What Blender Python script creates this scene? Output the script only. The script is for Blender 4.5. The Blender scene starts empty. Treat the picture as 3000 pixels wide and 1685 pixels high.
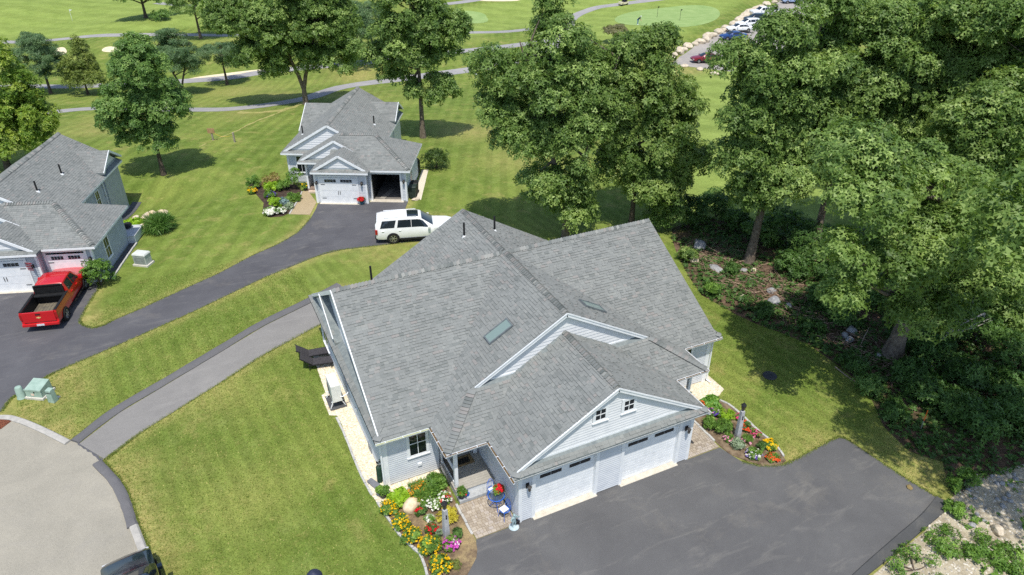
import bpy, bmesh, math, random
import numpy as np
from mathutils import Vector, Matrix
from mathutils.geometry import tessellate_polygon
random.seed(7)
SC = bpy.context.scene
COL = SC.collection
rad = math.radians
# ------------------------------------------------------------------ camera
FPX, PITCH, ROLL, YAW = 2107.065, rad(30.864), rad(0.128), rad(25.624)
CAM = np.array([-13.528, -23.098, 23.777])
cd = bpy.data.cameras.new('camera'); cam = bpy.data.objects.new('camera', cd); COL.objects.link(cam)
cd.sensor_width = 36; cd.lens = FPX/3000*36; cd.clip_start = 0.5; cd.clip_end = 5000
cam.matrix_world = Matrix.Translation(CAM) @ Matrix.Rotation(-YAW, 4, 'Z') @ Matrix.Rotation(math.pi/2-PITCH, 4, 'X') @ Matrix.Rotation(ROLL, 4, 'Z')
SC.camera = cam
# ------------------------------------------------------------------ sky, sun, exposure
LDIR = Vector((0.365, 1.0, -2.5)).normalized()
W = bpy.data.worlds.new('World'); SC.world = W; W.use_nodes = True
nt = W.node_tree; nt.nodes.clear()
sky = nt.nodes.new('ShaderNodeTexSky'); sky.sky_type = 'NISHITA'; sky.sun_disc = False
sky.sun_elevation = rad(67); sky.sun_rotation = rad(200); sky.altitude = 50
bg = nt.nodes.new('ShaderNodeBackground'); bg.inputs[1].default_value = 0.15
wo = nt.nodes.new('ShaderNodeOutputWorld')
nt.links.new(sky.outputs[0], bg.inputs[0]); nt.links.new(bg.outputs[0], wo.inputs[0])
sd = bpy.data.lights.new('sun', 'SUN'); sd.energy = 3.95; sd.angle = rad(0.55); sd.color = (1.0, 0.945, 0.86)
sun = bpy.data.objects.new('sun', sd); COL.objects.link(sun)
sun.rotation_euler = LDIR.to_track_quat('-Z', 'Y').to_euler()
SC.view_settings.view_transform = 'Standard'; SC.view_settings.look = 'None'
SC.view_settings.exposure = 0.15; SC.view_settings.gamma = 1
SC.render.engine = 'CYCLES'
SC.cycles.max_bounces = 6; SC.cycles.diffuse_bounces = 3; SC.cycles.transparent_max_bounces = 8
SC.cycles.use_denoising = False
# ------------------------------------------------------------------ helpers
def c(h):
    h = h.lstrip('#'); v = [int(h[i:i+2], 16)/255 for i in (0, 2, 4)]
    return tuple(x/12.92 if x <= .04045 else ((x+.055)/1.055)**2.4 for x in v)
class NT:
    def __init__(s, name):
        s.m = bpy.data.materials.new(name); s.m.use_nodes = True
        s.t = s.m.node_tree; s.b = s.t.nodes['Principled BSDF']; s.out = s.t.nodes['Material Output']
    def n(s, typ, **kw):
        x = s.t.nodes.new('ShaderNode'+typ)
        for k, v in kw.items():
            if k.startswith('i_'):
                x.inputs[k[2:].replace('_', ' ')].default_value = v
            else: setattr(x, k, v)
        return x
    def l(s, a, b): s.t.links.new(a, b)
    def noise(s, scale, detail=4, rough=.55, co=None, dist=0):
        x = s.n('TexNoise'); x.inputs['Scale'].default_value = scale; x.inputs['Detail'].default_value = detail
        x.inputs['Roughness'].default_value = rough; x.inputs['Distortion'].default_value = dist
        if co is not None: s.l(co, x.inputs['Vector'])
        return x.outputs[0]
    def ramp(s, fac, stops, interp='LINEAR'):
        x = s.n('ValToRGB'); x.color_ramp.interpolation = interp
        e = x.color_ramp.elements
        while len(e) < len(stops): e.new(.5)
        for i, (p, col) in enumerate(stops):
            e[i].position = p; e[i].color = (*col, 1) if len(col) == 3 else col
        s.l(fac, x.inputs[0]); return x.outputs[0]
    def mix(s, fac, a, b, mode='MIX'):
        x = s.n('Mix', data_type='RGBA', blend_type=mode)
        for v, i in ((fac, 0), (a, 6), (b, 7)):
            if isinstance(v, (int, float)): x.inputs[i].default_value = v
            elif isinstance(v, tuple): x.inputs[i].default_value = (*v, 1) if len(v) == 3 else v
            else: s.l(v, x.inputs[i])
        return x.outputs[2]
    def math(s, op, a, b=0.0):
        x = s.n('Math', operation=op)
        for i, v in enumerate((a, b)):
            if isinstance(v, (int, float)): x.inputs[i].default_value = v
            else: s.l(v, x.inputs[i])
        return x.outputs[0]
    def bump(s, h, st=.3, d=.02):
        x = s.n('Bump'); x.inputs['Strength'].default_value = st; x.inputs['Distance'].default_value = d
        s.l(h, x.inputs['Height']); s.l(x.outputs[0], s.b.inputs['Normal'])
    def pos(s): return s.n('NewGeometry').outputs['Position']
    def obj(s): return s.n('TexCoord').outputs['Object']
    def attr(s, name): return s.n('Attribute', attribute_name=name).outputs['Fac']
    def set(s, rough=.7, spec=.3, metal=0, coat=0):
        s.b.inputs['Roughness'].default_value = rough; s.b.inputs['Specular IOR Level'].default_value = spec
        s.b.inputs['Metallic'].default_value = metal; s.b.inputs['Coat Weight'].default_value = coat
        return s
    def col(s, x):
        if isinstance(x, tuple): s.b.inputs['Base Color'].default_value = (*x, 1)
        else: s.l(x, s.b.inputs['Base Color'])
MATS = {}
def mat(name, a, b=None, scale=6., rough=.7, spec=.3, metal=0, coat=0, bump=0, bscale=None, detail=4, lo=.35, hi=.65, world=False):
    if name in MATS: return MATS[name]
    s = NT(name); s.set(rough, spec, metal, coat)
    co = s.pos() if world else s.obj()
    if b is None: b = tuple(min(1, x*1.12) for x in a); a = tuple(x*.9 for x in a)
    f = s.noise(scale, detail, co=co)
    s.col(s.ramp(f, [(lo, a), (hi, b)]))
    if bump: s.bump(s.noise(bscale or scale*8, 5, co=co), bump, .02)
    MATS[name] = s.m; return s.m
def tonemat(name, stops, rough=.85, spec=.2, trans=0., grain=0, hue=None):
    """colour from the per-face attribute 'tone'"""
    if name in MATS: return MATS[name]
    s = NT(name); s.set(rough, spec)
    col = s.ramp(s.attr('tone'), stops)
    if grain:
        col = s.mix(grain, col, s.ramp(s.noise(38, 3, co=s.pos()), [(.25, (.25,)*3), (.75, (.9,)*3)]), 'OVERLAY')
        col = s.mix(.25, col, s.ramp(s.noise(.7, 4, co=s.pos()), [(.3, (.35,)*3), (.7, (.65,)*3)]), 'OVERLAY')
    s.col(col)
    if trans:
        tr = s.n('BsdfTranslucent'); s.l(s.mix(1., col, (1.5, 1.5, .7), 'MULTIPLY'), tr.inputs[0])
        mx = s.n('MixShader'); mx.inputs[0].default_value = trans
        s.l(s.b.outputs[0], mx.inputs[1]); s.l(tr.outputs[0], mx.inputs[2]); s.l(mx.outputs[0], s.out.inputs[0])
    MATS[name] = s.m; return s.m
def glass(name, a=(.012, .016, .02), rough=.04, spec=.6):
    if name in MATS: return MATS[name]
    s = NT(name); s.set(rough, spec); s.col(a); MATS[name] = s.m; return s.m

def link(name, me, m=None, parent=None, smooth=False):
    o = bpy.data.objects.new(name, me); COL.objects.link(o)
    if m and not me.materials: me.materials.append(m)
    if parent is not None: o.parent = parent
    if smooth:
        me.polygons.foreach_set('use_smooth', [True]*len(me.polygons))
        if smooth is not True: me.set_sharp_from_angle(angle=rad(smooth))
    return o
def tag(o, label=None, cat=None, group=None, kind=None):
    if label: o['label'] = label
    if cat: o['category'] = cat
    if group: o['group'] = group
    if kind: o['kind'] = kind
    return o
def thing(name, label, cat, loc=(0, 0, 0), deg=0, group=None):
    o = bpy.data.objects.new(name, None); COL.objects.link(o); o.empty_display_size = .2
    o.location = loc; o.rotation_euler = (0, 0, rad(deg)); return tag(o, label, cat, group)
def F(x, y, z=0, deg=0): return Matrix.Translation((x, y, z)) @ Matrix.Rotation(rad(deg), 4, 'Z')
class MB:
    def __init__(s, M=None): s.v = []; s.f = []; s.t = []; s.M = M
    def add(s, vs, fs, tone=None):
        b = len(s.v)
        s.v += [tuple(s.M @ Vector(p)) if s.M else tuple(p) for p in vs]
        s.f += [tuple(i+b for i in f) for f in fs]
        if tone is not None: s.t += [tone]*len(fs)
        return s
    def box(s, x0, x1, y0, y1, z0, z1):
        return s.add([(x0,y0,z0),(x1,y0,z0),(x1,y1,z0),(x0,y1,z0),(x0,y0,z1),(x1,y0,z1),(x1,y1,z1),(x0,y1,z1)],
                     [(3,2,1,0),(4,5,6,7),(0,1,5,4),(1,2,6,5),(2,3,7,6),(3,0,4,7)])
    def cbox(s, x, y, z, sx, sy, sz): return s.box(x-sx/2, x+sx/2, y-sy/2, y+sy/2, z, z+sz)
    def beam(s, p, q, w, h, up=(0, 0, 1)):
        p = Vector(p); q = Vector(q); d = (q-p).normalized(); r = d.cross(Vector(up))
        if r.length < 1e-5: r = Vector((1, 0, 0))
        r.normalize(); u = r.cross(d); vs = []
        for e in (p, q):
            for a, b in ((-1,-1),(1,-1),(1,1),(-1,1)): vs.append(e+r*a*w/2+u*b*h/2)
        return s.add(vs, [(0,1,2,3),(7,6,5,4),(1,0,4,5),(2,1,5,6),(3,2,6,7),(0,3,7,4)])
    def tube(s, pts, rs, n=8, cap=True):
        pts = [Vector(p) for p in pts]; rs = rs if isinstance(rs, (list, tuple)) else [rs]*len(pts)
        vs = []; fs = []; ref = Vector((0, 0, 1)); u = None
        for i, p in enumerate(pts):
            d = (pts[min(i+1, len(pts)-1)]-pts[max(i-1, 0)]).normalized()
            if u is None:
                a = ref if abs(d.z) < .9 else Vector((1, 0, 0)); u = d.cross(a).normalized()
            else:
                u = (u-d*u.dot(d)).normalized()
            w = d.cross(u)
            for k in range(n):
                t = 2*math.pi*k/n; vs.append(p+(u*math.cos(t)+w*math.sin(t))*rs[i])
        for i in range(len(pts)-1):
            for k in range(n): fs.append((i*n+k, i*n+(k+1) % n, (i+1)*n+(k+1) % n, (i+1)*n+k))
        if cap: fs += [tuple(range(n))[::-1], tuple(range((len(pts)-1)*n, len(pts)*n))]
        return s.add(vs, fs)
    def lathe(s, prof, cx=0, cy=0, n=16, cz=0):
        vs = []; fs = []
        for r, z in prof:
            for k in range(n):
                t = 2*math.pi*k/n; vs.append((cx+r*math.cos(t), cy+r*math.sin(t), cz+z))
        m = len(prof)
        for i in range(m-1):
            for k in range(n): fs.append((i*n+k, i*n+(k+1) % n, (i+1)*n+(k+1) % n, (i+1)*n+k))
        fs += [tuple(range(n))[::-1], tuple(range((m-1)*n, m*n))]
        return s.add(vs, fs)
    def prism(s, poly, z0, z1):
        n = len(poly)
        return s.add([(x, y, z0) for x, y in poly]+[(x, y, z1) for x, y in poly],
                     [tuple(range(n))[::-1], tuple(range(n, 2*n))]+[(i, (i+1) % n, n+(i+1) % n, n+i) for i in range(n)])
    def slab(s, poly, dz):
        n = len(poly)
        return s.add([tuple(p) for p in poly]+[(p[0], p[1], p[2]-dz) for p in poly],
                     [tuple(range(n)), tuple(range(n, 2*n))[::-1]]+[(i, n+i, n+(i+1) % n, (i+1) % n) for i in range(n)])
    def ext(s, prof, x0, x1):   # profile (y,z) extruded along x
        n = len(prof)
        return s.add([(x0, y, z) for y, z in prof]+[(x1, y, z) for y, z in prof],
                     [tuple(range(n)), tuple(range(n, 2*n))[::-1]]+[(i, n+i, n+(i+1) % n, (i+1) % n) for i in range(n)])
    def mesh(s, name):
        me = bpy.data.meshes.new(name); me.from_pydata(s.v, [], s.f)
        if s.t:
            a = me.attributes.new('tone', 'FLOAT', 'FACE'); a.data.foreach_set('value', s.t)
        me.update(); return me
    def build(s, name, m=None, parent=None, smooth=False, fix=True, bevel=0):
        me = s.mesh(name)
        if fix or bevel:
            bm = bmesh.new(); bm.from_mesh(me)
            if bevel: bmesh.ops.bevel(bm, geom=[e for e in bm.edges if len(e.link_faces) == 2 and e.calc_face_angle(0) > .6], offset=bevel, segments=2, affect='EDGES', profile=.6)
            if fix: bmesh.ops.recalc_face_normals(bm, faces=bm.faces)
            bm.to_mesh(me); bm.free()
        return link(name, me, m, parent, smooth)
def copy_tree(o, parent=None):
    k = o.copy(); COL.objects.link(k)
    if parent is not None: k.parent = parent
    for ch in list(o.children): copy_tree(ch, k)
    return k
def np_mesh(name, V, Q, tone=None):
    """V (n,3) ; Q (m,k) faces of k corners"""
    me = bpy.data.meshes.new(name); m, k = Q.shape
    me.vertices.add(len(V)); me.vertices.foreach_set('co', np.ascontiguousarray(V, np.float32).ravel())
    me.loops.add(m*k); me.loops.foreach_set('vertex_index', np.ascontiguousarray(Q, np.int32).ravel())
    me.polygons.add(m); me.polygons.foreach_set('loop_start', np.arange(0, m*k, k, dtype=np.int32))
    me.polygons.foreach_set('loop_total', np.full(m, k, np.int32))
    if tone is not None:
        a = me.attributes.new('tone', 'FLOAT', 'FACE'); a.data.foreach_set('value', np.ascontiguousarray(tone, np.float32))
    me.update(calc_edges=True); return me
# ------------------------------------------------------------------ terrain and pixel-to-ground survey (places were surveyed in the photograph, 2576 px wide)
SVY = 3000/2576
def _sm(t):
    t = np.clip(t, 0, 1); return t*t*(3-2*t)
def terr(x, y):
    s = (x-CAM[0])*math.sin(YAW)+(y-CAM[1])*math.cos(YAW)
    far = _sm((s-75)/40)
    return -4.1*_sm((s-58)/50) + far*(.35*np.sin(x*.055+1.3)*np.cos(y*.048+.4)+.25*np.sin(x*.11-y*.07)) \
        + 1.5*np.exp(-(((x+12)/16)**2+((y-138)/10)**2)) + .5*far*np.sin(y*.13+x*.03) - 1.15*np.exp(-(((x+17.6)/4.4)**2+((y-38.5)/4.4)**2))
def _ray(px, py):
    x = px-1500; y = py-842.5; cr, sr = math.cos(ROLL), math.sin(ROLL)
    x, y = x*cr+y*sr, -x*sr+y*cr
    Y = FPX*math.cos(PITCH)-y*math.sin(PITCH); Z = -FPX*math.sin(PITCH)-y*math.cos(PITCH)
    return np.array([x*math.cos(YAW)+Y*math.sin(YAW), -x*math.sin(YAW)+Y*math.cos(YAW), Z])
def at(x, y):
    d = _ray(x*SVY, y*SVY); z = 0.
    for _ in range(40):
        P = CAM+d*((z-CAM[2])/d[2]); z = .5*z+.5*float(terr(P[0], P[1]))
    return (float(P[0]), float(P[1]), float(terr(P[0], P[1])))
def at2(x, y): p = at(x, y); return (p[0], p[1])
def poly_sheet(name, pts, z, m, kind='structure', label=None, cat=None):
    """flat sheet with a thin skirt"""
    vs = [(p[0], p[1], z) for p in pts]; tri = tessellate_polygon([[Vector(v) for v in vs]])
    mb = MB(); n = len(vs)
    mb.add(vs+[(p[0], p[1], -.05) for p in pts], [tuple(t) for t in tri]+[(i, (i+1) % n, n+(i+1) % n, n+i) for i in range(n)])
    me = mb.mesh(name); bm = bmesh.new(); bm.from_mesh(me); bmesh.ops.recalc_face_normals(bm, faces=bm.faces)
    bm.faces.ensure_lookup_table()
    if bm.faces[0].normal.z < 0: bmesh.ops.reverse_faces(bm, faces=bm.faces)
    bm.to_mesh(me); bm.free()
    return tag(link(name, me, m), label, cat, kind=kind)
def smooth_line(pts, n=6):
    pts = [np.array(p[:2], float) for p in pts]; out = []
    P = [2*pts[0]-pts[1]]+pts+[2*pts[-1]-pts[-2]]
    for i in range(1, len(P)-2):
        for k in range(n):
            t = k/n; a, b, d, e = P[i-1], P[i], P[i+1], P[i+2]
            out.append(.5*((2*b)+(-a+d)*t+(2*a-5*b+4*d-e)*t*t+(-a+3*b-3*d+e)*t**3))
    out.append(pts[-1]); return out
def ribbon(name, pts, w, dz, m, kind='structure', thick=.08, jit=0, seg=6):
    L = smooth_line(pts, seg); vs = []; fs = []; rng = random.Random(len(L))
    for i, p in enumerate(L):
        d = L[min(i+1, len(L)-1)]-L[max(i-1, 0)]; d = d/np.linalg.norm(d); nr = np.array([-d[1], d[0]])
        wl = (w[0]+(w[1]-w[0])*i/(len(L)-1)) if isinstance(w, tuple) else w
        for s in (1, .33, -.33, -1):
            q = p+nr*(s*wl/2+rng.uniform(-jit, jit)); vs.append((q[0], q[1], float(terr(q[0], q[1]))+dz))
    for i in range(len(L)-1):
        for k in range(3): fs.append((i*4+k, i*4+k+1, i*4+k+5, i*4+k+4))
    me = MB().add(vs, fs).mesh(name)
    bm = bmesh.new(); bm.from_mesh(me); bmesh.ops.recalc_face_normals(bm, faces=bm.faces)
    bm.faces.ensure_lookup_table()
    if sum(f.normal.z for f in bm.faces) < 0: bmesh.ops.reverse_faces(bm, faces=bm.faces)
    r = bmesh.ops.extrude_face_region(bm, geom=[e for e in bm.edges if e.is_boundary])  # skirt
    for v in [g for g in r['geom'] if isinstance(g, bmesh.types.BMVert)]: v.co.z -= thick
    bm.to_mesh(me); bm.free()
    return tag(link(name, me, m, smooth=30), kind=kind)
def blob_sheet(name, cpix, rx, ry, dz, m, kind='structure', wob=.12, seed=1, rot=0, bowl=0):
    """rounded patch draped on the terrain; centre and radii in survey pixels"""
    rng = random.Random(seed); ph = [rng.uniform(0, 6.3) for _ in range(3)]; vs = []; fs = []; n = 40; R = 6
    for r in range(1, R+1):
        for k in range(n):
            t = 2*math.pi*k/n; f = r/R*(1+wob*math.sin(2*t+ph[0])+wob*.7*math.sin(3*t+ph[1]))
            x, y = f*rx*math.cos(t), f*ry*math.sin(t)
            p = at(cpix[0]+x*math.cos(rot)-y*math.sin(rot), cpix[1]+x*math.sin(rot)+y*math.cos(rot))
            vs.append((p[0], p[1], p[2]+dz-bowl*(1-(r/R)**2)))
    vs.append((*at(*cpix)[:2], at(*cpix)[2]+dz-bowl)); ci = len(vs)-1
    for k in range(n): fs.append((ci, k, (k+1) % n))
    for r in range(R-1):
        for k in range(n): fs.append((r*n+k, (r+1)*n+k, (r+1)*n+(k+1) % n, r*n+(k+1) % n))
    me = MB().add(vs, fs).mesh(name); bm = bmesh.new(); bm.from_mesh(me); bmesh.ops.recalc_face_normals(bm, faces=bm.faces)
    if sum(f.normal.z for f in bm.faces) < 0: bmesh.ops.reverse_faces(bm, faces=bm.faces)
    bm.to_mesh(me); bm.free()
    return tag(link(name, me, m, smooth=True), kind=kind)
# ------------------------------------------------------------------ ground
def PX(*a): return [at2(*p) for p in a]
drive_a = PX((800,512),(795,526),(783,547),(750,584),(700,614),(633,644),(550,688),(433,741),(350,779),(290,804),(260,819),(233,825),(210,818),(202,806),(213,781),(232,750),(250,722),(243,711))+ \
    [(-24.2,24.4)]+PX((90,729),(0,737))+[(-34,27.5),(-34,17.5),(-30,12)]+PX((5,1035),(27,1005),(60,985),(113,951),(167,924),(333,852.6),(500,777.6),(667,697.6),(800,644),(859,629),(950,618),(1045,608),(1140,602),(1165,575),(1150,548),(1060,541),(1012,543),(1027,507))
drive_b = PX((1175,1447),(1200,1391),(1197.5,1359))+[(-6.26,-4.62),(-4.3,-4.63),(-4.3,-4.45),(4.3,-4.45),(4.3,-4.63),(6.18,-4.64)]+PX((1835,1143),(1868,1163),(1918,1173),(1969,1170),(2002,1156),(2053,1129),(2096,1106),(2116,1100),(2140,1112),(2220,1166),(2287,1210),(2354,1250),(2383,1277),(2321,1334),(2254,1391),(2183,1447),(2080,1530))+[(2,-18),(-8,-16),(-8.2,-8.5)]
kerb_px = [(7,1045.5),(54,1052),(114,1076),(181,1109),(201,1117),(258,1159.5),(302,1206.5),(328.6,1257),(349,1320),(369,1371),(380.5,1407.6),(386,1447)]
kerb = PX(*kerb_px)
street = [(-34,9)]+[(-30,12.4)]+kerb+[(-17.6,-6),(-17.5,-22),(-60,-22),(-60,9)]
walk_low = PX((265,1157),(300,1130),(369,1079),(556.6,962),(667,891),(807,816))+[(-6.5,14.2)]
walk_up = [(-6.2,16.4)]+PX((860,722),(780,764),(667,820),(567,880),(429,963),(300,1040),(200,1117))
strip = walk_low+walk_up
paved = [drive_a, drive_b, street, strip]
def seg_dist(X, Y, poly):
    d = np.full(X.shape, 1e9)
    for i in range(len(poly)):
        ax, ay = poly[i]; bx, by = poly[(i+1) % len(poly)]; L2 = (bx-ax)**2+(by-ay)**2+1e-9
        t = np.clip(((X-ax)*(bx-ax)+(Y-ay)*(by-ay))/L2, 0, 1)
        d = np.minimum(d, np.hypot(X-ax-t*(bx-ax), Y-ay-t*(by-ay)))
    return d
def inside(X, Y, poly):
    r = np.zeros(X.shape, bool)
    for i in range(len(poly)):
        ax, ay = poly[i]; bx, by = poly[(i+1) % len(poly)]
        if ay == by: continue
        cnd = ((ay > Y) != (by > Y)) & (X < (bx-ax)*(Y-ay)/(by-ay)+ax); r ^= cnd
    return r
def grow(a, b, s0, g=1.35):
    out = [a]; s = s0
    while out[-1] < b: out.append(out[-1]+s); s *= g
    return out
xs = sorted(set([-45-x for x in grow(0, 1500, 2)]+list(np.arange(-45, 42, .5))+list(np.arange(42, 130, 2.))+[130+x for x in grow(0, 1400, 4)]))
ys = sorted(set([-28-x for x in grow(0, 900, 2)]+list(np.arange(-28, 62, .5))+list(np.arange(62, 190, 1.6))+[190+x for x in grow(0, 1500, 4)]))
GX, GY = np.meshgrid(np.array(xs), np.array(ys)); GZ = terr(GX, GY)
fair_polys = [PX((-200,-30),(440,-30),(470,30),(560,62),(300,92),(0,100),(-200,110)), PX((900,60),(1160,20),(1400,-20),(1900,-30),(1700,110),(1480,110),(1300,70),(1160,100)),
    PX((1690,560),(1715,400),(1740,190),(1830,165),(2300,150),(3000,200),(3000,600),(2200,545),(1960,560))]
fair = np.zeros(GX.shape)
for p in fair_polys:
    d = seg_dist(GX, GY, p); ins = inside(GX, GY, p); fair = np.maximum(fair, _sm(np.where(ins, d, -d)/3.+.5))
sdep = (GX-CAM[0])*math.sin(YAW)+(GY-CAM[1])*math.cos(YAW)
dry = np.zeros(GX.shape)
for p in paved: dry = np.maximum(dry, .75*np.exp(-(seg_dist(GX, GY, p)/.55)**2))
dry = np.maximum(dry, .9*np.exp(-(seg_dist(GX, GY, kerb[4:])/1.1)**2)*(seg_dist(GX, GY, kerb[4:]) < 4))
for px, py, r, s in [(150,950,1.6,.9),(180,985,1.2,.9),(60,1040,1.3,.9),(150,1080,1.2,1.),(330,1180,1.2,.8),(360,1260,.9,.8),(400,1320,.8,.7),(520,1000,2.2,.55),(560,970,1.5,.5),(225,800,.9,1.),(700,240,4,.6),(620,285,3,.55),
        (880,165,4,1.),(900,190,4,.9),(1180,330,4,.75),(1300,400,4,.5),(280,310,4,.75),(240,330,3,.6),(2060,1120,1.3,.8),(2000,1150,.9,.9),(2330,1180,2.2,.9),(2280,1150,1.6,.7),(2250,1110,1.5,.4),(950,640,1.5,.6),(600,230,5,.5),(1000,640,2,.5),(1740,180,6,.8),(1690,150,4,.7),(880,240,4,.45),(560,110,6,.3),(1500,100,6,.3),(130,1010,1.2,.7),(100,1060,1.5,.6),(470,1170,1.5,.3),(620,1250,2,.25)]:
    q = at2(px, py); dry = np.maximum(dry, s*np.exp(-(((GX-q[0])**2+(GY-q[1])**2)/r**2)))
ny, nx = GX.shape; idx = np.arange(nx*ny).reshape(ny, nx)
Q = np.stack([idx[:-1,:-1], idx[:-1,1:], idx[1:,1:], idx[1:,:-1]], -1).reshape(-1, 4)
me = np_mesh('lawn', np.stack([GX, GY, GZ], -1).reshape(-1, 3), Q)
for nm, arr in (('dry', dry), ('fair', fair), ('zone', _sm((GY-20)/4))):
    a = me.attributes.new(nm, 'FLOAT', 'POINT'); a.data.foreach_set('value', arr.astype(np.float32).ravel())
def lawn_mat():
    s = NT('lawn_grass'); s.set(.9, .12)
    P = s.pos()
    big = s.noise(.16, 3, .6, P, .3); mid = s.noise(.9, 4, .65, P); fine = s.noise(14, 5, .75, P); tuft = s.noise(4.2, 4, .7, P)
    g = s.ramp(mid, [(.3, c('5c702d')), (.5, c('687c35')), (.72, c('798945'))])
    g = s.mix(s.ramp(big, [(.42, (0,)*3), (.68, (.7,)*3)]), g, c('8a944a'))
    def stripes(ang, sc):
        m = s.n('Mapping'); m.inputs['Rotation'].default_value = (0, 0, rad(ang)); s.l(P, m.inputs[0])
        w = s.n('TexWave', bands_direction='X', wave_profile='SIN'); s.l(m.outputs[0], w.inputs[0]); w.inputs['Scale'].default_value = sc
        w.inputs['Distortion'].default_value = .5; w.inputs['Detail'].default_value = 2; w.inputs['Detail Scale'].default_value = 1.2; return w.outputs[0]
    st = s.mix(s.attr('zone'), stripes(-8, .38), stripes(25, .24))
    g = s.mix(s.ramp(s.noise(.12, 2, .5, P), [(.35, (.35,)*3), (.6, (.95,)*3)]), g, s.mix(1., g, s.mix(s.attr('zone'), s.ramp(st, [(.3, (.455,)*3), (.7, (.555,)*3)]), s.ramp(st, [(.3, (.46,)*3), (.7, (.56,)*3)])), 'OVERLAY'))
    dr = s.math('MULTIPLY', s.attr('dry'), s.ramp(s.noise(1.6, 4, .7, P), [(.3, (.25,)*3), (.62, (1.,)*3)]))
    dsp = s.ramp(s.noise(.55, 5, .7, P, .6), [(.54, (0,)*3), (.74, (.62,)*3)])
    dr = s.math('MAXIMUM', dr, dsp)
    g = s.mix(dr, g, s.mix(tuft, c('a09657'), c('b3a56e')))
    fw = s.ramp(s.noise(.4, 3, .6, P), [(.3, c('7d9045')), (.7, c('93a556'))])
    w2 = s.n('TexWave', bands_direction='DIAGONAL'); s.l(P, w2.inputs[0]); w2.inputs['Scale'].default_value = .07; w2.inputs['Distortion'].default_value = 1.2; w2.inputs['Detail'].default_value = 0
    fw = s.mix(.5, fw, s.ramp(w2.outputs[0], [(.3, (.44,)*3), (.7, (.56,)*3)]), 'OVERLAY')
    g = s.mix(s.math('MULTIPLY', s.attr('fair'), .85), g, fw)
    g = s.mix(.6, g, s.ramp(fine, [(.3, (.22,)*3), (.7, (.72,)*3)]), 'OVERLAY')
    g = s.mix(.45, g, s.ramp(tuft, [(.3, (.3,)*3), (.7, (.68,)*3)]), 'OVERLAY')
    s.col(g)
    s.bump(s.math('ADD', fine, s.math('MULTIPLY', tuft, .6)), .7, .06)
    return s.m
M_LAWN = lawn_mat()
tag(link('lawn', me, M_LAWN, smooth=True), kind='structure')
def asphalt(name, base, light, speck, streak=.35, ang=-18, stain=None, bumpst=.35):
    s = NT(name); s.set(.88, .25); P = s.pos()
    mp = s.n('Mapping'); mp.inputs['Rotation'].default_value = (0, 0, rad(ang)); mp.inputs['Scale'].default_value = (.4, 1.5, 1); s.l(P, mp.inputs[0])
    big = s.noise(.35, 5, .65, P, .4); st = s.noise(1.1, 6, .68, mp.outputs[0], .7); fine = s.noise(60, 3, .7, P)
    g = s.ramp(big, [(.32, base), (.72, light)])
    g = s.mix(s.ramp(st, [(.55, (0,)*3), (.74, (streak,)*3)]), g, stain or c('a8a49a'))
    g = s.mix(s.ramp(s.noise(.3, 7, .72, P, .3), [(.54, (0,)*3), (.72, (streak*.9,)*3)]), g, stain or c('a8a08f'))
    vo = s.n('TexVoronoi'); vo.inputs['Scale'].default_value = 45; s.l(P, vo.inputs[0])
    g = s.mix(speck, g, s.ramp(fine, [(.3, (.2,)*3), (.7, (.8,)*3)]), 'OVERLAY')
    s.col(g); s.bump(vo.outputs[0], bumpst, .01); return s.m
M_DRIVE = asphalt('driveway_asphalt', c('585859'), c('666666'), .6, .2, -24)
M_DRIVE2 = asphalt('neighbour_asphalt', c('505054'), c('606063'), .45, .2, 18)
M_STREET = asphalt('street_asphalt', c('938f83'), c('a5a092'), .55, .18, 30, c('8f8c88'))
M_STRIP = asphalt('old_path_asphalt', c('7e7c79'), c('8b8985'), .5, .2, 30, c('b1aea8'))
M_CART = asphalt('cart_path_asphalt', c('8f8e90'), c('a2a09e'), .4, .25, 10, c('b5ad9f'))
M_LOT = asphalt('parking_asphalt', c('918d8a'), c('a9a39b'), .5, .4, 40, c('c0b49c'))
M_BERM = asphalt('berm_asphalt', c('626264'), c('6e6d6e'), .6, .15, 30, c('8b8986'))
poly_sheet('shared_driveway', drive_a, .014, M_DRIVE2)
poly_sheet('front_driveway', drive_b, .018, M_DRIVE)
poly_sheet('street', street, .010, M_STREET)
poly_sheet('old_path', strip, .022, M_STRIP)
M_GRANITE = mat('granite', c('a9a9a6'), c('c3c2bd'), 9, .85, bump=.5)
def kerbstone(name, pts, w, h, m, label, cat='kerb', jit=0.0):
    L = smooth_line(pts, 5); mb = MB(); prof = [(-.5, 0), (-.5, .7), (-.38, 1), (.3, 1), (.5, .35), (.5, 0)]; vs = []; fs = []; n = len(prof); rng = random.Random(5)
    for i, p in enumerate(L):
        d = L[min(i+1, len(L)-1)]-L[max(i-1, 0)]; d = d/np.linalg.norm(d); nr = np.array([-d[1], d[0]]); k = 1+rng.uniform(-jit, jit)
        for a, b in prof: q = p+nr*a*w*k; vs.append((q[0], q[1], b*h*(1+rng.uniform(-jit, jit)*.5)))
    for i in range(len(L)-1):
        for k in range(n-1): fs.append((i*n+k, i*n+k+1, (i+1)*n+k+1, (i+1)*n+k))
    fs += [tuple(range(n)), tuple(range((len(L)-1)*n, len(L)*n))[::-1]]
    return tag(mb.add(vs, fs).build(name, m, smooth=40), kind='structure')
def off(pts, d):
    P = [np.array(p) for p in pts]; out = []
    for i in range(len(P)):
        t = P[min(i+1, len(P)-1)]-P[max(i-1, 0)]; t = t/np.linalg.norm(t); out.append(tuple(P[i]+np.array([-t[1], t[0]])*d))
    return out
kerbstone('granite_kerb', [(-27, 13.1)]+off(kerb[:4], -.18), .34, .11, mat('old_kerb', c('a09e98'), c('b3b0a9'), 5, .9, bump=.3), '')
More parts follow.
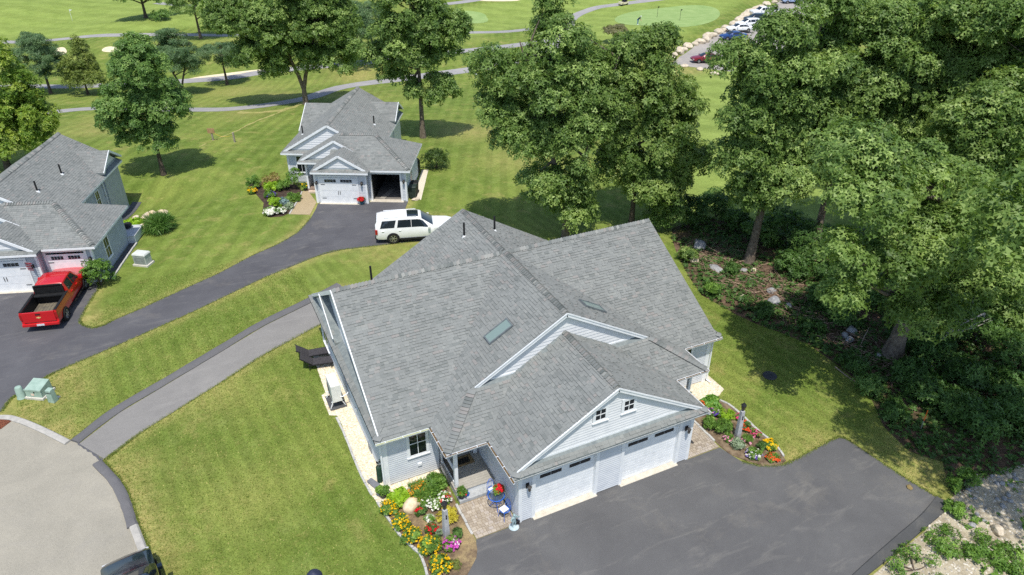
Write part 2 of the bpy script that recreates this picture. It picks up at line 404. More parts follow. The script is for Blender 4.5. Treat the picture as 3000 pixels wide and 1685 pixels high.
kerbstone('asphalt_kerb', off(kerb[5:9], -.22), .42, .11, M_BERM, '', jit=.09)
kerbstone('granite_kerb', off(kerb[8:], -.18)+[(-17.8, -6)], .34, .11, MATS['old_kerb'], '')
kerbstone('asphalt_berm', off(walk_up[1:], -.28), .5, .13, M_BERM, '', jit=.06)
ribbon('patched_seam', PX((198,1115),(215,1128),(232,1138),(258,1159)), .12, .018, mat('tar', c('55555a'), c('626266'), 9, .8), jit=.04)
# edge strip of the front driveway
e1 = PX((2354,1252),(2310,1300),(2240,1360),(2150,1440),(2060,1530)); e2 = PX((2068,1535),(2183,1447),(2254,1391),(2321,1334),(2383,1277),(2356,1252))
mb = MB(); n = len(e1); e2r = e2[::-1][:n] if len(e2) >= n else e2[::-1]
L1 = smooth_line(e1, 5); L2 = smooth_line([e2[5], e2[4], e2[3], e2[2], e2[1], e2[0]][:5]+[e2[0]], 5)
k = min(len(L1), len(L2)); L1 = [L1[int(i*(len(L1)-1)/(k-1))] for i in range(k)]; L2 = [L2[int(i*(len(L2)-1)/(k-1))] for i in range(k)]
vs = []; fs = []
for a, b in zip(L1, L2): vs += [(a[0], a[1], .019), (a[0]*.9+b[0]*.1, a[1]*.9+b[1]*.1, .075), (b[0], b[1], .09), (b[0]*1.05-a[0]*.05, b[1]*1.05-a[1]*.05, -.04)]
for i in range(k-1):
    for j in range(3): fs.append((i*4+j, i*4+j+1, i*4+j+5, i*4+j+4))
tag(mb.add(vs, fs).build('driveway_edge_berm', asphalt('edge_asphalt', c('4d4e4f'), c('595a5b'), .4, .2, 40), smooth=25), kind='structure')
# golf cart paths, greens, bunkers, parking lot
pathA = PX((-60,290),(113,283),(250,273),(457,276),(600,273),(760,250),(859,220),(1039,195),(1202,173),(1290,158),(1352,140),(1400,108),(1425,72),(1440,45),(1492,22),(1559,11),(1659,-2),(1800,-18))
pathB = PX((-60,221),(63,218),(180,218),(330,212),(473,204),(580,195),(670,181),(820,166),(949,154),(1139,132),(1275,117),(1380,100),(1424,72))
pathC = PX((-60,108),(0,106),(60,106),(133,101),(233,91),(333,88),(533,89),(800,86),(1000,84),(1165,82),(1295,78),(1420,60))
pathF = PX((395,8),(430,11),(470,14),(560,20),(700,18)); pathG = PX((1100,12),(1160,6),(1250,-8))
for p, w in ((pathA, 2.5), (pathB, 2.2), (pathC, 2.3), (pathF, 2.2), (pathG, 2.0)): ribbon('cart_path', p, w, .035, M_CART, jit=.05)
M_DIRT = mat('worn_dirt', c('aaa06a'), c('8f9452'), 1.3, .95, spec=.1, bump=.4, bscale=20, world=True)
ribbon('worn_dirt', PX((600,283),(660,283),(720,275),(765,258)), (1.2, .5), .028, M_DIRT, jit=.35)
ribbon('worn_track', PX((735,272),(690,288),(640,307),(590,332),(540,352),(500,370)), (.35, .12), .012, M_DIRT, jit=.1)
M_SAND = mat('bunker_sand', c('d9cba8'), c('e6dabb'), 2, .95, spec=.1, bump=.3, bscale=9, world=True)
for i, (cp, rx, ry, rot) in enumerate([((150,130),20,9,-.25), ((10,143),34,7,-.1), ((277,125),21,7,-.1), ((575,189),95,6,-.12), ((1022,100),8,4,0), ((1255,1),60,2.5,0)]):
    blob_sheet('sand_bunker', cp, rx, ry, .03, M_SAND, seed=i, rot=rot, wob=.1)
def green_mat():
    s = NT('putting_green'); s.set(.85, .15); P = s.pos()
    s.col(s.ramp(s.noise(.5, 3, .6, P), [(.3, c('829c5c')), (.7, c('95ab6c'))])); s.bump(s.noise(8, 3, co=P), .2, .02); return s.m
M_GREEN = green_mat()
for i, (cp, rx, ry, rot) in enumerate([((1170,42),66,14,.04), ((1690,42),118,29,-.08), ((640,40),50,9,0)]):
    blob_sheet('putting_green', cp, rx, ry, .025, M_GREEN, seed=20+i, rot=rot, wob=.14)
lot_c = [at(*p) for p in [(1768,172),(1824,138),(1896,95),(1966,54),(2040,12),(2110,-20)]]
ribbon('parking_lot', lot_c, (11, 15), .03, M_LOT, jit=.25)
# bare woodland floor, cobbles, beds, gravel
def litter_mat():
    s = NT('leaf_litter'); s.set(.95, .1); P = s.pos()
    g = s.ramp(s.noise(2.2, 6, .75, P, .5), [(.3, c('4a3d33')), (.5, c('6a5748')), (.7, c('8a7361'))])
    g = s.mix(s.ramp(s.noise(.5, 4, .7, P), [(.48, (0,)*3), (.66, (.8,)*3)]), g, c('4c5a2c')); s.col(g)
    s.bump(s.noise(16, 5, .8, P), .9, .08); return s.m
wood = PX((1690,600),(1705,645),(1735,700),(1767,744),(1851,791),(1900,814),(1967,838),(2034,866),(2101,915),(2161,962),(2190,1000),(2222,1072),(2287,1136),(2371,1163),(2385,1225),(2400,1248),(2500,1200),(2600,1170),(2760,1165),(2900,900),(2700,700),(2500,640),(2300,580),(2050,570),(1900,560),(1760,548),(1690,575))
poly_sheet('woodland_floor', wood, .006, litter_mat())
def cobble_mat():
    s = NT('stony_ground'); s.set(.95, .1); P = s.pos()
    g = s.ramp(s.noise(1.5, 6, .75, P), [(.3, c('8f8572')), (.5, c('b5aa93')), (.7, c('cfc6b0'))]); s.col(g)
    s.bump(s.noise(24, 5, .8, P), .8, .05); return s.m
stony = PX((2392,1255),(2420,1230),(2500,1190),(2600,1160),(2760,1160),(2760,1600),(2110,1600),(2190,1452),(2256,1396),(2325,1338))
poly_sheet('stony_ground', stony, .009, cobble_mat())
M_MULCH = mat('mulch', c('5a4a3c'), c('8a7a64'), 3, .95, spec=.1, bump=.9, bscale=30, world=True)
M_MULCHD = mat('dark_mulch', c('3a322e'), c('57493f'), 4, .95, spec=.1, bump=.9, bscale=30, world=True)
def bedmat():
    s = NT('bed_soil'); s.set(.95, .1); P = s.pos()
    g = s.ramp(s.noise(.8, 4, .7, P), [(.38, c('5f5145')), (.5, c('85735c')), (.62, c('a9966f'))])
    s.col(s.mix(.5, g, s.ramp(s.noise(25, 4, .8, P), [(.3, (.2,)*3), (.7, (.8,)*3)]), 'OVERLAY')); s.bump(s.noise(22, 5, .8, P), .9, .05); return s.m
M_SOIL = bedmat()
bedL = [(-9.24,-1.3),(-9.14,-2.2),(-8.98,-3.08),(-8.75,-3.75),(-8.52,-4.24),(-8.5,-4.8),(-8.59,-5.36),(-8.62,-6.4),(-7.6,-6.4),(-7.18,-5.98),(-6.6,-5.45),(-6.41,-5.1),(-6.28,-4.62),(-6.28,-2.5),(-6.2,-1.2),(-7.0,-.95),(-8.0,-1.05),(-8.8,-1.15)]
bedR = [(6.24,-4.62),(6.24,-2.0),(6.3,-1.6),(8.0,-1.6),(8.5,-2.1),(8.6,-2.6),(8.62,-3.3),(8.53,-4.54),(8.64,-5.51),(8.5,-6.2),(8.35,-6.64),(7.9,-6.75),(7.15,-6.44),(6.6,-5.7),(6.29,-5.18)]
poly_sheet('flower_bed', bedL, .028, M_SOIL); poly_sheet('flower_bed', bedR, .028, M_MULCH)
bed2 = [(-9.3,38.3),(-8.9,35.5),(-8.6,33.2),(-9.0,31.3),(-8.6,30.2),(-7.7,30.0),(-7.2,30.3),(-6.2,32.1),(-5.3,34.0),(-5.6,36.4),(-7.0,37.4)]
poly_sheet('flower_bed', bed2, .02, M_MULCHD)
M_GRAV = mat('pale_gravel', c('cbc2ae'), c('e0d8c6'), 18, .9, spec=.15, bump=.9, bscale=28, world=True)
gravL = [(-9.5,11),(-9.62,7.3),(-9.85,7.2),(-9.85,5.5),(-9.5,5.3),(-9.46,4.75),(-9.48,1.4),(-9.42,-.5),(-9.26,-1.3),(-8.8,-1.12),(-8.0,-1.03),(-7.0,-.93),(-6.22,-1.15),(-6.2,-.2),(-8.5,-.2),(-8.5,11)]
gravR = [(6.25,-1.7),(6.25,-.2),(8.5,-.2),(8.5,4),(9.2,4),(9.2,-1.3),(8.3,-1.75)]
poly_sheet('gravel_strip', gravL, .020, M_GRAV); poly_sheet('gravel_strip', gravR, .020, M_GRAV)
def pebbles(name, poly, n, r0, r1, m, seed, z=.02, label=None):
    rng = np.random.default_rng(seed); P = np.array(poly); lo, hi = P.min(0), P.max(0); out = []
    X = rng.uniform(lo[0], hi[0], n*4); Y = rng.uniform(lo[1], hi[1], n*4); k = inside(X, Y, poly); X, Y = X[k][:n], Y[k][:n]; N = len(X)
    r = rng.uniform(r0, r1, N); base = np.array([(1,0,0),(.3,.95,0),(-.8,.6,0),(-.8,-.6,0),(.3,-.95,0),(0,0,.75)]); a = rng.uniform(0, 6.28, N)
    ca, sa = np.cos(a)[:,None], np.sin(a)[:,None]; b = base[None]*(r[:,None,None])*rng.uniform(.6, 1.3, (N, 6, 1))
    VX = b[:,:,0]*ca-b[:,:,1]*sa+X[:,None]; VY = b[:,:,0]*sa+b[:,:,1]*ca+Y[:,None]; VZ = b[:,:,2]+z
    V = np.stack([VX, VY, VZ], -1).reshape(-1, 3); fc = np.array([(0,1,5),(1,2,5),(2,3,5),(3,4,5),(4,0,5)])
    Q = (np.arange(N)[:,None,None]*6+fc[None]).reshape(-1, 3); tone = np.repeat(rng.random(N), 5)
    return tag(link(name, np_mesh(name, V, Q, tone), m), label, kind='stuff')
M_PEB = tonemat('pebble', [(0, c('b9a98a')), (.5, c('dccfb2')), (1, c('efe8d8'))], .85)
M_COB = tonemat('cobble', [(0, c('8d8980')), (.5, c('b4ad9f')), (1, c('d4cfc3'))], .85)
pebbles('gravel', gravL, 4200, .02, .05, M_PEB, 1); pebbles('gravel', gravR, 900, .02, .05, M_PEB, 2)
pebbles('gravel', stony, 4200, .015, .06, M_COB, 3, .01)

# tufts of grass standing on the near lawns
def grass_tufts(name, poly, n, seed, edge=None):
    rng = np.random.default_rng(seed)
    if edge is None:
        P = np.array(poly); lo, hi = P.min(0), P.max(0); X = rng.uniform(lo[0], hi[0], n*2); Y = rng.uniform(lo[1], hi[1], n*2); k = inside(X, Y, poly)
        for q in paved+[bedL, bedR, gravL, gravR, stony, wood]: k &= ~inside(X, Y, q)
        X, Y = X[k][:n], Y[k][:n]
    else:
        L = np.array(smooth_line(poly, 8)); i = rng.integers(0, len(L)-1, n); t = rng.random(n)[:, None]; C = L[i]*(1-t)+L[i+1]*t+rng.normal(0, .05, (n, 2)); X, Y = C[:, 0], C[:, 1]
    n = len(X); a = rng.uniform(0, 6.28, n); h = rng.uniform(.025, .06, n)*(1.3 if edge else 1); w = rng.uniform(.012, .028, n); lx, ly = rng.normal(0, .025, n), rng.normal(0, .025, n)
    V = np.stack([np.stack([X-np.cos(a)*w, Y-np.sin(a)*w, np.zeros(n)], -1), np.stack([X+np.cos(a)*w, Y+np.sin(a)*w, np.zeros(n)], -1), np.stack([X+lx, Y+ly, h], -1)], 1).reshape(-1, 3)
    return tag(link(name, np_mesh(name, V, np.arange(3*n).reshape(-1, 3), rng.random(n)), M_BLADE), kind='stuff')
M_BLADE = tonemat('grass_blade_mix', [(0, c('5e742c')), (.5, c('7a8c44')), (.8, c('98a156')), (1, c('bdb274'))], .8, .2, .2)
grass_tufts('grass', [(-22,-6),(-8.6,-6),(-8.6,12),(-8,20),(-10,24),(-18,24),(-22,18),(-24,14)], 75000, 1)
grass_tufts('grass', [(8,-12),(17,-12),(17,9),(8,9)], 26000, 2)
for k_, (e_, n_) in enumerate(((walk_low, 5000), (kerb[5:], 3500), (drive_b[10:22], 3500), (drive_a[2:18], 4500), (drive_a[24:36], 4500), (off(walk_up[1:], -.55), 3500))): grass_tufts('grass_fringe', e_, n_, 30+k_, True)
# ------------------------------------------------------------------ roofs and siding
M_SHIN = tonemat('asphalt_shingle', [(0, c('636867')), (.25, c('747876')), (.55, c('7f8280')), (.8, c('878a87')), (.93, c('888582')), (1, c('929591'))], .93, .12, grain=.15)
M_DECK = mat('roof_underlay', c('70787a'), c('858c8b'), 5, .9, world=True)
M_WHITE = mat('white_trim', c('dfe3e6'), c('ebeef0'), 3, .5, bump=.05)
M_SIDE = mat('grey_siding', c('c6cbd1'), c('d2d6da'), 2.5, .6, bump=.05, bscale=30)
M_SIDE2 = mat('pale_siding', c('d6d9dc'), c('e2e4e6'), 2.5, .6, bump=.05)
M_SIDEL = mat('pale_blue_siding', c('c2cad2'), c('ced5db'), 2.5, .6, bump=.05)
M_FOUND = mat('foundation', c('a8a49b'), c('bcb7ab'), 6, .9, bump=.3)
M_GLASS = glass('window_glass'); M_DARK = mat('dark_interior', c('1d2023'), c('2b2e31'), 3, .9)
M_GREENGLASS = glass('skylight_glass', (.20, .27, .25), .05, .8)
M_BLACK = mat('black_metal', c('1e1e20'), c('2b2b2d'), 8, .5)
M_GUT = mat('gutter_debris', c('4e4030'), c('7a6848'), 14, .95, world=True)
def clip_poly(P, a, b, cc):      # keep a*x+b*y+cc >= 0
    out = []
    for i in range(len(P)):
        p, q = P[i], P[(i+1) % len(P)]; dp = a*p[0]+b*p[1]+cc; dq = a*q[0]+b*q[1]+cc
        if dp >= 0: out.append(p)
        if (dp >= 0) != (dq >= 0):
            t = dp/(dp-dq); out.append((p[0]+(q[0]-p[0])*t, p[1]+(q[1]-p[1])*t))
    return out
class Roof:
    def __init__(s, parent): s.parent = parent; s.planes = []
    def plane(s, pts):
        pts = [Vector(p) for p in pts]; n = (pts[1]-pts[0]).cross(pts[2]-pts[0])
        if n.z < 0: pts.reverse(); n = -n
        n.normalize(); s.planes.append((pts, n)); return s
    def zat(s, i, x, y):
        pts, n = s.planes[i]
        for k in range(len(pts)):
            a, b = pts[k], pts[(k+1) % len(pts)]
            if (b.x-a.x)*(y-a.y)-(b.y-a.y)*(x-a.x) < -1e-6: return -1e9
        return pts[0].z-(n.x*(x-pts[0].x)+n.y*(y-pts[0].y))/n.z
    def build(s, exposure=.145, wmin=.11, wmax=.34, single=0, near=None, seed=3, deckm=None, thick=.03):
        deck = MB()
        for pts, n in s.planes: deck.slab([p-Vector((0, 0, .006)) for p in pts], .13)
        roof = deck.build('roof', deckm or M_DECK, s.parent)
        rng = random.Random(seed); tabs = []
        for i, (pts, n) in enumerate(s.planes):
            along = Vector((0, 0, 1)).cross(n).normalized(); up = n.cross(along).normalized()
            if up.z < 0: up = -up
            O = Vector((0, 0, 0)) - n*(Vector((0, 0, 0))-pts[0]).dot(n)
            P2 = [((p-O).dot(along), (p-O).dot(up)) for p in pts]
            ar = sum(P2[k][0]*P2[(k+1) % len(P2)][1]-P2[(k+1) % len(P2)][0]*P2[k][1] for k in range(len(P2)))
            if ar < 0: P2.reverse()
            E = []
            for k in range(len(P2)):
                (x0, y0), (x1, y1) = P2[k], P2[(k+1) % len(P2)]; E.append((-(y1-y0), x1-x0, (y1-y0)*x0-(x1-x0)*y0))
            a0, a1 = min(p[0] for p in P2), max(p[0] for p in P2); b0, b1 = min(p[1] for p in P2), max(p[1] for p in P2)
            b = b0; tprev = .5
            while b < b1-.01:
                a = a0-rng.uniform(0, wmax)
                while a < a1:
                    w = rng.uniform(wmin, wmax); R = [(a, b), (a+w-.006, b), (a+w-.006, b+exposure), (a, b+exposure)]; a += w
                    full = True; Q = R
                    for e in E:
                        if any(e[0]*p[0]+e[1]*p[1]+e[2] < 0 for p in Q):
                            full = False; Q = clip_poly(Q, *e)
                            if len(Q) < 3: break
                    if len(Q) < 3: continue
                    cx = sum(p[0] for p in Q)/len(Q); cy = sum(p[1] for p in Q)/len(Q); W3 = O+along*cx+up*cy
                    if any(s.zat(j, W3.x, W3.y) > W3.z+.05 for j in range(len(s.planes)) if j != i): continue
                    r = rng.random(); tone = rng.uniform(.46, .7) if r < .78 else rng.uniform(.2, .42) if r < .9 else rng.uniform(.75, .95)
                    th = thick if (full and rng.random() < .5) else .007
                    vs = []
                    for p in Q:
                        h = .003+th*(1-(p[1]-b)/exposure); vs.append(O+along*p[0]+up*p[1]+n*h)
                    m = len(Q); fs = [tuple(range(m))]
                    low = [k for k in range(m) if Q[k][1] < b+1e-6 and Q[(k+1) % m][1] < b+1e-6]
                    for k in low:
                        q, q2 = vs[k], vs[(k+1) % m]; vs += [q-n*(th+.002), q2-n*(th+.002)]; fs.append((k, len(vs)-2, len(vs)-1, (k+1) % m))
                    if full:
                        for (k0, k1) in ((1, 2), (3, 0)):
                            q, q2 = vs[k0], vs[k1]; vs += [q-n*(th*.7+.001), q2-n*.002]; fs.append((k0, len(vs)-2, len(vs)-1, k1))
                    tabs.append((W3, vs, fs, tone, full))
                b += exposure
        order = list(range(len(tabs)))
        if single and near is not None:
            nv = Vector(near); order.sort(key=lambda k: ((tabs[k][0]-nv).length if tabs[k][4] else 1e9))
            for k in order[:single]:
                _, vs, fs, tone, _f = tabs[k]; link('shingle', MB().add(vs, fs, tone).mesh('shingle'), M_SHIN, roof)
            order = order[single:]
        mb = MB()
        for k in order: mb.add(tabs[k][1], tabs[k][2], tabs[k][3])
        tag(link('shingle_field', mb.mesh('shingle_field'), M_SHIN, roof), kind='stuff')
        s.roof = roof; s.tabs = len(tabs); return roof
    def caps(s, p, q, slope_l, slope_r, single=True, step=.165, w=.19, seed=1, name='ridge_cap'):
        """cap shingles from p to q; slope_l / slope_r are the side directions (unit vectors down each slope)"""
        p, q = Vector(p), Vector(q); d = (q-p); L = d.length; d.normalize(); n = int(L/step); rng = random.Random(seed)
        l, r = Vector(slope_l).normalized(), Vector(slope_r).normalized(); up = (-(l+r)).normalized() if (l+r).length > 1e-3 else Vector((0, 0, 1))
        acc = MB()
        for i in range(n):
            a = p+d*(i*step); b = p+d*((i+1)*step+.03); t = .05; lift = .04
            def row(o, h): return [o+l*w+up*(h-.012), o+l*w*.45+up*(h+.012), o+up*(h+.014), o+r*w*.45+up*(h+.012), o+r*w+up*(h-.012)]
            A = row(a, lift-.012); B = row(b, lift+t); C = row(b, lift-.01)
            vs = A+B+C; fs = [(k, k+1, k+6, k+5) for k in range(4)]+[(5+k, 6+k, 11+k, 10+k) for k in range(4)]
            x = rng.random(); tone = rng.uniform(.3, .7) if x < .45 else rng.uniform(.0, .25) if x < .72 else rng.uniform(.9, 1)
            if single: link(name, MB().add(vs, fs, tone).mesh(name), M_SHIN, s.roof)
            else: acc.add(vs, fs, tone)
        if not single: tag(link('ridge_cap_row', acc.mesh('ridge_cap_row'), M_SHIN, s.roof), kind='stuff')
def siding(parent, M, rng_fn, z0, z1, m, exposure=.115, single=True, name='clapboard', hole=None):
    """lapped boards on the plane y=0 of frame M (outward -y); rng_fn(z) -> list of (x0,x1)"""
    z = z0; acc = MB(M)
    while z < z1-.02:
        h = min(exposure, z1-z)
        for x0, x1 in rng_fn(z+h*.5):
            if x1-x0 < .04: continue
            vs = [(x0,-.025,z),(x1,-.025,z),(x1,-.006,z+h),(x0,-.006,z+h),(x0,.01,z),(x1,.01,z),(x1,.01,z+h),(x0,.01,z+h)]
            fs = [(0,1,2,3),(0,4,5,1),(0,3,7,4),(1,5,6,2),(3,2,6,7)]
            if single: link(name, MB(M).add(vs, fs).mesh(name), m, parent)
            else: acc.add(vs, fs)
        z += exposure
    if not single: return tag(link(name+'_field', acc.mesh(name), m, parent), kind='stuff')
def rect_rng(x0, x1, holes=()):
    def f(z):
        segs = [(x0, x1)]
        for hx0, hx1, hz0, hz1 in holes:
            if hz0 < z < hz1:
                out = []
                for a, b in segs:
                    if hx0 > a: out.append((a, min(b, hx0)))
                    if hx1 < b: out.append((max(a, hx1), b))
                segs = [q for q in out if q[1] > q[0]]
        return segs
    return f
def tri_rng(cx, half, zbase, ztop, holes=()):
    def f(z):
        w = half*(ztop-z)/(ztop-zbase)
        return rect_rng(cx-w, cx+w, holes)(z) if w > 0.03 else []
    return f
def window(parent, M, w, h, cols=2, rows=2, trim=.1, sill=True, upper_only=False, gm=None):
    """M: centre of the opening on the wall plane"""
    mb = MB(M)
    for x0, x1, z0, z1 in ((-w/2-trim, -w/2, -h/2-trim*.6, h/2+trim), (w/2, w/2+trim, -h/2-trim*.6, h/2+trim), (-w/2, w/2, h/2, h/2+trim), (-w/2, w/2, -h/2-trim*.6, -h/2)):
        mb.box(x0, x1, -.045, .03, z0, z1)
    wd = mb.build('window', M_WHITE, parent, fix=False)
    MB(M).box(-w/2, w/2, -.02, -.01, -h/2, h/2).build('pane', gm or M_GLASS, wd, fix=False)
    g = MB(M)
    for i in range(1, cols): x = -w/2+w*i/cols; g.box(x-.014, x+.014, -.032, -.019, (0 if upper_only else -h/2), h/2)
    for i in range(1, rows): z = -h/2+h*i/rows; g.box(-w/2, w/2, -.034, -.019, z-.016, z+.016)
    if upper_only: g.box(-w/2, w/2, -.012, .013, h*.22, h*.24)
    if g.v: g.build('muntin', M_WHITE, wd, fix=False)
    if sill: MB(M).box(-w/2-trim-.03, w/2+trim+.03, -.085, .0, -h/2-trim*.6-.05, -h/2-trim*.6).build('sill', M_WHITE, wd, fix=False)
    return wd
def gutter(parent, p, q, out, dirty=True, m=None):
    """open K gutter along p-q, out = outward horizontal direction"""
    p, q, o = Vector(p), Vector(q), Vector(out); mb = MB(); z = Vector((0, 0, 1))
    for a, b in ((Vector((0,0,0)), None),):
        prof = [o*.0-z*.0, o*.0-z*.11, o*.075-z*.11, o*.115-z*.015, o*.105-z*.015, o*.07-z*.098, o*.01-z*.098, o*.01]
        n = len(prof); vs = [p+x for x in prof]+[q+x for x in prof]
        mb.add(vs, [(i, (i+1) % n, n+(i+1) % n, n+i) for i in range(n)]+[tuple(range(n)), tuple(range(n, 2*n))[::-1]])
    g = mb.build('gutter', M_WHITE, parent)
    if dirty:
        MB().add([p+o*.012-z*.05, q+o*.012-z*.05, q+o*.095-z*.05, p+o*.095-z*.05], [(0,1,2,3)]).build('gutter_debris', m or M_GUT, g)
        L = (q-p).length; k = max(1, int(L/.62))
        for i in range(k):
            x = p+(q-p)*((i+.5)/k); MB().beam(x+o*.0-z*.012, x+o*.11-z*.018, .025, .012).build('gutter_bracket', M_WHITE, g, fix=False)
    return g
def downspout(parent, pts):
    mb = MB()
    for a, b in zip(pts[:-1], pts[1:]): mb.beam(a, b, .075, .055, (0, 1, .01))
    return mb.build('downspout', M_WHITE, parent)
def lantern(parent, M):
    s = MB(M).box(-.07, .07, -.03, 0, -.14, .12).build('wall_lantern', M_BLACK, parent)
    MB(M).beam((0, -.02, .06), (0, -.2, .16), .025, .025).build('bracket', M_BLACK, s)
    MB(M @ Matrix.Translation((0, -.2, -.17))).lathe([(.03, 0), (.055, .03), (.075, .2), (.1, .24), (.045, .31), (.012, .35)], n=8).build('lamp_head', mat('lantern_glass', c('3a3836'), c('5a5653'), 6, .35), s)
    return s
# ------------------------------------------------------------------ main house
H = thing('duplex_house', 'large grey two-garage house with shingled roof, front and centre', 'house')
R = Roof(H); s1 = .577
R.plane([(-8.8,-.68,3),(8.8,-.68,3),(8.8,5.99,6.7),(-8.8,5.99,6.7)]).plane([(8.8,5.99,6.7),(8.8,12.3,3),(-8.8,12.3,3),(-8.8,5.99,6.7)])
for sg in (-1, 1):
    R.plane([(sg*6.59,-.46,3),(0,-.46,6.8),(0,5.99,6.8),(sg*6.59,5.99,3)]).plane([(sg*6.59,-2.53,3),(sg*4.52,-.46,4.19),(sg*6.59,-.46,3)])
    R.plane([(sg*4.72,-4.74,3),(0,-4.74,5.76),(0,-.2,5.76),(sg*4.72,-.2,3)]).plane([(sg*4.72,-4.97,3),(sg*4.49,-4.74,3.134),(sg*4.72,-4.74,3)])
    R.plane([(0,5.99,6.72),(0,11.66,6.72),(sg*6.2,11.66,3.13),(sg*6.2,5.99,3.13)])
    R.plane([(sg*9.03,-.68,3),(sg*8.4,-.1,3.36),(sg*8.4,11.8,3.36),(sg*9.03,12.3,3)]).plane([(sg*9.03,-.68,3),(sg*8.8,-.68,3),(sg*8.8,-.47,3.12)])
    R.plane([(sg*8.87,9.3,4.75),(sg*8.35,9.3,4.75),(sg*8.35,6.75,3.28),(sg*8.87,6.75,3.28)]).plane([(sg*8.87,9.3,4.75),(sg*8.35,9.3,4.75),(sg*8.35,11.85,3.28),(sg*8.87,11.85,3.28)])
R.plane([(-6.59,-2.53,3),(6.59,-2.53,3),(4.36,-.28,4.298),(-4.36,-.28,4.298)]).plane([(-4.72,-4.97,3),(4.72,-4.97,3),(4.34,-4.57,3.232),(-4.34,-4.57,3.232)])
R.build(single=300, near=(-2.6, -4.6, 3.9))
cz = .5/.866
R.caps((-8.78,5.99,6.7),(8.78,5.99,6.7),(0,-1,-.555),(0,1,-.587))
R.caps((0,5.9,6.8),(0,-.42,6.8),(-1,0,-s1),(1,0,-s1)); R.caps((0,11.6,6.72),(0,6.1,6.72),(-1,0,-.58),(1,0,-.58)); R.caps((0,-.3,5.76),(0,-4.74,5.76),(-1,0,-.585),(1,0,-.585))
for sg in (-1, 1):
    R.caps((sg*4.56,-.5,4.17),(sg*6.55,-2.49,3.02),(sg*.6,.8,-.1),(-sg*.8,-.6,-.1)); R.caps((sg*4.5,-4.75,3.13),(sg*4.7,-4.95,3.01),(sg*.6,.8,-.1),(-sg*.8,-.6,-.1))
    R.caps((sg*8.8,-.45,3.13),(sg*9.0,-.66,3.02),(sg*.6,.8,-.1),(-sg*.8,-.6,-.1))
# walls
wl = MB().box(-8.66,-6.2,-.27,11.85,.0,3.1).box(6.2,8.66,-.27,11.85,0,3.1).box(-6.2,6.2,-.18,11.85,0,3.1)
wl.build('wall', M_SIDE, H, fix=False)
gw = MB()
for a, b in ((-4.3,-3.58),(-.7,.7),(3.58,4.3)): gw.box(a, b, -4.56, -4.2, .0, 3.0)
gw.box(-4.3,-4.2,-4.56,-.18,0,3.0).box(4.2,4.3,-4.56,-.18,0,3.0).box(-3.58,-.7,-4.56,-4.2,2.5,3.0).box(.7,3.58,-4.56,-4.2,2.5,3.0)
gw.build('wall', M_SIDE, H, fix=False)
tri = MB()
tri.add([(-4.3,-4.555,3.1),(4.3,-4.555,3.1),(0,-4.555,5.6),(-4.3,-4.3,3.1),(4.3,-4.3,3.1),(0,-4.3,5.6)], [(0,1,2),(5,4,3),(0,2,5,3),(1,4,5,2)])
tri.add([(-4.35,-.285,4.1),(4.35,-.285,4.1),(0,-.285,6.62),(-4.35,0,4.1),(4.35,0,4.1),(0,0,6.62)], [(0,1,2),(5,4,3),(0,2,5,3),(1,4,5,2)])
for sg in (-1, 1):
    x, x2 = sg*8.42, sg*8.2
    tri.add([(x,-.2,3.1),(x,12,3.1),(x,5.99,6.55),(x2,-.2,3.1),(x2,12,3.1),(x2,5.99,6.55)], [(0,1,2),(5,4,3),(0,2,5,3),(1,4,5,2)])
    x, x2 = sg*8.72, sg*8.4
    tri.add([(x,7.0,3.15),(x,11.6,3.15),(x,9.3,4.58),(x2,7.0,3.15),(x2,11.6,3.15),(x2,9.3,4.58)], [(0,1,2),(5,4,3),(0,2,5,3),(1,4,5,2)])
tri.build('gable_wall', M_SIDE2, H)
MB().box(-8.62,-6.2,-.25,-.1,-.05,.1).box(-4.28,-3.6,-4.54,-4.4,-.05,.06).build('foundation', M_FOUND, H, fix=False)
win_w = (-7.43,-6.73,1.35,2.6)
siding(H, F(0,-.28), rect_rng(-8.52,-6.2,[(-7.62,-6.62,1.22,2.78)]), .1, 2.98, M_SIDE)
siding(H, F(0,-.28), rect_rng(6.2,8.52,[(6.62,7.62,1.22,2.78)]), .1, 2.98, M_SIDE)
for a, b in ((-4.18,-3.72),(-.56,.56),(3.72,4.18)): siding(H, F(0,-4.57), rect_rng(a, b), .06, 2.95, M_SIDE)
siding(H, F(0,-4.57), tri_rng(0, 4.3, 3.13, 5.64, [(-1.06,-.3,4.14,4.95),(.3,1.06,4.14,4.95)]), 3.3, 5.5, M_SIDE2, .135)
siding(H, F(0,-.295), tri_rng(0, 4.3, 4.2, 6.68), 4.28, 6.6, M_SIDE2, .17)
siding(H, F(-4.31,0,0,-90), rect_rng(.2,4.42), .06, 2.95, M_SIDE); siding(H, F(-8.67,0,0,-90), rect_rng(-11.8,.14,[(-11.3,-9.9,.5,2.4)]), .12, 2.98, M_SIDEL, single=False)
siding(H, F(-8.43,0,0,-90), lambda z: [(-5.99-6.0*(6.55-z)/3.4,-5.99+6.0*(6.55-z)/3.4)], 3.35, 6.4, M_SIDE2, .11, single=False)
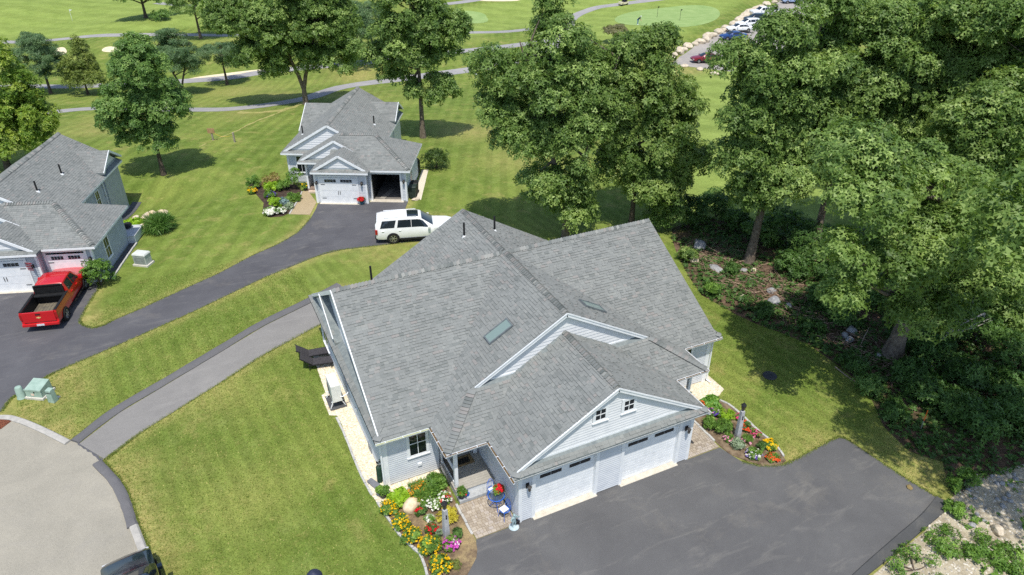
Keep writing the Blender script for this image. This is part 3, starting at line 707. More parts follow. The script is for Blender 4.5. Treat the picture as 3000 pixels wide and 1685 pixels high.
# trim
T = [((-8.74,-8.5,-.315,-.2,0,3.0)),((-8.7,-8.62,-.3,-.05,0,3)),((8.5,8.74,-.315,-.2,0,3.0)),((-4.34,-4.18,-4.605,-4.3,0,3.0)),((4.18,4.34,-4.605,-4.3,0,3.0))]
for a in T: MB().box(*a).build('corner_board', M_WHITE, H, fix=False)
for d0, d1 in ((-3.58,-.7),(.7,3.58)):
    MB().box(d0-.15,d0+.006,-4.612,-4.3,0,2.62).build('door_casing', M_WHITE, H, fix=False); MB().box(d1-.006,d1+.15,-4.612,-4.3,0,2.62).build('door_casing', M_WHITE, H, fix=False)
    MB().box(d0+.006,d1-.006,-4.610,-4.3,2.46,2.615).build('door_casing', M_WHITE, H, fix=False)
    dm = MB()
    for k in range(5): dm.box(d0-.02,d1+.02,-4.44,-4.40,.05+k*.482,.05+k*.482+.476)
    for k in range(5):
        for i in range(3): dm.box(d0+.06,d1-.06,-4.4422,-4.439,.05+k*.482+.05+i*.145,.05+k*.482+.15+i*.145)
    gd = dm.build('garage_door', M_WHITE, H, fix=False)
    for f0 in (.10, .58):
        for j in range(2):
            x = d0+(d1-d0)*f0+j*.51; MB().box(x,x+.49,-4.455,-4.42,1.99,2.16).build('door_pane', M_GLASS, gd, fix=False)
    MB().box(d0-.1,d1+.1,-4.75,-4.3,0,.04).build('garage_apron', mat('apron_concrete', c('bdb5a5'), c('ccc5b7'), 4, .9, bump=.3), H, fix=False)
def rake(pts, w=.16, t=.05, name='rake_board'):
    for a, b in zip(pts[:-1], pts[1:]):
        MB().beam(a, b, t, w, (0, 0, 1)).build(name, M_WHITE, H)
for sg in (-1, 1):
    rake([(0,-4.745,5.67),(sg*4.45,-4.745,3.07)], .17, .04); rake([(0,-4.775,5.75),(sg*4.5,-4.775,3.12)], .06, .03)
    rake([(0,-.465,6.70),(sg*4.4,-.465,4.165)], .17, .04); rake([(0,-.495,6.79),(sg*4.45,-.495,4.225)], .06, .03)
    q = 8.82 if sg < 0 else 8.77; zz = 0 if sg < 0 else .11; rake([(sg*q,5.99,6.62-zz),(sg*q,-.4,3.07-zz)], .16); rake([(sg*q,5.99,6.62-zz),(sg*q,12.2,3.0-zz)], .2)
    rake([(sg*8.885,9.3,4.68),(sg*8.885,7.0,3.36)], .1); rake([(sg*8.885,9.3,4.68),(sg*8.885,11.7,3.3)], .1)
    # soffits
    MB().box(min(sg*8.6,sg*9.0),max(sg*8.6,sg*9.0),-.5,12.2,2.86,2.9).build('soffit', M_WHITE, H, fix=False)
    MB().box(min(sg*6.55,sg*8.95),max(sg*6.55,sg*8.95),-.64,-.27,2.85,2.88).build('soffit', M_WHITE, H, fix=False)
MB().box(-4.68,4.68,-4.93,-4.55,2.85,2.89).build('soffit', M_WHITE, H, fix=False)
MB().box(-4.2,4.2,-4.60,-4.56,3.17,3.3).build('band_board', M_WHITE, H, fix=False)
MB().box(-3.6,3.6,-.335,-.285,4.25,4.34).build('band_board', M_WHITE, H, fix=False)
MB().box(-6.5,-4.3,-2.45,-.2,2.84,2.88).build('porch_ceiling', M_WHITE, H, fix=False); MB().box(4.3,6.5,-2.45,-.2,2.84,2.88).build('porch_ceiling', M_WHITE, H, fix=False)
MGG = mat('mossy_debris', c('8f9a68'), c('a9a878'), 14, .95, world=True)
for sg in (-1, 1):
    gutter(H, (sg*9.0,-.68,2.985), (sg*6.7,-.68,2.985), (0,-1,0), True, MGG if sg < 0 else None)
    gutter(H, (sg*6.59,-.7,2.985), (sg*6.59,-2.6,2.985), (sg,0,0)); gutter(H, (sg*6.6,-2.53,2.985), (sg*4.83,-2.53,2.985), (0,-1,0))
    gutter(H, (sg*4.72,-2.55,2.985), (sg*4.72,-5.05,2.985), (sg,0,0))
    MB().cbox(sg*9.015,5.8,2.87,.03,13,.13).build('fascia_board', M_WHITE, H, fix=False)
gutter(H, (-4.72,-4.865,2.93), (4.72,-4.865,2.93), (0,-1,0), False)
MB().box(-4.7,4.7,-4.862,-4.84,2.84,2.93).build('fascia_board', M_WHITE, H, fix=False)
downspout(H, [(-8.9,-.72,2.88),(-8.78,-.36,2.6),(-8.78,-.36,.15),(-9.0,-.62,.06)])
downspout(H, [(8.9,-.72,2.88),(8.78,-.36,2.6),(8.78,-.36,.15),(8.9,-.6,.06)])
# windows, skylights, pipes
window(H, F(-7.12,-.28,2.0), .74, 1.3, 2, 2, .13); window(H, F(7.12,-.28,2.0), .74, 1.3, 2, 2, .13)
for x in (-.68, .68): window(H, F(x,-4.57,4.54), .46, .52, 2, 2, .13)
window(H, F(-8.68,10.6,1.45,-90), 1.1, 1.7, 2, 2, .1)
MB(F(-8.44,7.1,5.35,-90) @ Matrix.Rotation(rad(90),4,'X')).lathe([(.36,0),(.36,.05),(.3,.06)], n=24).build('round_vent', M_WHITE, H)
for sg in (-1, 1):
    n = Vector((sg*.5,0,.866)).normalized(); n = Vector((sg*s1,0,1)).normalized(); al = Vector((0,-1,0)); up = Vector((-sg,0,s1)).normalized()
    O = Vector((sg*2.44,1.36,6.8-s1*2.44)); fr = MB(); L, Wd = .62, .28
    def fq(a, b, h): return O+up*a+al*b+n*h
    for a0, a1, b0, b1 in ((-L,L,-Wd-.06,-Wd),(-L,L,Wd,Wd+.06),(-L-.06,-L,-Wd-.06,Wd+.06),(L,L+.06,-Wd-.06,Wd+.06)):
        fr.add([fq(a0,b0,-.02),fq(a1,b0,-.02),fq(a1,b1,-.02),fq(a0,b1,-.02),fq(a0,b0,.11),fq(a1,b0,.11),fq(a1,b1,.11),fq(a0,b1,.11)], [(3,2,1,0),(4,5,6,7),(0,1,5,4),(1,2,6,5),(2,3,7,6),(3,0,4,7)])
    sk = fr.build('skylight', mat('skylight_frame', c('5d6468'), c('70777a'), 8, .5), H)
    MB().add([fq(-L,-Wd,.085),fq(L,-Wd,.085),fq(L,Wd,.085),fq(-L,Wd,.085)], [(0,1,2,3)]).build('pane', M_GREENGLASS, sk)
for (x, y, z, h) in ((-6.09,9.4,4.66,.95),(-.84,9.32,6.2,.85),(1.02,9.47,6.1,.9)):
    p = MB().tube([(x,y,z-.1),(x,y,z+h)], .055, 10).build('vent_pipe', M_BLACK, H, smooth=40); MB().lathe([(.14,-.05),(.08,.06),(.06,.1)], x, y, 10, z).build('flashing', M_WHITE, p)
# porches
M_DECKB = mat('deck_board', c('9d9a92'), c('aca89f'), 3, .75, bump=.2, bscale=25)
for sg in (-1, 1):
    xa, xb = (-6.15,-4.32) if sg < 0 else (4.32, 6.15)
    p = MB().box(xa,xb,-2.24,-.2,-.05,.385).build('porch', mat('porch_riser', c('c9cccd'), c('dadcdc'), 4, .8, bump=.2), H, fix=False)
    n = 15
    for k in range(n):
        y0 = -2.28+k*(2.06/n); MB().box(xa-.02,xb,y0+.004,y0+2.06/n-.004,.387,.42).build('deck_board', M_DECKB, p, fix=False)
    MB().box(xa,xb,-2.62,-2.24,0,.17).build('step', mat('step_stone', c('9fa3a6'), c('b5b8b9'), 7, .85, bump=.3), p, fix=False)
    px = sg*6.06; MB().box(px-.075,px+.075,-2.12,-1.97,.42,2.85).build('porch_post', M_WHITE, H, fix=False)
    MB().box(px-.06,px+.06,-.42,-.3,.42,2.85).build('porch_post', M_WHITE, H, fix=False)
    rl = MB().box(px-.045,px+.045,-1.97,-.42,1.28,1.34).box(px-.03,px+.03,-1.97,-.42,.5,.55).build('porch_rail', M_WHITE, H, fix=False)
    for k in range(14):
        y = -1.88+k*.11; MB().box(px-.01,px+.01,y-.01,y+.01,.55,1.28).build('baluster', M_BLACK, rl, fix=False)
    dc = sg*5.1; d = MB().box(dc-.48,dc+.48,-.25,-.16,.42,2.55).build('front_door', mat('door_paint', c('6f7c88'), c('7c8893'), 3, .5), H, fix=False)
    MB().box(dc-.3,dc+.3,-.262,-.24,1.2,2.3).build('pane', M_GLASS, d, fix=False)
    MB().box(dc-.6,dc-.48,-.27,-.16,.42,2.65).box(dc+.48,dc+.6,-.27,-.16,.42,2.65).box(dc-.48,dc+.48,-.27,-.16,2.55,2.65).build('door_casing', M_WHITE, H, fix=False)
lantern(H, F(-3.95,-4.6,2.05)); lantern(H, F(3.95,-4.6,2.05))
MB().box(-7.2,-7.02,-.36,-.3,.66,.8).build('wall_vent', M_WHITE, H, fix=False); MB(F(-8.69,4.3,.9,-90)).box(-.08,.08,-.06,0,-.08,.1).build('hose_tap', M_WHITE, H, fix=False)
for z, r in ((0, .11), (-.35, .09)): MB(F(-8.5,4.9+z,4.2,-90)).box(-r,r,-.08,0,-r,r).build('security_light', M_WHITE, H, fix=False)
MB(F(-8.68,2.2,.12,-90)).box(-.25,.25,-.05,0,-.1,.3).build('basement_hatch', mat('hatch', c('7c8288'), c('8b9196'), 5, .6), H, fix=False)
# ------------------------------------------------------------------ neighbouring houses
def carriage_door(parent, x0, x1, y, h=2.15):
    mb = MB()
    for k in range(4): mb.box(x0, x1, y, y+.05, .03+k*h/4, .03+(k+1)*h/4-.012)
    d = mb.build('garage_door', M_WHITE, parent, fix=False); w = x1-x0
    for g0 in (.12, .56):
        for i in range(4):
            for j in range(2):
                a = x0+w*g0+i*w*.32/4; MB().box(a+.012, a+w*.32/4-.012, y-.012, y+.01, h*.84+j*.12, h*.84+.105+j*.12).build('door_pane', M_GLASS, d, fix=False)
    for a in (-.09, .06): MB().box(x0+w/2+a, x0+w/2+a+.03, y-.03, y, h*.36, h*.5).build('handle', M_BLACK, d, fix=False)
    for z in (.2, .74):
        for a, b in ((x0+.03, x0+.36), (x1-.36, x1-.03)): MB().box(a, b, y-.02, y, h*z, h*z+.035).build('hinge_strap', M_BLACK, d, fix=False)
    return d
def hung(parent, M, w=.75, h=1.3): return window(parent, M, w, h, 2, 2, .09)
def triple(parent, M):
    mb = MB(M)
    for x0, x1, z0, z1 in ((-.72,-.64,-.3,.3),(-.22,-.16,-.25,.25),(.16,.22,-.25,.25),(.64,.72,-.3,.3),(-.64,.64,.25,.32),(-.64,.64,-.32,-.25)): mb.box(x0, x1, -.05, .02, z0, z1)
    w = mb.build('window', M_WHITE, parent, fix=False)
    for a, b in ((-.64,-.22),(-.16,.16),(.22,.64)): MB(M).box(a, b, -.005, .01, -.25, .25).build('pane', glass('olive_glass', (.09,.11,.05), .1), w, fix=False)
def ranch(name, label, O, deg, main, dorm, open_bay, gseed, sidem):
    T = thing(name, label, 'house', (O[0], O[1], 0), deg); R = Roof(T); E, s = 2.75, .58
    rx, hf, Em, y0, yr = main; za = Em+s*hf
    R.plane([(1,.2,E),(7.55,.2,E),(4.4,3.35,4.58),(1,3.35,4.58)]).plane([(7.55,6.5,E),(1,6.5,E),(1,3.35,4.58),(4.4,3.35,4.58)]).plane([(7.55,.2,E),(7.55,6.5,E),(4.4,3.35,4.58)])
    gabs = [(2.1,2.28,-.42,3.4,E),(1.3,3.1,1.65,6,E),(rx,hf,y0,yr,Em)]
    for i, (gx, gh, gy, yb, e) in enumerate(gabs):
        z = e+s*gh; f = gy+.2
        for sg in (-1, 1):
            if i == 1 and sg > 0: R.plane([(gx+gh*.9,f,e+s*gh*.1),(gx,f,z),(gx,yb,z),(gx+gh*.9,yb,e+s*gh*.1)])
            else: R.plane([(gx+sg*gh,f,e),(gx,f,z),(gx,yb,z),(gx+sg*gh,yb,e)])
            R.plane([(gx+sg*gh,gy,e),(gx+sg*(gh-.2),f,e+.116),(gx+sg*gh,f,e)])
        R.plane([(gx-gh,gy,e),(gx+gh,gy,e),(gx+gh-.42,gy+.42,e+.244),(gx-gh+.42,gy+.42,e+.244)])
    for (sg, yd, hd, ext, dz) in dorm:
        xe = rx+sg*(hf+ext); z = Em+dz+s*hd
        for q in (-1, 1): R.plane([(xe,yd,z),(rx+sg*.5,yd,z),(rx+sg*.5,yd+q*hd,Em+dz),(xe,yd+q*hd,Em+dz)])
    R.build(single=0, seed=gseed, exposure=.15, wmin=.14, wmax=.34, thick=.016)
    R.caps((rx,y0+.25,za),(rx,yr,za),(-1,0,-s),(1,0,-s),False); R.caps((4.4,3.35,4.58),(7.5,.25,E+.02),(-.7,-.7,-.3),(.7,.7,-.3),False); R.caps((1.4,3.35,4.58),(4.4,3.35,4.58),(0,-1,-s),(0,1,-s),False)
    # walls
    wx0, wx1 = rx-hf+.4, rx+hf-.4
    w = MB().box(0,4.08,0,5,0,E).box(wx0,wx1,y0+.45,yr-.4,-1.6,Em).box(0,1.5,2.1,5,0,E)
    w.build('wall', sidem, T, fix=False)
    b = MB().box(4.08,4.35,.6,6.1,0,E).box(6.65,7.12,.6,.8,0,E).box(4.35,6.65,.6,.8,2.3,E).box(6.95,7.12,.8,6.1,0,E).box(4.35,6.95,5.9,6.1,0,E)
    b.build('wall', sidem, T, fix=False)
    tri = MB()
    for i, (gx, gh, gy, yb, e) in enumerate(gabs):
        yy = gy+.34; tri.add([(gx-gh+.3,yy,e+.1),(gx+gh-.3,yy,e+.1),(gx,yy,e+s*gh-.12),(gx-gh+.3,yy+.2,e+.1),(gx+gh-.3,yy+.2,e+.1),(gx,yy+.2,e+s*gh-.12)], [(0,1,2),(5,4,3),(0,2,5,3),(1,4,5,2)])
    tri.add([(wx0,yr-.45,Em-.1),(wx1,yr-.45,Em-.1),(rx,yr-.45,za-.1),(wx0,yr-.6,Em-.1),(wx1,yr-.6,Em-.1),(rx,yr-.6,za-.1)], [(2,1,0),(3,4,5),(3,5,2,0),(2,5,4,1)])
    for (sg, yd, hd, ext, dz) in dorm:
        x = rx+sg*(hf+ext-.3); x2 = x-sg*.2; z = Em+dz
        tri.add([(x,yd-hd+.2,z-.3),(x,yd+hd-.2,z-.3),(x,yd,z+s*hd-.15),(x2,yd-hd+.2,z-.3),(x2,yd+hd-.2,z-.3),(x2,yd,z+s*hd-.15)], [(0,1,2),(5,4,3),(0,2,5,3),(1,4,5,2)])
        MB().box(min(x,rx),max(x,rx),yd-hd+.4,yd+hd-.4,-1.6,z).build('wall', sidem, T, fix=False)
        for q in (-1, 1): MB().beam((x+sg*.32,yd,z+s*hd-.07),(x+sg*.32,yd+q*hd,z-.07),.05,.16).build('rake_board', M_WHITE, T)
    tri.build('gable_wall', M_SIDE2, T)
    for i, (gx, gh, gy, yb, e) in enumerate(gabs):
        yy = gy+.34; siding(T, F(0,yy-.005), tri_rng(gx, gh-.3, e+.13, e+s*gh-.08), e+.28, e+s*gh-.2, M_SIDE2, .2, single=True)
        for q in (-1, 1):
            MB().beam((gx,gy+.18,e+s*gh-.09),(gx+q*(gh-.25),gy+.18,e+.05),.05,.17).build('rake_board', M_WHITE, T)
        MB().box(gx-gh,gx+gh if i != 1 else gx,gy-.02,gy,e-.16,e-.02).build('fascia_board', M_WHITE, T, fix=False)
        MB().box(gx-gh,gx+gh-.1 if i != 1 else gx,gy,gy+.42,e-.14,e-.11).build('soffit', M_WHITE, T, fix=False)
    MB().box(4.4,7.55,.18,.2,E-.16,E-.02).build('fascia_board', M_WHITE, T, fix=False); MB().box(7.55,7.57,.18,6.5,E-.16,E-.02).build('fascia_board', M_WHITE, T, fix=False)
    MB().box(4.4,7.5,.2,.6,E-.14,E-.11).build('soffit', M_WHITE, T, fix=False); MB().box(7.12,7.54,.2,6.5,E-.139,E-.109).build('soffit', M_WHITE, T, fix=False)
    MB().box(rx+hf,rx+hf+.02,y0,yr,Em-.16,Em-.02).build('fascia_board', M_WHITE, T, fix=False)
    sd = MB()
    for M, f, z1 in ((F(0,0), rect_rng(0,4.08,[(.3,3.5,-1,2.5)]), E-.1), (F(0,.6), rect_rng(4.08,7.12,[(4.2,6.8,-1,2.5)]), E-.1), (F(0,y0+.45), rect_rng(wx0,wx1), Em-.1), (F(7.12,0,0,90), rect_rng(.6,6.1), E-.1), (F(wx1,0,0,90), rect_rng(4,yr-.4), Em-.1)):
        siding(T, M, f, (-1.3 if M.translation.x == wx1 else .1), z1, sidem, .13, single=False)
    for x, yy in ((0,0),(4.08,0),(7.12,.6),(wx0,y0+.45)): MB().box(x-.08 if x != 7.12 and x != 4.08 else x-.1,x+.09 if x not in (7.12,4.08) else x+.04,yy-.04,yy+.1,0,E-.1).build('corner_board', M_WHITE, T, fix=False)
    MB().box(wx1-.1,wx1+.03,yr-.5,yr-.37,-1.4,Em-.1).build('corner_board', M_WHITE, T, fix=False)
    # doors
    for a, bx, yy, hh in ((.42,3.3,-.05,2.2),(4.35,6.65,.55,2.3)):
        MB().box(a-.14,a+.006,yy,yy+.1,0,hh+.14).box(bx-.006,bx+.14,yy,yy+.1,0,hh+.14).box(a+.006,bx-.006,yy+.002,yy+.1,hh,hh+.138).build('door_casing', M_WHITE, T, fix=False)
        MB().box(a-.2,bx+.2,yy-.25,yy+.3,0,.035).build('garage_apron', MATS['apron_concrete'], T, fix=False)
    carriage_door(T, .42, 3.3, -.06)
    if not open_bay: carriage_door(T, 4.35, 6.65, .54)
    else:
        MB().box(4.1,6.95,.82,5.9,0,.03).build('garage_floor', mat('garage_slab', c('6d6a66'), c('7c7873'), 4, .8), T, fix=False)
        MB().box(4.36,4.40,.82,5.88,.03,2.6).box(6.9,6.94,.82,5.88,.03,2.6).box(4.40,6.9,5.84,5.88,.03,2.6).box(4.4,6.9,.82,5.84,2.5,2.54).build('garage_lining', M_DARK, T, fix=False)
        MB(F(5.2,1.7,.034,-14)).box(-.22,.22,-.8,1.3,0,.03).build('floor_board', mat('pale_board', c('8f8b84'), c('a09b92'), 4, .8), T, fix=False)
        MB().box(5.0,6.5,5.2,5.8,.03,1.0).build('workbench', mat('bench', c('45433f'), c('57544f'), 5, .8), T, fix=False)
    for x, yy in ((.12,-.02),(3.72,-.02),(6.95,.58)): lantern(T, F(x,yy,1.75))
    # entry porch
    MB().box(-1.4,0,2.1,y0+.6,0,.3).build('porch', mat('porch_boards', c('857468'), c('94837a'), 5, .8), T, fix=False)
    MB().box(-1.3,-.1,1.8,2.1,0,.16).build('step', mat('entry_step', c('c7b3a0'), c('d3c2b0'), 5, .85), T, fix=False)
    MB().box(-1.38,-1.24,2.12,2.26,.3,E-.1).build('porch_post', M_WHITE, T, fix=False)
    MB().box(-1.34,-1.28,2.26,y0+.4,1.15,1.21).box(-1.33,-1.29,2.26,y0+.4,.4,1.15).build('porch_rail', M_WHITE, T, fix=False)
    d = MB().box(-1.1,-.2,y0+.38,y0+.44,.3,2.35).build('front_door', mat('dark_door', c('2c3136'), c('3a4046'), 3, .4), T, fix=False)
    hung(T, F(rx-hf+1.5,y0+.44,1.65), .75, 1.35)
    hung(T, F(7.13,2.7,1.45,90), .7, 1.35)
    return T, R, wx1
h2, r2, w2x = ranch('ranch_house', 'grey ranch house with one garage door open, behind the white parked vehicle', (-4.65,31.41), -28, (.3,4.1,2.75,3.65,15.2), [(1,13.4,2.0,.0,.35),(-1,12.2,2.9,.1,0)], True, 11, M_SIDE)
MB(F(.3,4.06,4.45) @ Matrix.Rotation(rad(90),4,'X')).lathe([(.3,0),(.3,.06)], n=20).build('round_vent', M_WHITE, h2)
triple(h2, F(w2x,12.6,2.1,90)); hung(h2, F(w2x,9.8,1.5,90), .7, 1.3)
ca, sa = math.cos(rad(-18.5)), math.sin(rad(-18.5)); O1 = (-20.77+(-6.5)*ca-(-.55)*sa, 25.06+(-6.5)*sa+(-.55)*ca)
h1, r1, w1x = ranch('ranch_house', 'grey ranch house at the left edge with red pickup parked outside', O1, -18.5, (.3,4.07,2.95,3.65,15.3), [(1,13.5,1.9,.0,.35)], False, 12, mat('blue_grey_siding', c('a2aab3'), c('b0b8bf'), 2.5, .6))
triple(h1, F(w1x+.02,13.2,2.15,90)); triple(h1, F(w1x+.02,13.2,-.1,90)); hung(h1, F(w1x+.02,10.3,1.7,90), .6, 1.25); hung(h1, F(w1x+.02,8.0,1.9,90), .6, 1.0)
downspout(h1, [(w1x+.08,11.6,2.8),(w1x+.08,11.6,-.8)])
for T, pts in ((h2, [(3.0,9.0),( -2.6,6.4)]), (h1, [(2.4,9.6),(2.2,6.2)])):
    for x, y in pts:
        rx, hf, Em = (.3,4.1,2.75) if T is h2 else (.3,4.07,2.95)
        z = Em+.58*(hf-abs(x-rx)); p = MB().tube([(x,y,z-.1),(x,y,z+.75)], .06, 8).build('vent_pipe', M_BLACK, T, smooth=40); MB().lathe([(.16,-.08),(.08,.06)], x, y, 8, z).build('flashing', M_WHITE, p)
# flag and deck platform by the left house
LM1 = F(O1[0], O1[1], 0, -18.5)
# ------------------------------------------------------------------ vehicles
M_TYRE = mat('tyre_rubber', c('1c1c1d'), c('262627'), 9, .85); M_RIM = mat('alloy', c('9a9c9e'), c('c0c2c4'), 9, .3, metal=.8)
M_PLASTIC = mat('black_plastic', c('191a1b'), c('242526'), 9, .6); M_CHROME = mat('chrome', c('b9bcbf'), c('d0d2d4'), 5, .2, metal=.9)
M_CARGLASS = glass('car_glass', (.015, .022, .028), .03, .8); M_TAIL = glass('tail_lamp', (.35, .01, .01), .15); M_LAMP = glass('head_lamp', (.6, .62, .63), .1)
def paint(name, col, rough=.28): return mat(name, tuple(x*.97 for x in col), tuple(min(1, x*1.03) for x in col), 2, rough, .5, coat=.7)
class Loft:
    """stations: (x, z_bottom, z_belt, z_top, w_bottom, w_belt, w_top)"""
    def __init__(s, st): s.st = st
    def at(s, x):
        st = s.st
        for a, b in zip(st[:-1], st[1:]):
            if x <= b[0]: t = (x-a[0])/(b[0]-a[0]); return [p+(q-p)*t for p, q in zip(a, b)]
        return list(st[-1])
    def sec(s, v):
        x, zb, zl, zt, wb, wl, wt = v; zm = zb+(zl-zb)*.55
        h = [(wb, zb), (wl*.985, zb+(zl-zb)*.2), (wl, zm), (wl*.975, zl), (wt, zt-.05*(zt-zl+.3)), (wt*.86, zt-.012), (wt*.45, zt+.012)]
        return [(x, -y, z) for y, z in h]+[(x, 0, zt+.02)]+[(x, y, z) for y, z in reversed(h)]
    def body(s, name, m, parent):
        vs = []; fs = []; n = 15
        for v in s.st: vs += s.sec(v)
        for i in range(len(s.st)-1):
            for k in range(n-1): fs.append((i*n+k, i*n+k+1, (i+1)*n+k+1, (i+1)*n+k))
            fs.append((i*n+n-1, i*n, (i+1)*n, (i+1)*n+n-1))
        fs += [tuple(range(n)), tuple(range((len(s.st)-1)*n, len(s.st)*n))[::-1]]
        return MB().add(vs, fs).build(name, m, parent, smooth=38)
    def side(s, x, t, sg, o=.008):
        a = s.sec(s.at(x)); p, q = Vector(a[3]), Vector(a[4]); r = p+(q-p)*t; return (r.x, sg*(abs(r.y)+o), r.z)
    def top(s, x, q, o=.01):
        v = s.at(x); a = s.sec(v); h = [a[4], a[5], a[6], a[7]]; u = (1-abs(q))*3; k = min(2, int(u)); f = u-k
        p = Vector(h[k])+(Vector(h[k+1])-Vector(h[k]))*f; return (p.x, math.copysign(abs(p.y), q), p.z+o)
    def side_panel(s, x0, x1, t0, t1, sg, name, m, parent, k=4, lean0=0, lean1=0):
        vs = []
        for i in range(k+1):
            for t in (t0, t1):
                f = i/k; x = x0+(x1-x0)*f+(lean0*(1-f)+lean1*f)*(t-t0); p = s.side(x, t, 1); vs.append((p[0], sg*abs(p[1]), p[2]))
        return MB().add(vs, [(2*i, 2*i+2, 2*i+3, 2*i+1) for i in range(k)]).build(name, m, parent)
    def top_panel(s, x0, x1, q, name, m, parent, k=4, o=.012):
        vs = []; n = 8
        for i in range(k+1):
            for j in range(n+1): vs.append(s.top(x0+(x1-x0)*i/k, -q+2*q*j/n if -q+2*q*j/n else 1e-4, o))
        w = n+1
        return MB().add(vs, [(i*w+j, i*w+j+1, (i+1)*w+j+1, (i+1)*w+j) for i in range(k) for j in range(n)]).build(name, m, parent, smooth=True)
def wheel(parent, x, y, r, w=.24, spokes=6):
    sg = 1 if y > 0 else -1; M = Matrix.Translation((x, y-sg*w/2, r)) @ Matrix.Rotation(rad(-90*sg), 4, 'X')
    t = MB(M).lathe([(r*.62, 0), (r*.93, 0), (r, .04), (r, w-.04), (r*.94, w), (r*.66, w), (r*.64, w-.05)], n=24).build('wheel', M_TYRE, parent, smooth=40)
    rim = MB(M).lathe([(r*.66, w-.05), (r*.66, w-.012), (r*.6, w-.012), (r*.58, w-.07), (.02, w-.07)], n=24)
    for k in range(spokes):
        a = 2*math.pi*k/spokes; rim.beam((.04*math.cos(a), .04*math.sin(a), w-.03), (r*.62*math.cos(a), r*.62*math.sin(a), w-.03), .06, .045, (0, 0, 1))
    rim.lathe([(.07, w-.05), (.07, w-.005), (.03, w)], n=10); rim.build('rim', M_RIM, t)
    return t
def arch(parent, L, x, r, y0):
    for sg in (-1, 1):
        vs = [(x, sg*y0, r)]+[(x+(r+.05)*math.cos(t), sg*y0, max(.28, r+(r+.05)*math.sin(t))) for t in [rad(-20+220*i/14) for i in range(15)]]
        MB().add(vs, [(0, i, i+1) for i in range(1, 15)]).build('wheel_arch', M_PLASTIC, parent)
SUV = [(-2.84,.62,1.08,1.12,.80,.86,.78),(-2.82,.45,1.1,1.5,.88,.95,.76),(-2.68,.38,1.11,1.77,.93,1.0,.73),(-2.35,.36,1.12,1.85,.95,1.01,.72),(-1,.36,1.12,1.88,.95,1.01,.73),(.2,.36,1.11,1.85,.95,1.01,.71),(.42,.36,1.11,1.79,.95,1.01,.69),(1.28,.36,1.1,1.2,.95,1.01,.84),(1.34,.36,1.08,1.17,.95,1.01,.86),(2.3,.38,1.0,1.1,.94,1.0,.84),(2.68,.42,.9,1.0,.9,.95,.78),(2.82,.5,.72,.77,.78,.84,.7)]
CROSS = [(-2.3,.6,.95,1.0,.7,.78,.7),(-2.27,.42,.97,1.3,.8,.88,.68),(-2.05,.36,.98,1.55,.86,.92,.66),(-1.6,.34,.98,1.62,.86,.92,.66),(-.2,.34,.97,1.62,.86,.92,.66),(.2,.34,.97,1.58,.86,.92,.64),(1.05,.34,.97,1.08,.86,.92,.74),(1.1,.34,.95,1.04,.86,.92,.75),(1.9,.36,.88,.95,.85,.9,.72),(2.2,.42,.75,.8,.76,.82,.64),(2.3,.5,.62,.65,.64,.7,.55)]
SEDAN = [(-2.38,.55,.85,.9,.68,.76,.66),(-2.34,.38,.9,.98,.78,.86,.7),(-1.75,.32,.93,1.02,.85,.91,.72),(-1.6,.32,.94,1.06,.85,.91,.68),(-.95,.32,.94,1.38,.85,.91,.6),(-.4,.32,.93,1.44,.85,.91,.6),(.25,.32,.93,1.4,.85,.91,.6),(1.1,.32,.92,1.0,.85,.91,.7),(1.15,.32,.9,.97,.85,.91,.7),(1.95,.36,.82,.88,.82,.88,.68),(2.25,.42,.7,.75,.74,.8,.6),(2.38,.48,.58,.62,.6,.68,.5)]
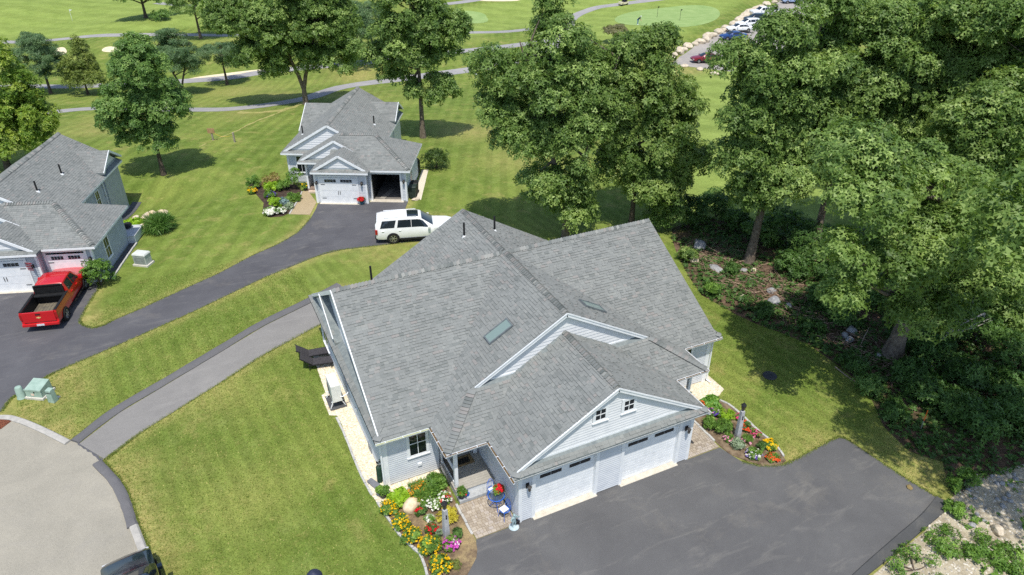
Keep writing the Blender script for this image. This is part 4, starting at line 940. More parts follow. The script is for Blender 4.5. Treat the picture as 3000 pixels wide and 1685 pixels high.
def car(name, label, cat, loc, deg, st, pm, group=None, wins=(), shield=(), rear=(), wb=(), r=.36, sunroof=None, trimc=None):
    T = thing(name, label, cat, loc, deg, group); L = Loft(st); L.body('body', pm, T); wy = max(v[5] for v in st)
    for x0, x1, l0, l1 in wins:
        for sg in (-1, 1): L.side_panel(x0, x1, .14, .86, sg, 'window', M_CARGLASS, T, 4, l0, l1)
    L.top_panel(shield[0], shield[1], .96, 'windscreen', M_CARGLASS, T, 3)
    if rear: L.top_panel(rear[0], rear[1], .9, 'rear_window', M_CARGLASS, T, 3)
    if sunroof: L.top_panel(sunroof[0], sunroof[1], .6, 'sunroof', M_CARGLASS, T, 2)
    for x in wb:
        arch(T, L, x, r, wy+.004)
        for sg in (-1, 1): wheel(T, x, sg*(wy-.09), r)
    xr, xf = st[0][0], st[-1][0]; v = st[1]; f = st[-2]
    for sg in (-1, 1):
        MB().box(xr-.01, xr+.16, sg*(v[5]-.02)-.1, sg*(v[5]-.02)+.035 if sg > 0 else sg*(v[5]-.02)+.1, v[2]-.3, v[2]+.05).build('tail_light', M_TAIL, T, fix=False, bevel=.015)
        MB().box(f[0]-.08, f[0]+.06, min(sg*f[5]*.62, sg*f[5]*1.0), max(sg*f[5]*.62, sg*f[5]*1.0), f[2]-.14, f[2]-.01).build('headlight', M_LAMP, T, fix=False, bevel=.015)
        a = L.at(shield[1]-.15); m = MB(); m.box(shield[1]-.38, shield[1]-.2, min(sg*(wy+.02), sg*(wy+.2)), max(sg*(wy+.02), sg*(wy+.2)), a[2]+.0, a[2]+.17); m.build('mirror', pm, T, bevel=.03)
        MB().box(wb[0]+r+.08, wb[1]-r-.08, min(sg*(wy-.08), sg*(wy+.012)), max(sg*(wy-.08), sg*(wy+.012)), .26, .40).build('sill_trim', trimc or M_PLASTIC, T, fix=False)
        for x0, x1, l0, l1 in wins[:2]:
            MB().box(x0+.1, x0+.28, min(sg*(wy-.02), sg*(wy+.03)), max(sg*(wy-.02), sg*(wy+.03)), L.at(x0)[2]-.12, L.at(x0)[2]-.07).build('door_handle', pm, T, fix=False, bevel=.008)
    MB().box(xf-.12, xf+.02, -f[5]*.55, f[5]*.55, f[1]+.08, f[2]-.06).build('grille', M_PLASTIC, T, fix=False, bevel=.02)
    MB().box(xr-.05, xr+.2, -v[5]*.92, v[5]*.92, .36, .56).build('rear_bumper', trimc or M_PLASTIC, T, fix=False, bevel=.04)
    return T, L
hd = rad(-16.5); sx, sy = -1.3+1.6*math.cos(hd)-.92*math.sin(hd), 21.96+1.6*math.sin(hd)+.92*math.cos(hd)
P_WHITE = paint('white_paint', c('e9ebec'))
t, L = car('sport_utility_vehicle', 'long white sport utility vehicle with dark sunroof on the shared driveway', 'car', (sx, sy, .014), -16.5, SUV, P_WHITE,
    wins=((-2.5,-1.5,.25,.22),(-1.3,-.3,.15,0),(-.27,.95,0,-.55)), shield=(.46,1.25), wb=(-1.62,1.75), r=.41, sunroof=(-.55,.25))
L.top_panel(-2.83, -2.74, .9, 'rear_window', M_CARGLASS, t, 3)
for sg in (-1, 1): MB().beam((-2.2, sg*.64, 1.885), (.1, sg*.64, 1.885), .04, .04).build('roof_rail', P_WHITE, t)
# red pickup
P_RED = paint('red_paint', c('c4141b'))
def pickup(name, label, loc, deg, pm, detail=True, group=None):
    T = thing(name, label, 'pickup truck', loc, deg, group)
    st = [(-.62,.5,1.2,1.8,.9,.99,.74),(-.55,.42,1.2,1.87,.92,1.0,.75),(.1,.42,1.2,1.9,.92,1.0,.75),(.85,.42,1.2,1.87,.92,1.0,.74),(1.0,.42,1.2,1.82,.92,1.0,.72),(1.62,.42,1.18,1.3,.92,1.0,.84),(1.68,.42,1.16,1.26,.92,1.0,.86),(2.5,.44,1.1,1.22,.92,.99,.86),(2.8,.48,1.0,1.12,.9,.96,.82),(2.92,.55,.85,.9,.82,.88,.74)]
    L = Loft(st); L.body('body', pm, T)
    for x0, x1, a, b in ((-.45,.3,.05,0),(.36,1.25,0,-.5)):
        for sg in (-1, 1): L.side_panel(x0, x1, .1, .9, sg, 'window', M_CARGLASS, T, 4, a, b)
    L.top_panel(1.02, 1.58, .95, 'windscreen', M_CARGLASS, T, 3)
    MB().add([(-.632,-.68,1.28),(-.632,.68,1.28),(-.632,.62,1.74),(-.632,-.62,1.74)], [(0,1,2,3)]).build('rear_window', M_CARGLASS, T)
    # bed
    for sg in (-1, 1):
        prof = [(sg*.98,.5),(sg*1.0,.95),(sg*.985,1.3),(sg*.86,1.32),(sg*.84,.62),(sg*.84,.5)]
        MB().ext(prof, -2.86, -.63).build('bed_side', pm, T, bevel=.012)
        MB().box(-2.84, -.66, min(sg*.85,sg*.99), max(sg*.85,sg*.99), 1.322, 1.345).build('bed_rail', M_PLASTIC, T, fix=False)
        MB().box(-2.9,-2.72, min(sg*.86,sg*1.005), max(sg*.86,sg*1.005), .82, 1.22).build('tail_light', M_TAIL, T, fix=False, bevel=.015)
        m = MB().box(1.05, 1.25, min(sg*1.03,sg*1.25), max(sg*1.03,sg*1.25), 1.2, 1.42).build('mirror', pm, T, bevel=.03)
        MB().box(-.4, 1.4, min(sg*.9,sg*1.06), max(sg*.9,sg*1.06), .36, .42).build('running_board', M_PLASTIC, T, fix=False)
        for x in (-.3, .55): MB().box(x, x+.2, min(sg*.98,sg*1.035), max(sg*.98,sg*1.035), 1.04, 1.09).build('door_handle', pm, T, fix=False)
        MB().box(2.72, 2.9, min(sg*.6,sg*.93), max(sg*.6,sg*.93), .9, 1.06).build('headlight', M_LAMP, T, fix=False, bevel=.02)
    MB().box(-2.85,-.63,-.84,.84,.58,.63).build('bed_floor', mat('bed_liner', c('5f5a52'), c('77705f'), 4, .85), T, fix=False)
    for k in range(9): MB().box(-2.8,-.7,-.78+k*.185,-.70+k*.185,.631,.645).build('bed_rib', MATS['bed_liner'], T, fix=False)
    MB().box(-2.85,-.63,-.845,-.83,.63,1.3).box(-2.85,-.63,.83,.845,.63,1.3).box(-.66,-.64,-.83,.83,.63,1.3).build('bed_wall', M_PLASTIC, T, fix=False)
    tg = MB().box(-2.92,-2.84,-.86,.86,.66,1.31).build('tailgate', pm, T, fix=False, bevel=.015)
    MB().box(-2.935,-2.915,-.13,.13,1.12,1.2).build('tailgate_handle', M_PLASTIC, tg, fix=False)
    MB().box(-2.93,-2.915,-.12,.12,.93,.985).box(-2.931,-2.915,-.04,.04,.9,1.01).build('badge', mat('gold_badge', c('c9b06a'), c('d6c080'), 5, .4), tg, fix=False)
    b = MB().box(-3.0,-2.84,-.98,.98,.42,.6).build('rear_bumper', pm if detail else M_CHROME, T, fix=False, bevel=.03)
    MB().box(-3.012,-2.98,-.2,.2,.45,.57).build('number_plate', mat('plate', c('c9cdd2'), c('d8dbe0'), 9, .5), b, fix=False)
    MB().box(2.86,2.95,-.6,.6,.6,.98).build('grille', M_CHROME, T, fix=False, bevel=.02)
    for x in (-1.85, 1.85):
        arch(T, L, x, .41, 1.008)
        for sg in (-1, 1): wheel(T, x, sg*.92, .41, .27)
    if detail:
        k = MB()
        for i in range(9): k.box(-.74+.004*i,-.70+.004*i,-.72,.72,1.33+i*.055,1.365+i*.055)
        k.box(-.76,-.68,-.8,-.72,1.3,1.86).box(-.76,-.68,.72,.8,1.3,1.86).box(-.76,-.67,-.72,.72,1.83,1.88)
        k.build('cab_guard', M_PLASTIC, T, fix=False)
        MB().box(-1.0,-.68,-.82,.82,1.2,1.3).build('bed_toolbox', M_PLASTIC, T, fix=False, bevel=.02)
    return T
th = rad(90-14.3); fwd = np.array([math.cos(th), math.sin(th)]); rgt = np.array([fwd[1], -fwd[0]])
pc = np.array([-21.9, 20.74])+fwd*1.85-rgt*1.0
pickup('pickup_truck', 'bright red pickup truck with open bed outside the left house', (pc[0], pc[1], .014), 90-14.3, P_RED)
TM = F(pc[0], pc[1], .014, 90-14.3)
tag(MB(TM).tube([(-2.3,.45,.66),(-2.0,.2,.69),(-1.9,-.2,.7),(-2.2,-.5,.7)], .03, 6).build('tow_strap', M_BLACK), 'black strap coiled on the red truck bed floor', 'strap')
tag(MB(TM).lathe([(.12,.65),(.2,.66),(.22,.75),(.2,.84),(.12,.85)], -2.35, .55, 16).build('rubber_ring', M_TYRE, smooth=40), 'small black tyre lying in the red truck bed corner', 'tyre')
tag(MB(TM).cbox(-2.1,.05,.65,.35,.3,.1).build('blue_tarp_bundle', mat('blue_tarp', c('3c62a8'), c('5b82c4'), 6, .7), bevel=.03), 'small blue bundle in the red truck bed', 'bundle')
# dark car at the bottom edge
P_NAVY = paint('navy_paint', c('0f1a26'), .15)
car('parked_car', 'glossy black car cut off by the bottom edge at the kerb', 'car', (-18.62, -2.35, .01), 98, CROSS, P_NAVY, wins=((-1.9,-1.2,.3,.2),(-1.1,-.2,.1,0),(-.15,.75,0,-.4)), shield=(.25,1.02), rear=(-2.25,-2.07), wb=(-1.35,1.38), r=.35)
# far parking lot
lc = [at(1735,150), at(1812,98), at(1832,80), at(1852,74), at(1872,57), at(1890,40), at(1972,8)]
pd = 180-16
def lotpos(px, py, back):
    p = at(px, py); d = (math.cos(rad(pd)), math.sin(rad(pd))); return (p[0]-d[0]*back, p[1]-d[1]*back, p[2]+.03)
SW = dict(wins=((-1.55,-.5,.5,.1),(-.42,.75,0,-.5)), shield=(.28,1.08), rear=(-1.58,-.98), wb=(-1.4,1.42), r=.33)
CW = dict(wins=((-1.9,-1.2,.3,.2),(-1.1,-.2,.1,0),(-.15,.75,0,-.4)), shield=(.25,1.02), rear=(-2.25,-2.07), wb=(-1.35,1.38), r=.35)
G = 'cars in the golf course parking lot'
car('parked_car', 'dark red sedan at the near end of the parking lot', 'car', lotpos(1740,158,2.3), pd-3, SEDAN, paint('maroon_paint', c('7d1628')), G, **SW)
car('parked_car', 'deep blue sedan in the golf parking lot beside the boulders', 'car', lotpos(1812,101,2.3), pd, SEDAN, paint('blue_paint', c('123a78')), G, **SW)
car('parked_car', 'white sedan next to the blue one in the parking lot', 'car', lotpos(1829,81,2.3), pd, SEDAN, P_WHITE, G, **SW)
car('parked_car', 'white crossover behind the white sedan in the parking lot', 'car', lotpos(1851,70,2.3), pd, CROSS, P_WHITE, G, **CW)
car('parked_car', 'dark green crossover in the parking lot before the white pickup', 'car', lotpos(1871,57,2.3), pd, CROSS, paint('green_black_paint', c('16262a')), G, **CW)
pickup('pickup_truck', 'white pickup truck in the distant golf parking lot', lotpos(1888,42,2.9), pd, P_WHITE, False, G)
car('parked_car', 'pale blue car farthest up the parking lot', 'car', lotpos(1966,9,2.3), pd, CROSS, paint('ice_blue_paint', c('8fa4c4')), G, **CW)
# golf cart
p = at(1568, 13); T = thing('golf_cart', 'cream golf cart driving on the far cart path', 'golf cart', (p[0], p[1], p[2]+.04), 195)
MB().ext([(-.55,.3),(-.55,.62),(.55,.62),(.55,.3)], -1.1, .5).ext([(-.5,.3),(-.5,.75),(.5,.75),(.5,.3)], .55, 1.15).box(-1.15,1.15,-.55,.55,.22,.34).build('body', mat('cart_cream', c('d8cdb0'), c('e6dcc2'), 3, .4), T, bevel=.05)
MB().box(-.55,.1,-.5,.5,.62,.8).box(-.65,-.5,-.5,.5,.75,1.2).build('seat', mat('cart_seat', c('3a3a38'), c('4a4a47'), 4, .7), T, bevel=.03)
MB().box(-1.0,.95,-.55,.55,1.82,1.88).build('roof', mat('cart_roof', c('3f4240'), c('50534f'), 3, .5), T, bevel=.02)
for x, xx in ((-.75,-.9),(.7,.8)):
    for sg in (-1, 1): MB().beam((x,sg*.5,.6),(xx,sg*.5,1.83),.035,.035).build('roof_post', M_BLACK, T)
for x in (-.75,.8):
    for sg in (-1, 1): wheel(T, x, sg*.48, .22, .18, 4)
CART = p
# ------------------------------------------------------------------ trees, shrubs, flowers
def leafmat(name, a, b, cc, trans=.32, rough=.5, spec=.35): return tonemat(name, [(0, a), (.5, b), (.93, cc), (1, tuple(x*1.25 for x in cc))], rough, spec, trans)
L_OAK = leafmat('oak_leaf', c('4c6831'), c('6f8b44'), c('9cb266')); L_OAK2 = leafmat('oak_leaf_warm', c('4e6a31'), c('6f8a42'), c('9aae63'))
L_MAPLE = leafmat('maple_leaf', c('4a6a33'), c('688a45'), c('8ca75c')); L_BRIGHT = leafmat('bright_maple_leaf', c('507024'), c('739132'), c('9cac46'))
L_PINE = leafmat('pine_needle', c('42603c'), c('5a774d'), c('76905f'), .15); L_CEDAR = leafmat('cedar_spray', c('50642a'), c('6d7e36'), c('899749'), .15)
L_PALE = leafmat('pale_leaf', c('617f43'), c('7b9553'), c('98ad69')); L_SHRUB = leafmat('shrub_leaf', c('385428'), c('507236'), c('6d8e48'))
L_LIME = leafmat('lime_leaf', c('6f9420'), c('93b82c'), c('b0cf45')); L_GOLD = leafmat('gold_leaf', c('a39a2c'), c('c4b93c'), c('d9d05c')); L_GREY = leafmat('grey_leaf', c('6f8466'), c('8fa184'), c('adbca2'))
L_BLUE = leafmat('blue_spruce_leaf', c('6d8a90'), c('8aa5aa'), c('a7bdc0')); L_FRESH = leafmat('fresh_leaf', c('486a2a'), c('658a38'), c('88a94c'))
BARK = mat('bark', c('5f554c'), c('857a6e'), 5, .95, spec=.1, bump=.9, bscale=14); BARKD = mat('dark_bark', c('4a423b'), c('6b6057'), 5, .95, spec=.1, bump=.9, bscale=14)
def unit(v): return v/np.maximum(np.linalg.norm(v, axis=-1, keepdims=True), 1e-9)
def rosettes(C, N, size, per, wid, lift, rng, tone, droop=.25, tri3=False):
    """leaf rosettes: C centres, N axis directions"""
    n = len(C); a = np.where(np.abs(N[:, 2:3]) < .9, np.array([[0, 0, 1.]]), np.array([[1., 0, 0]]))
    t1 = unit(np.cross(N, a)); t2 = np.cross(N, t1)
    az = (np.arange(per)[None]*2*np.pi/per+rng.uniform(0, 6.28, (n, 1))+rng.normal(0, .3, (n, per)))[..., None]
    d = unit(np.cos(az)*t1[:, None]+np.sin(az)*t2[:, None]+N[:, None]*(lift+rng.normal(0, .22, (n, per, 1))))
    L = (size[:, None]*rng.uniform(.75, 1.2, (n, per)))[..., None]; side = unit(np.cross(d, N[:, None]+rng.normal(0, .25, (n, per, 3)))); nn = np.cross(side, d)
    c0 = C[:, None]+d*L*.08; m = C[:, None]+d*L*.55+nn*L*.04
    if tri3:
        m = C[:, None]+d*L*.32+nn*L*.05; V = np.stack([m+side*L*wid, C[:, None]+d*L*1.05-nn*L*droop*.4, m-side*L*wid], 2).reshape(-1, 3); Q = np.arange(n*per*3).reshape(-1, 3)
    else:
        V = np.stack([c0, m+side*L*wid, C[:, None]+d*L-nn*L*droop*.4, m-side*L*wid], 2).reshape(-1, 3); Q = np.arange(n*per*4).reshape(-1, 4)
    T = np.clip(np.repeat(tone, per)+rng.normal(0, .1, n*per), 0, 1)
    return V, Q, T
def crown_mesh(name, lobes, clump, ros, leaf, per=6, wid=.27, lift=.25, seed=1, flat=.6, shell=.55, droop=.25, layered=False):
    """lobes: (cx,cy,cz,rx,ry,rz,n clumps)"""
    rng = np.random.default_rng(seed); CC = []; NN = []; TT = []; tips = []
    for (cx, cy, cz, rx, ry, rz, n) in lobes:
        u = unit(rng.normal(0, 1, (n, 3))); u[:, 2] = np.where(u[:, 2] < -.55, -u[:, 2]*.6, u[:, 2]); u = unit(u)
        rr = (shell+(1-shell)*rng.random(n)**.45)[:, None]*(1+.14*np.sin(u[:, :1]*5+seed)*np.cos(u[:, 1:2]*4+seed*2))
        K = np.array([cx, cy, cz])+u*rr*np.array([rx, ry, rz]); tips.append(K)
        cr = clump*rng.uniform(.65, 1.3, n); ctone = rng.normal(.5, .16, n)
        m = np.maximum((ros*(cr/clump)**2).astype(int), 4); own = np.repeat(np.arange(n), m); N0 = len(own)
        v = unit(rng.normal(0, 1, (N0, 3))); v[:, 2] = np.where(v[:, 2] < -.45, -v[:, 2], v[:, 2])
        v = v*(rng.random((N0, 1))**.25)
        P = K[own]+v*cr[own][:, None]*np.array([1, 1, flat]) + u[own]*0.0
        out = unit(P-np.array([cx, cy, cz-rz*.3])); N = unit(.75*unit(v+1e-6)+.35*out+np.array([0, 0, .32])+rng.normal(0, .38, (N0, 3)))
        CC.append(P); NN.append(N); TT.append(np.clip(ctone[own]+rng.normal(0, .13, N0), 0, 1))
    C = np.concatenate(CC); N = np.concatenate(NN); T = np.concatenate(TT); size = leaf*rng.uniform(.75, 1.25, len(C))
    V, Q, T = rosettes(C, N, size, per, wid, lift, rng, T, droop, True); return np_mesh(name, V, Q, T), np.concatenate(tips)
def limb(mb, p, q, r0, r1, rng, sag=.12, n=6):
    p, q = Vector(p), Vector(q); L = (q-p).length; off = Vector((rng.uniform(-1, 1), rng.uniform(-1, 1), rng.uniform(-.2, .8)))*L*sag; pts = []; rs = []
    for i in range(n+1):
        t = i/n; pts.append(p+(q-p)*t+off*math.sin(math.pi*t)); rs.append(r0+(r1-r0)*t**.8)
    mb.tube(pts, rs, 7, False)
def tree(label, base, h, lobes, trunk_r, leafm, clump=.95, ros=34, leaf=.24, per=6, wid=.27, seed=1, bark=BARK, split=.35, name='oak_tree', group='shade trees', nlimb=16, lift=.25, flat=.6, stems=1, shell=.5, lean=(0, 0), cat='tree', droop=.25):
    """lobes relative to the base: (dx,dy,z,rx,ry,rz,n)"""
    T = thing(name, label, cat, base, 0, group); rng = random.Random(seed)
    me, tips = crown_mesh('crown', lobes, clump, ros, leaf, per, wid, lift, seed, flat, shell, droop)
    link('crown', me, leafm, T)
    mb = MB(); zs = h*split; tops = []
    for k in range(stems):
        a = math.pi*k-YAW+.15; dx, dy = (math.cos(a)*trunk_r*1.5, math.sin(a)*trunk_r*1.5) if stems > 1 else (0, 0)
        pts = []; rs = []
        for i in range(9):
            t = i/8; z = t*h*.82; w = math.sin(t*5+seed+k)*trunk_r*.5*t; sp = 1+t*5 if stems > 1 else 1
            k2 = max(0, t-.16)*9 if stems > 1 else 0; pts.append((dx*k2+w+lean[0]*t, dy*k2+w*.6+lean[1]*t, z)); rs.append(trunk_r*(1.35 if i == 0 else 1)*(1-.82*t)/(1 if stems == 1 else 1.25))
        mb.tube(pts, rs, 10, False); tops.append(pts)
    idx = list(range(len(tips))); rng.shuffle(idx)
    for i in idx[:nlimb]:
        q = tips[i]; pts = rng.choice(tops); z0 = max(zs, min(q[2]-abs(math.hypot(q[0], q[1]))*.55, h*.75)); t = z0/(h*.82); k = min(7, int(t*8)); f = t*8-k
        p = Vector(pts[k])+(Vector(pts[k+1])-Vector(pts[k]))*f; limb(mb, p, Vector([float(v) for v in q]), trunk_r*(.55-.35*t), .02, rng)
    mb.build('trunk', bark, T, smooth=60, fix=True); return T
def lobes_at(base, rows, dens=2.3):
    """crown lobes from surveyed outlines: (x, y, half width, half height, depth offset in metres)"""
    out = []; fw = np.array([math.sin(YAW), math.cos(YAW)]); B = np.array(base)
    for row in rows:
        x, y, rx, ry = row[:4]; dd = row[4] if len(row) > 4 else 0
        d = _ray(x*SVY, y*SVY); s0 = (B[0]-CAM[0])*fw[0]+(B[1]-CAM[1])*fw[1]+dd; t = s0/(d[0]*fw[0]+d[1]*fw[1]); P = CAM+d*t
        ppm = FPX/(s0*math.cos(PITCH)+(CAM[2]-P[2])*math.sin(PITCH))/SVY; rx, ry = rx/ppm, ry/ppm/.92
        out.append((P[0]-B[0], P[1]-B[1], P[2]-B[2], rx, (rx+ry)/2, ry, max(5, int(dens*rx*ry))))
    return out
def V3(px, py): return at(px, py)
# mid-distance and golf course trees
OK_ = dict(clump=.92, ros=84, leaf=.215, per=6, wid=.31, flat=.88, shell=.38)
def oak(label, base, h, rows, tr, lm, seed, **kw):
    k = dict(OK_); k.update(kw); grp = k.pop('group', 'oaks around the main house'); dens = k.pop('dens', 7.2)
    return tree(label, base, h, lobes_at(base, rows, dens), tr, lm, seed=seed, group=grp, **k)
MK = dict(clump=.66, ros=58, leaf=.2, per=6, wid=.32, flat=.85, shell=.4, group='shade trees', name='maple_tree', bark=BARKD, dens=11.5)
oak('young round maple on the lawn between the two ranch houses', V3(412,440), 11, [(355,190,76,72),(350,128,46,30),(332,280,76,58),(410,270,52,56),(393,345,48,36),(360,330,58,42)], .2, L_MAPLE, 11, split=.22, **MK)
oak('yellow-green maple behind the left house roof', V3(22,425), 9.5, [(40,225,45,40),(60,300,72,60),(15,340,80,60),(100,330,36,45),(0,180,34,60),(-50,280,60,80)], .26, L_BRIGHT, 12, split=.3, **MK)
tree('dark pine between the cart paths near the sand bunkers', V3(128,235), 7.8, [(-.4,0,4.6,3.1,3.1,2.0,60),(-.2,0,6.4,1.8,1.8,1.4,28),(1.2,0,2.6,1.8,1.8,.7,14)], .2, L_PINE, .75, 34, .34, 8, .1, 13, BARKD, .3, 'pine_tree', flat=.45)
tree('forked pine standing just above the cart path', V3(462,238), 8.6, [(0,0,4.6,3,3,2.1,64),(-.2,0,6.9,1.7,1.7,1.6,30),(1.8,.2,3.4,1.6,1.6,.9,16)], .2, L_PINE, .75, 34, .34, 8, .1, 14, BARKD, .28, 'pine_tree', stems=2, flat=.45)
tree('pine with a bare crooked trunk beside the long bunker', V3(572,213), 6.8, [(-.3,0,4.4,2.8,2.6,1.4,50),(.9,0,3.4,1.8,1.8,.9,18)], .2, L_PINE, .7, 32, .32, 8, .1, 15, BARKD, .5, 'pine_tree', flat=.45)
tree('pine with browning lower boughs behind the middle house', V3(885,173), 10, [(0,0,5.2,3.6,3.4,2.6,80),(.3,0,8,2.3,2.3,1.9,36),(2.2,0,6.6,2,2,1.6,26)], .24, L_PINE, .8, 34, .36, 8, .1, 16, BARKD, .3, 'pine_tree', flat=.45, stems=2)
tree('small pine half hidden right of the tall fork-trunked maple', V3(940,150), 9.4, [(0,0,5.4,2.6,2.6,3.2,70)], .2, L_PINE, .8, 34, .36, 8, .1, 26, BARKD, .3, 'pine_tree', flat=.45)
for (px, py, lab, hh, rr, sd_) in ((222,238,'pointed yellow-green cedar standing close to the cart path',7.2,2.6,17),):
    T = tree(lab, V3(px, py), hh, [(.3,0,2.0,2.5,2.3,1.9,80),(.4,0,4.2,1.7,1.7,1.6,50),(.5,0,6.0,.8,.8,1.2,22),(-1.3,0,3.6,1.1,1.1,1.3,26)], .16, L_CEDAR, .5, 30, .2, 6, .22, sd_, BARKD, .1, 'cedar_tree', lift=.7, shell=.6, flat=.9)
MK2 = dict(MK, clump=.95, ros=60, leaf=.27, dens=8, bark=BARK)
oak('big fork-trunked maple behind the middle house', V3(770,263), 17.5, [(605,55,80,55),(700,60,100,70),(800,55,90,70),(650,140,70,42),(745,150,75,45),(850,150,50,40),(865,95,45,60),(570,30,50,50),(780,-10,110,50),(690,180,30,20)], .36, L_OAK, 18, split=.42, stems=2, nlimb=24, **MK2)
oak('tall slim tree on the lawn right of the middle house', V3(1064,347), 17, [(1040,20,90,50),(1000,95,58,48),(1080,85,75,55),(1145,90,34,36),(960,140,42,32),(1050,150,66,36),(1108,130,36,28),(985,190,32,16),(1085,218,60,22),(1115,238,34,12)], .26, L_OAK, 19, split=.4, nlimb=22, **MK2)
tree('broad dark tree at the far top of the fairway', V3(367,45), 8.5, [(-.5,0,5,4.6,4.2,3.4,90),(-3,0,5,3,3,2.6,50),(2.6,0,4.2,2.8,2.8,2.2,40)], .32, L_MAPLE, 1., 26, .38, 6, .3, 20, BARKD, .3, 'maple_tree', nlimb=10)
tree('pale willow-like tree left of the tall fork-trunked maple', V3(505,97), 10, [(0,0,6,3.9,3.6,3.6,110),(2.8,0,6.6,2.8,2.8,2.8,60)], .25, L_PALE, .85, 30, .3, 6, .2, 21, BARKD, .3, 'willow_tree')
tree('greyish small tree beyond the oaks beside the putting green', V3(1545,108), 3.0, [(0,0,1.8,2.0,1.8,1.1,40)], .1, leafmat('smoke_leaf', c('6b6a4c'), c('80805c'), c('99966f')), .5, 24, .3, 6, .2, 22, BARKD, .2, 'small_tree', nlimb=6)
# big oaks behind and right of the main house
b12, b13, b14, b15 = (10.3,17.6,0), (15.6,17.0,0), V3(1883,662), V3(2242,897)
oak('tall oak directly behind the main roof, twin grey trunks', b12, 17, [(1405,35,32,48),(1400,120,72,58),(1255,185,62,58),(1390,230,108,76),(1258,285,52,46),(1325,340,80,66),(1425,370,90,70),(1395,465,85,52),(1445,530,65,34),(1480,300,65,75),(1340,210,60,50),(1470,200,60,60)], .3, L_OAK, 31, stems=2, nlimb=26)
oak('warm green oak between the twin-trunked oak and the woods', b13, 14.6, [(1590,135,58,40),(1650,135,46,40),(1600,230,105,76),(1700,290,75,64),(1620,355,115,72),(1715,400,64,52),(1640,470,95,52),(1560,430,60,55),(1660,530,55,32),(1540,300,60,75),(1540,200,50,60)], .2, L_OAK2, 32, nlimb=20, bark=BARKD)
oak('oak with a straight mottled trunk at the wood edge', b14, 16.5, [(1872,165,76,46),(1975,95,60,55),(2080,30,70,48,1),(1965,220,105,72),(1895,300,70,55),(2020,330,95,74,1),(1868,410,70,55),(1975,450,100,62),(1895,500,56,36),(2060,180,70,60,1),(1920,360,60,50),(2060,420,60,50,1)], .3, L_OAK, 33, dens=9.5, split=.45, nlimb=22, lean=(.9, .1))
oak('huge oak leaning over the shaded lawn, thick grey trunk', b15, 11.5, [(2150,400,95,66,-2),(2285,440,105,66),(2190,520,110,66,-3.5),(2400,520,115,76,1),(2500,620,100,76,1),(2330,620,115,66,-2),(2225,690,100,52,-3.5),(2115,765,48,50,-5),(2450,720,105,70,-1),(2335,785,90,40,-3),(2110,640,52,44,-5)], .47, L_OAK, 34, split=.3, nlimb=30, lean=(1.2, .4))
WO = [((26,9),15,48,'slender oak between the mottled trunk and the huge oak',[(2080,180,85,66),(2110,290,85,64),(2065,390,60,46),(2130,90,80,60),(2150,380,60,50)]),((31,6.5),18,42,'tall oak in the wood strip behind the huge leaning oak',[(2200,80,100,70),(2290,160,110,70),(2185,230,100,70),(2265,320,90,60)]),((36,3),18.5,44,'oak at the far right of the wood strip, top of frame',[(2400,60,110,70),(2450,170,110,80),(2380,260,100,70),(2330,350,80,60),(2450,320,80,60)]),
    ((33,-2.5),17.5,45,'oak at the right edge of the wood, mid height',[(2540,300,100,90),(2480,400,90,70),(2565,450,80,70),(2440,330,75,65),(2430,440,65,60)]),((38,-1),19,46,'oak filling the upper right corner',[(2560,80,110,90),(2610,220,100,90)]),((40,9),19,41,'oak in the back row at the top of the frame',[(2320,15,110,60),(2480,0,110,60),(2150,0,80,40)]),((28.5,-3.5),14,47,'lower oak standing right of the huge leaning oak',[(2500,560,90,80),(2565,660,80,80),(2525,780,70,60)])]
for (x, y), hh, sd_, lab, rows in WO: oak(lab, (x, y, float(terr(x, y))), hh, rows, .28, L_OAK if sd_ % 2 == 0 else L_OAK2, sd_, nlimb=12, dens=10.5)
tree('oak just outside the frame shading the stony ground', (20.8,-13.5,0), 14, [(-5.6,2.2,12.3,4.2,3.6,2.2,90),(-6.4,-2.2,12.2,3,2.8,2,45),(-1,0,11,4,4,3,60)], .3, L_OAK, .95, 34, .26, 7, .27, 51, BARK, .35, 'oak_tree', nlimb=14, group='oaks around the main house')
# shrubs
def bush(name, label, loc, r, h, lm, n=26, clump=None, ros=16, leaf=.1, per=6, wid=.28, seed=1, flowers=None, cat='shrub', group=None, lift=.35, flat=.75, stem=True):
    T = thing(name, label, cat, loc, 0, group)
    me, tips = crown_mesh('foliage', [(0,0,h*.44,r*.78,r*.78,h*.46,n)], clump or r*.34, ros, leaf, per, wid, lift, seed, flat, .35); link('foliage', me, lm, T)
    if stem:
        mb = MB(); rg = random.Random(seed)
        for k in range(5): q = tips[rg.randrange(len(tips))]; limb(mb, (0, 0, -.02), q, .02+.012*r, .006, rg, .1, 3)
        mb.build('stem', BARKD, T)
    if flowers:
        for (fm, cnt, fs) in flowers:
            rng = np.random.default_rng(seed+5); u = unit(rng.normal(0, 1, (cnt, 3))); u[:, 2] = np.abs(u[:, 2])
            C = np.array([0, 0, h*.45])+u*np.array([r*1.0, r*1.0, h*.62])*rng.uniform(.85, 1.08, (cnt, 1)); C[:, 2] = np.maximum(C[:, 2], .05)
            V, Q, Tn = rosettes(C, unit(u+np.array([0, 0, .8])+rng.normal(0, .2, (cnt, 3))), np.full(cnt, fs), 5, .42, .25, rng, rng.uniform(.3, .9, cnt)); o = link('blossom', np_mesh('blossom', V, Q, Tn), fm, T); o['kind'] = 'stuff'
    return T
def fl(name, a, b): return tonemat('petal_'+name, [(0, a), (1, b)], .6, .2, .2)
F_YEL = fl('yellow', c('e0a800'), c('f7cf12')); F_ORG = fl('apricot', c('e08a1a'), c('f5b23c')); F_RED = fl('red', c('b8101c'), c('e02436')); F_WHT = fl('white', c('dcdcd4'), c('f4f4ee')); F_PNK = fl('pink', c('d87aa0'), c('eeb0c6'))
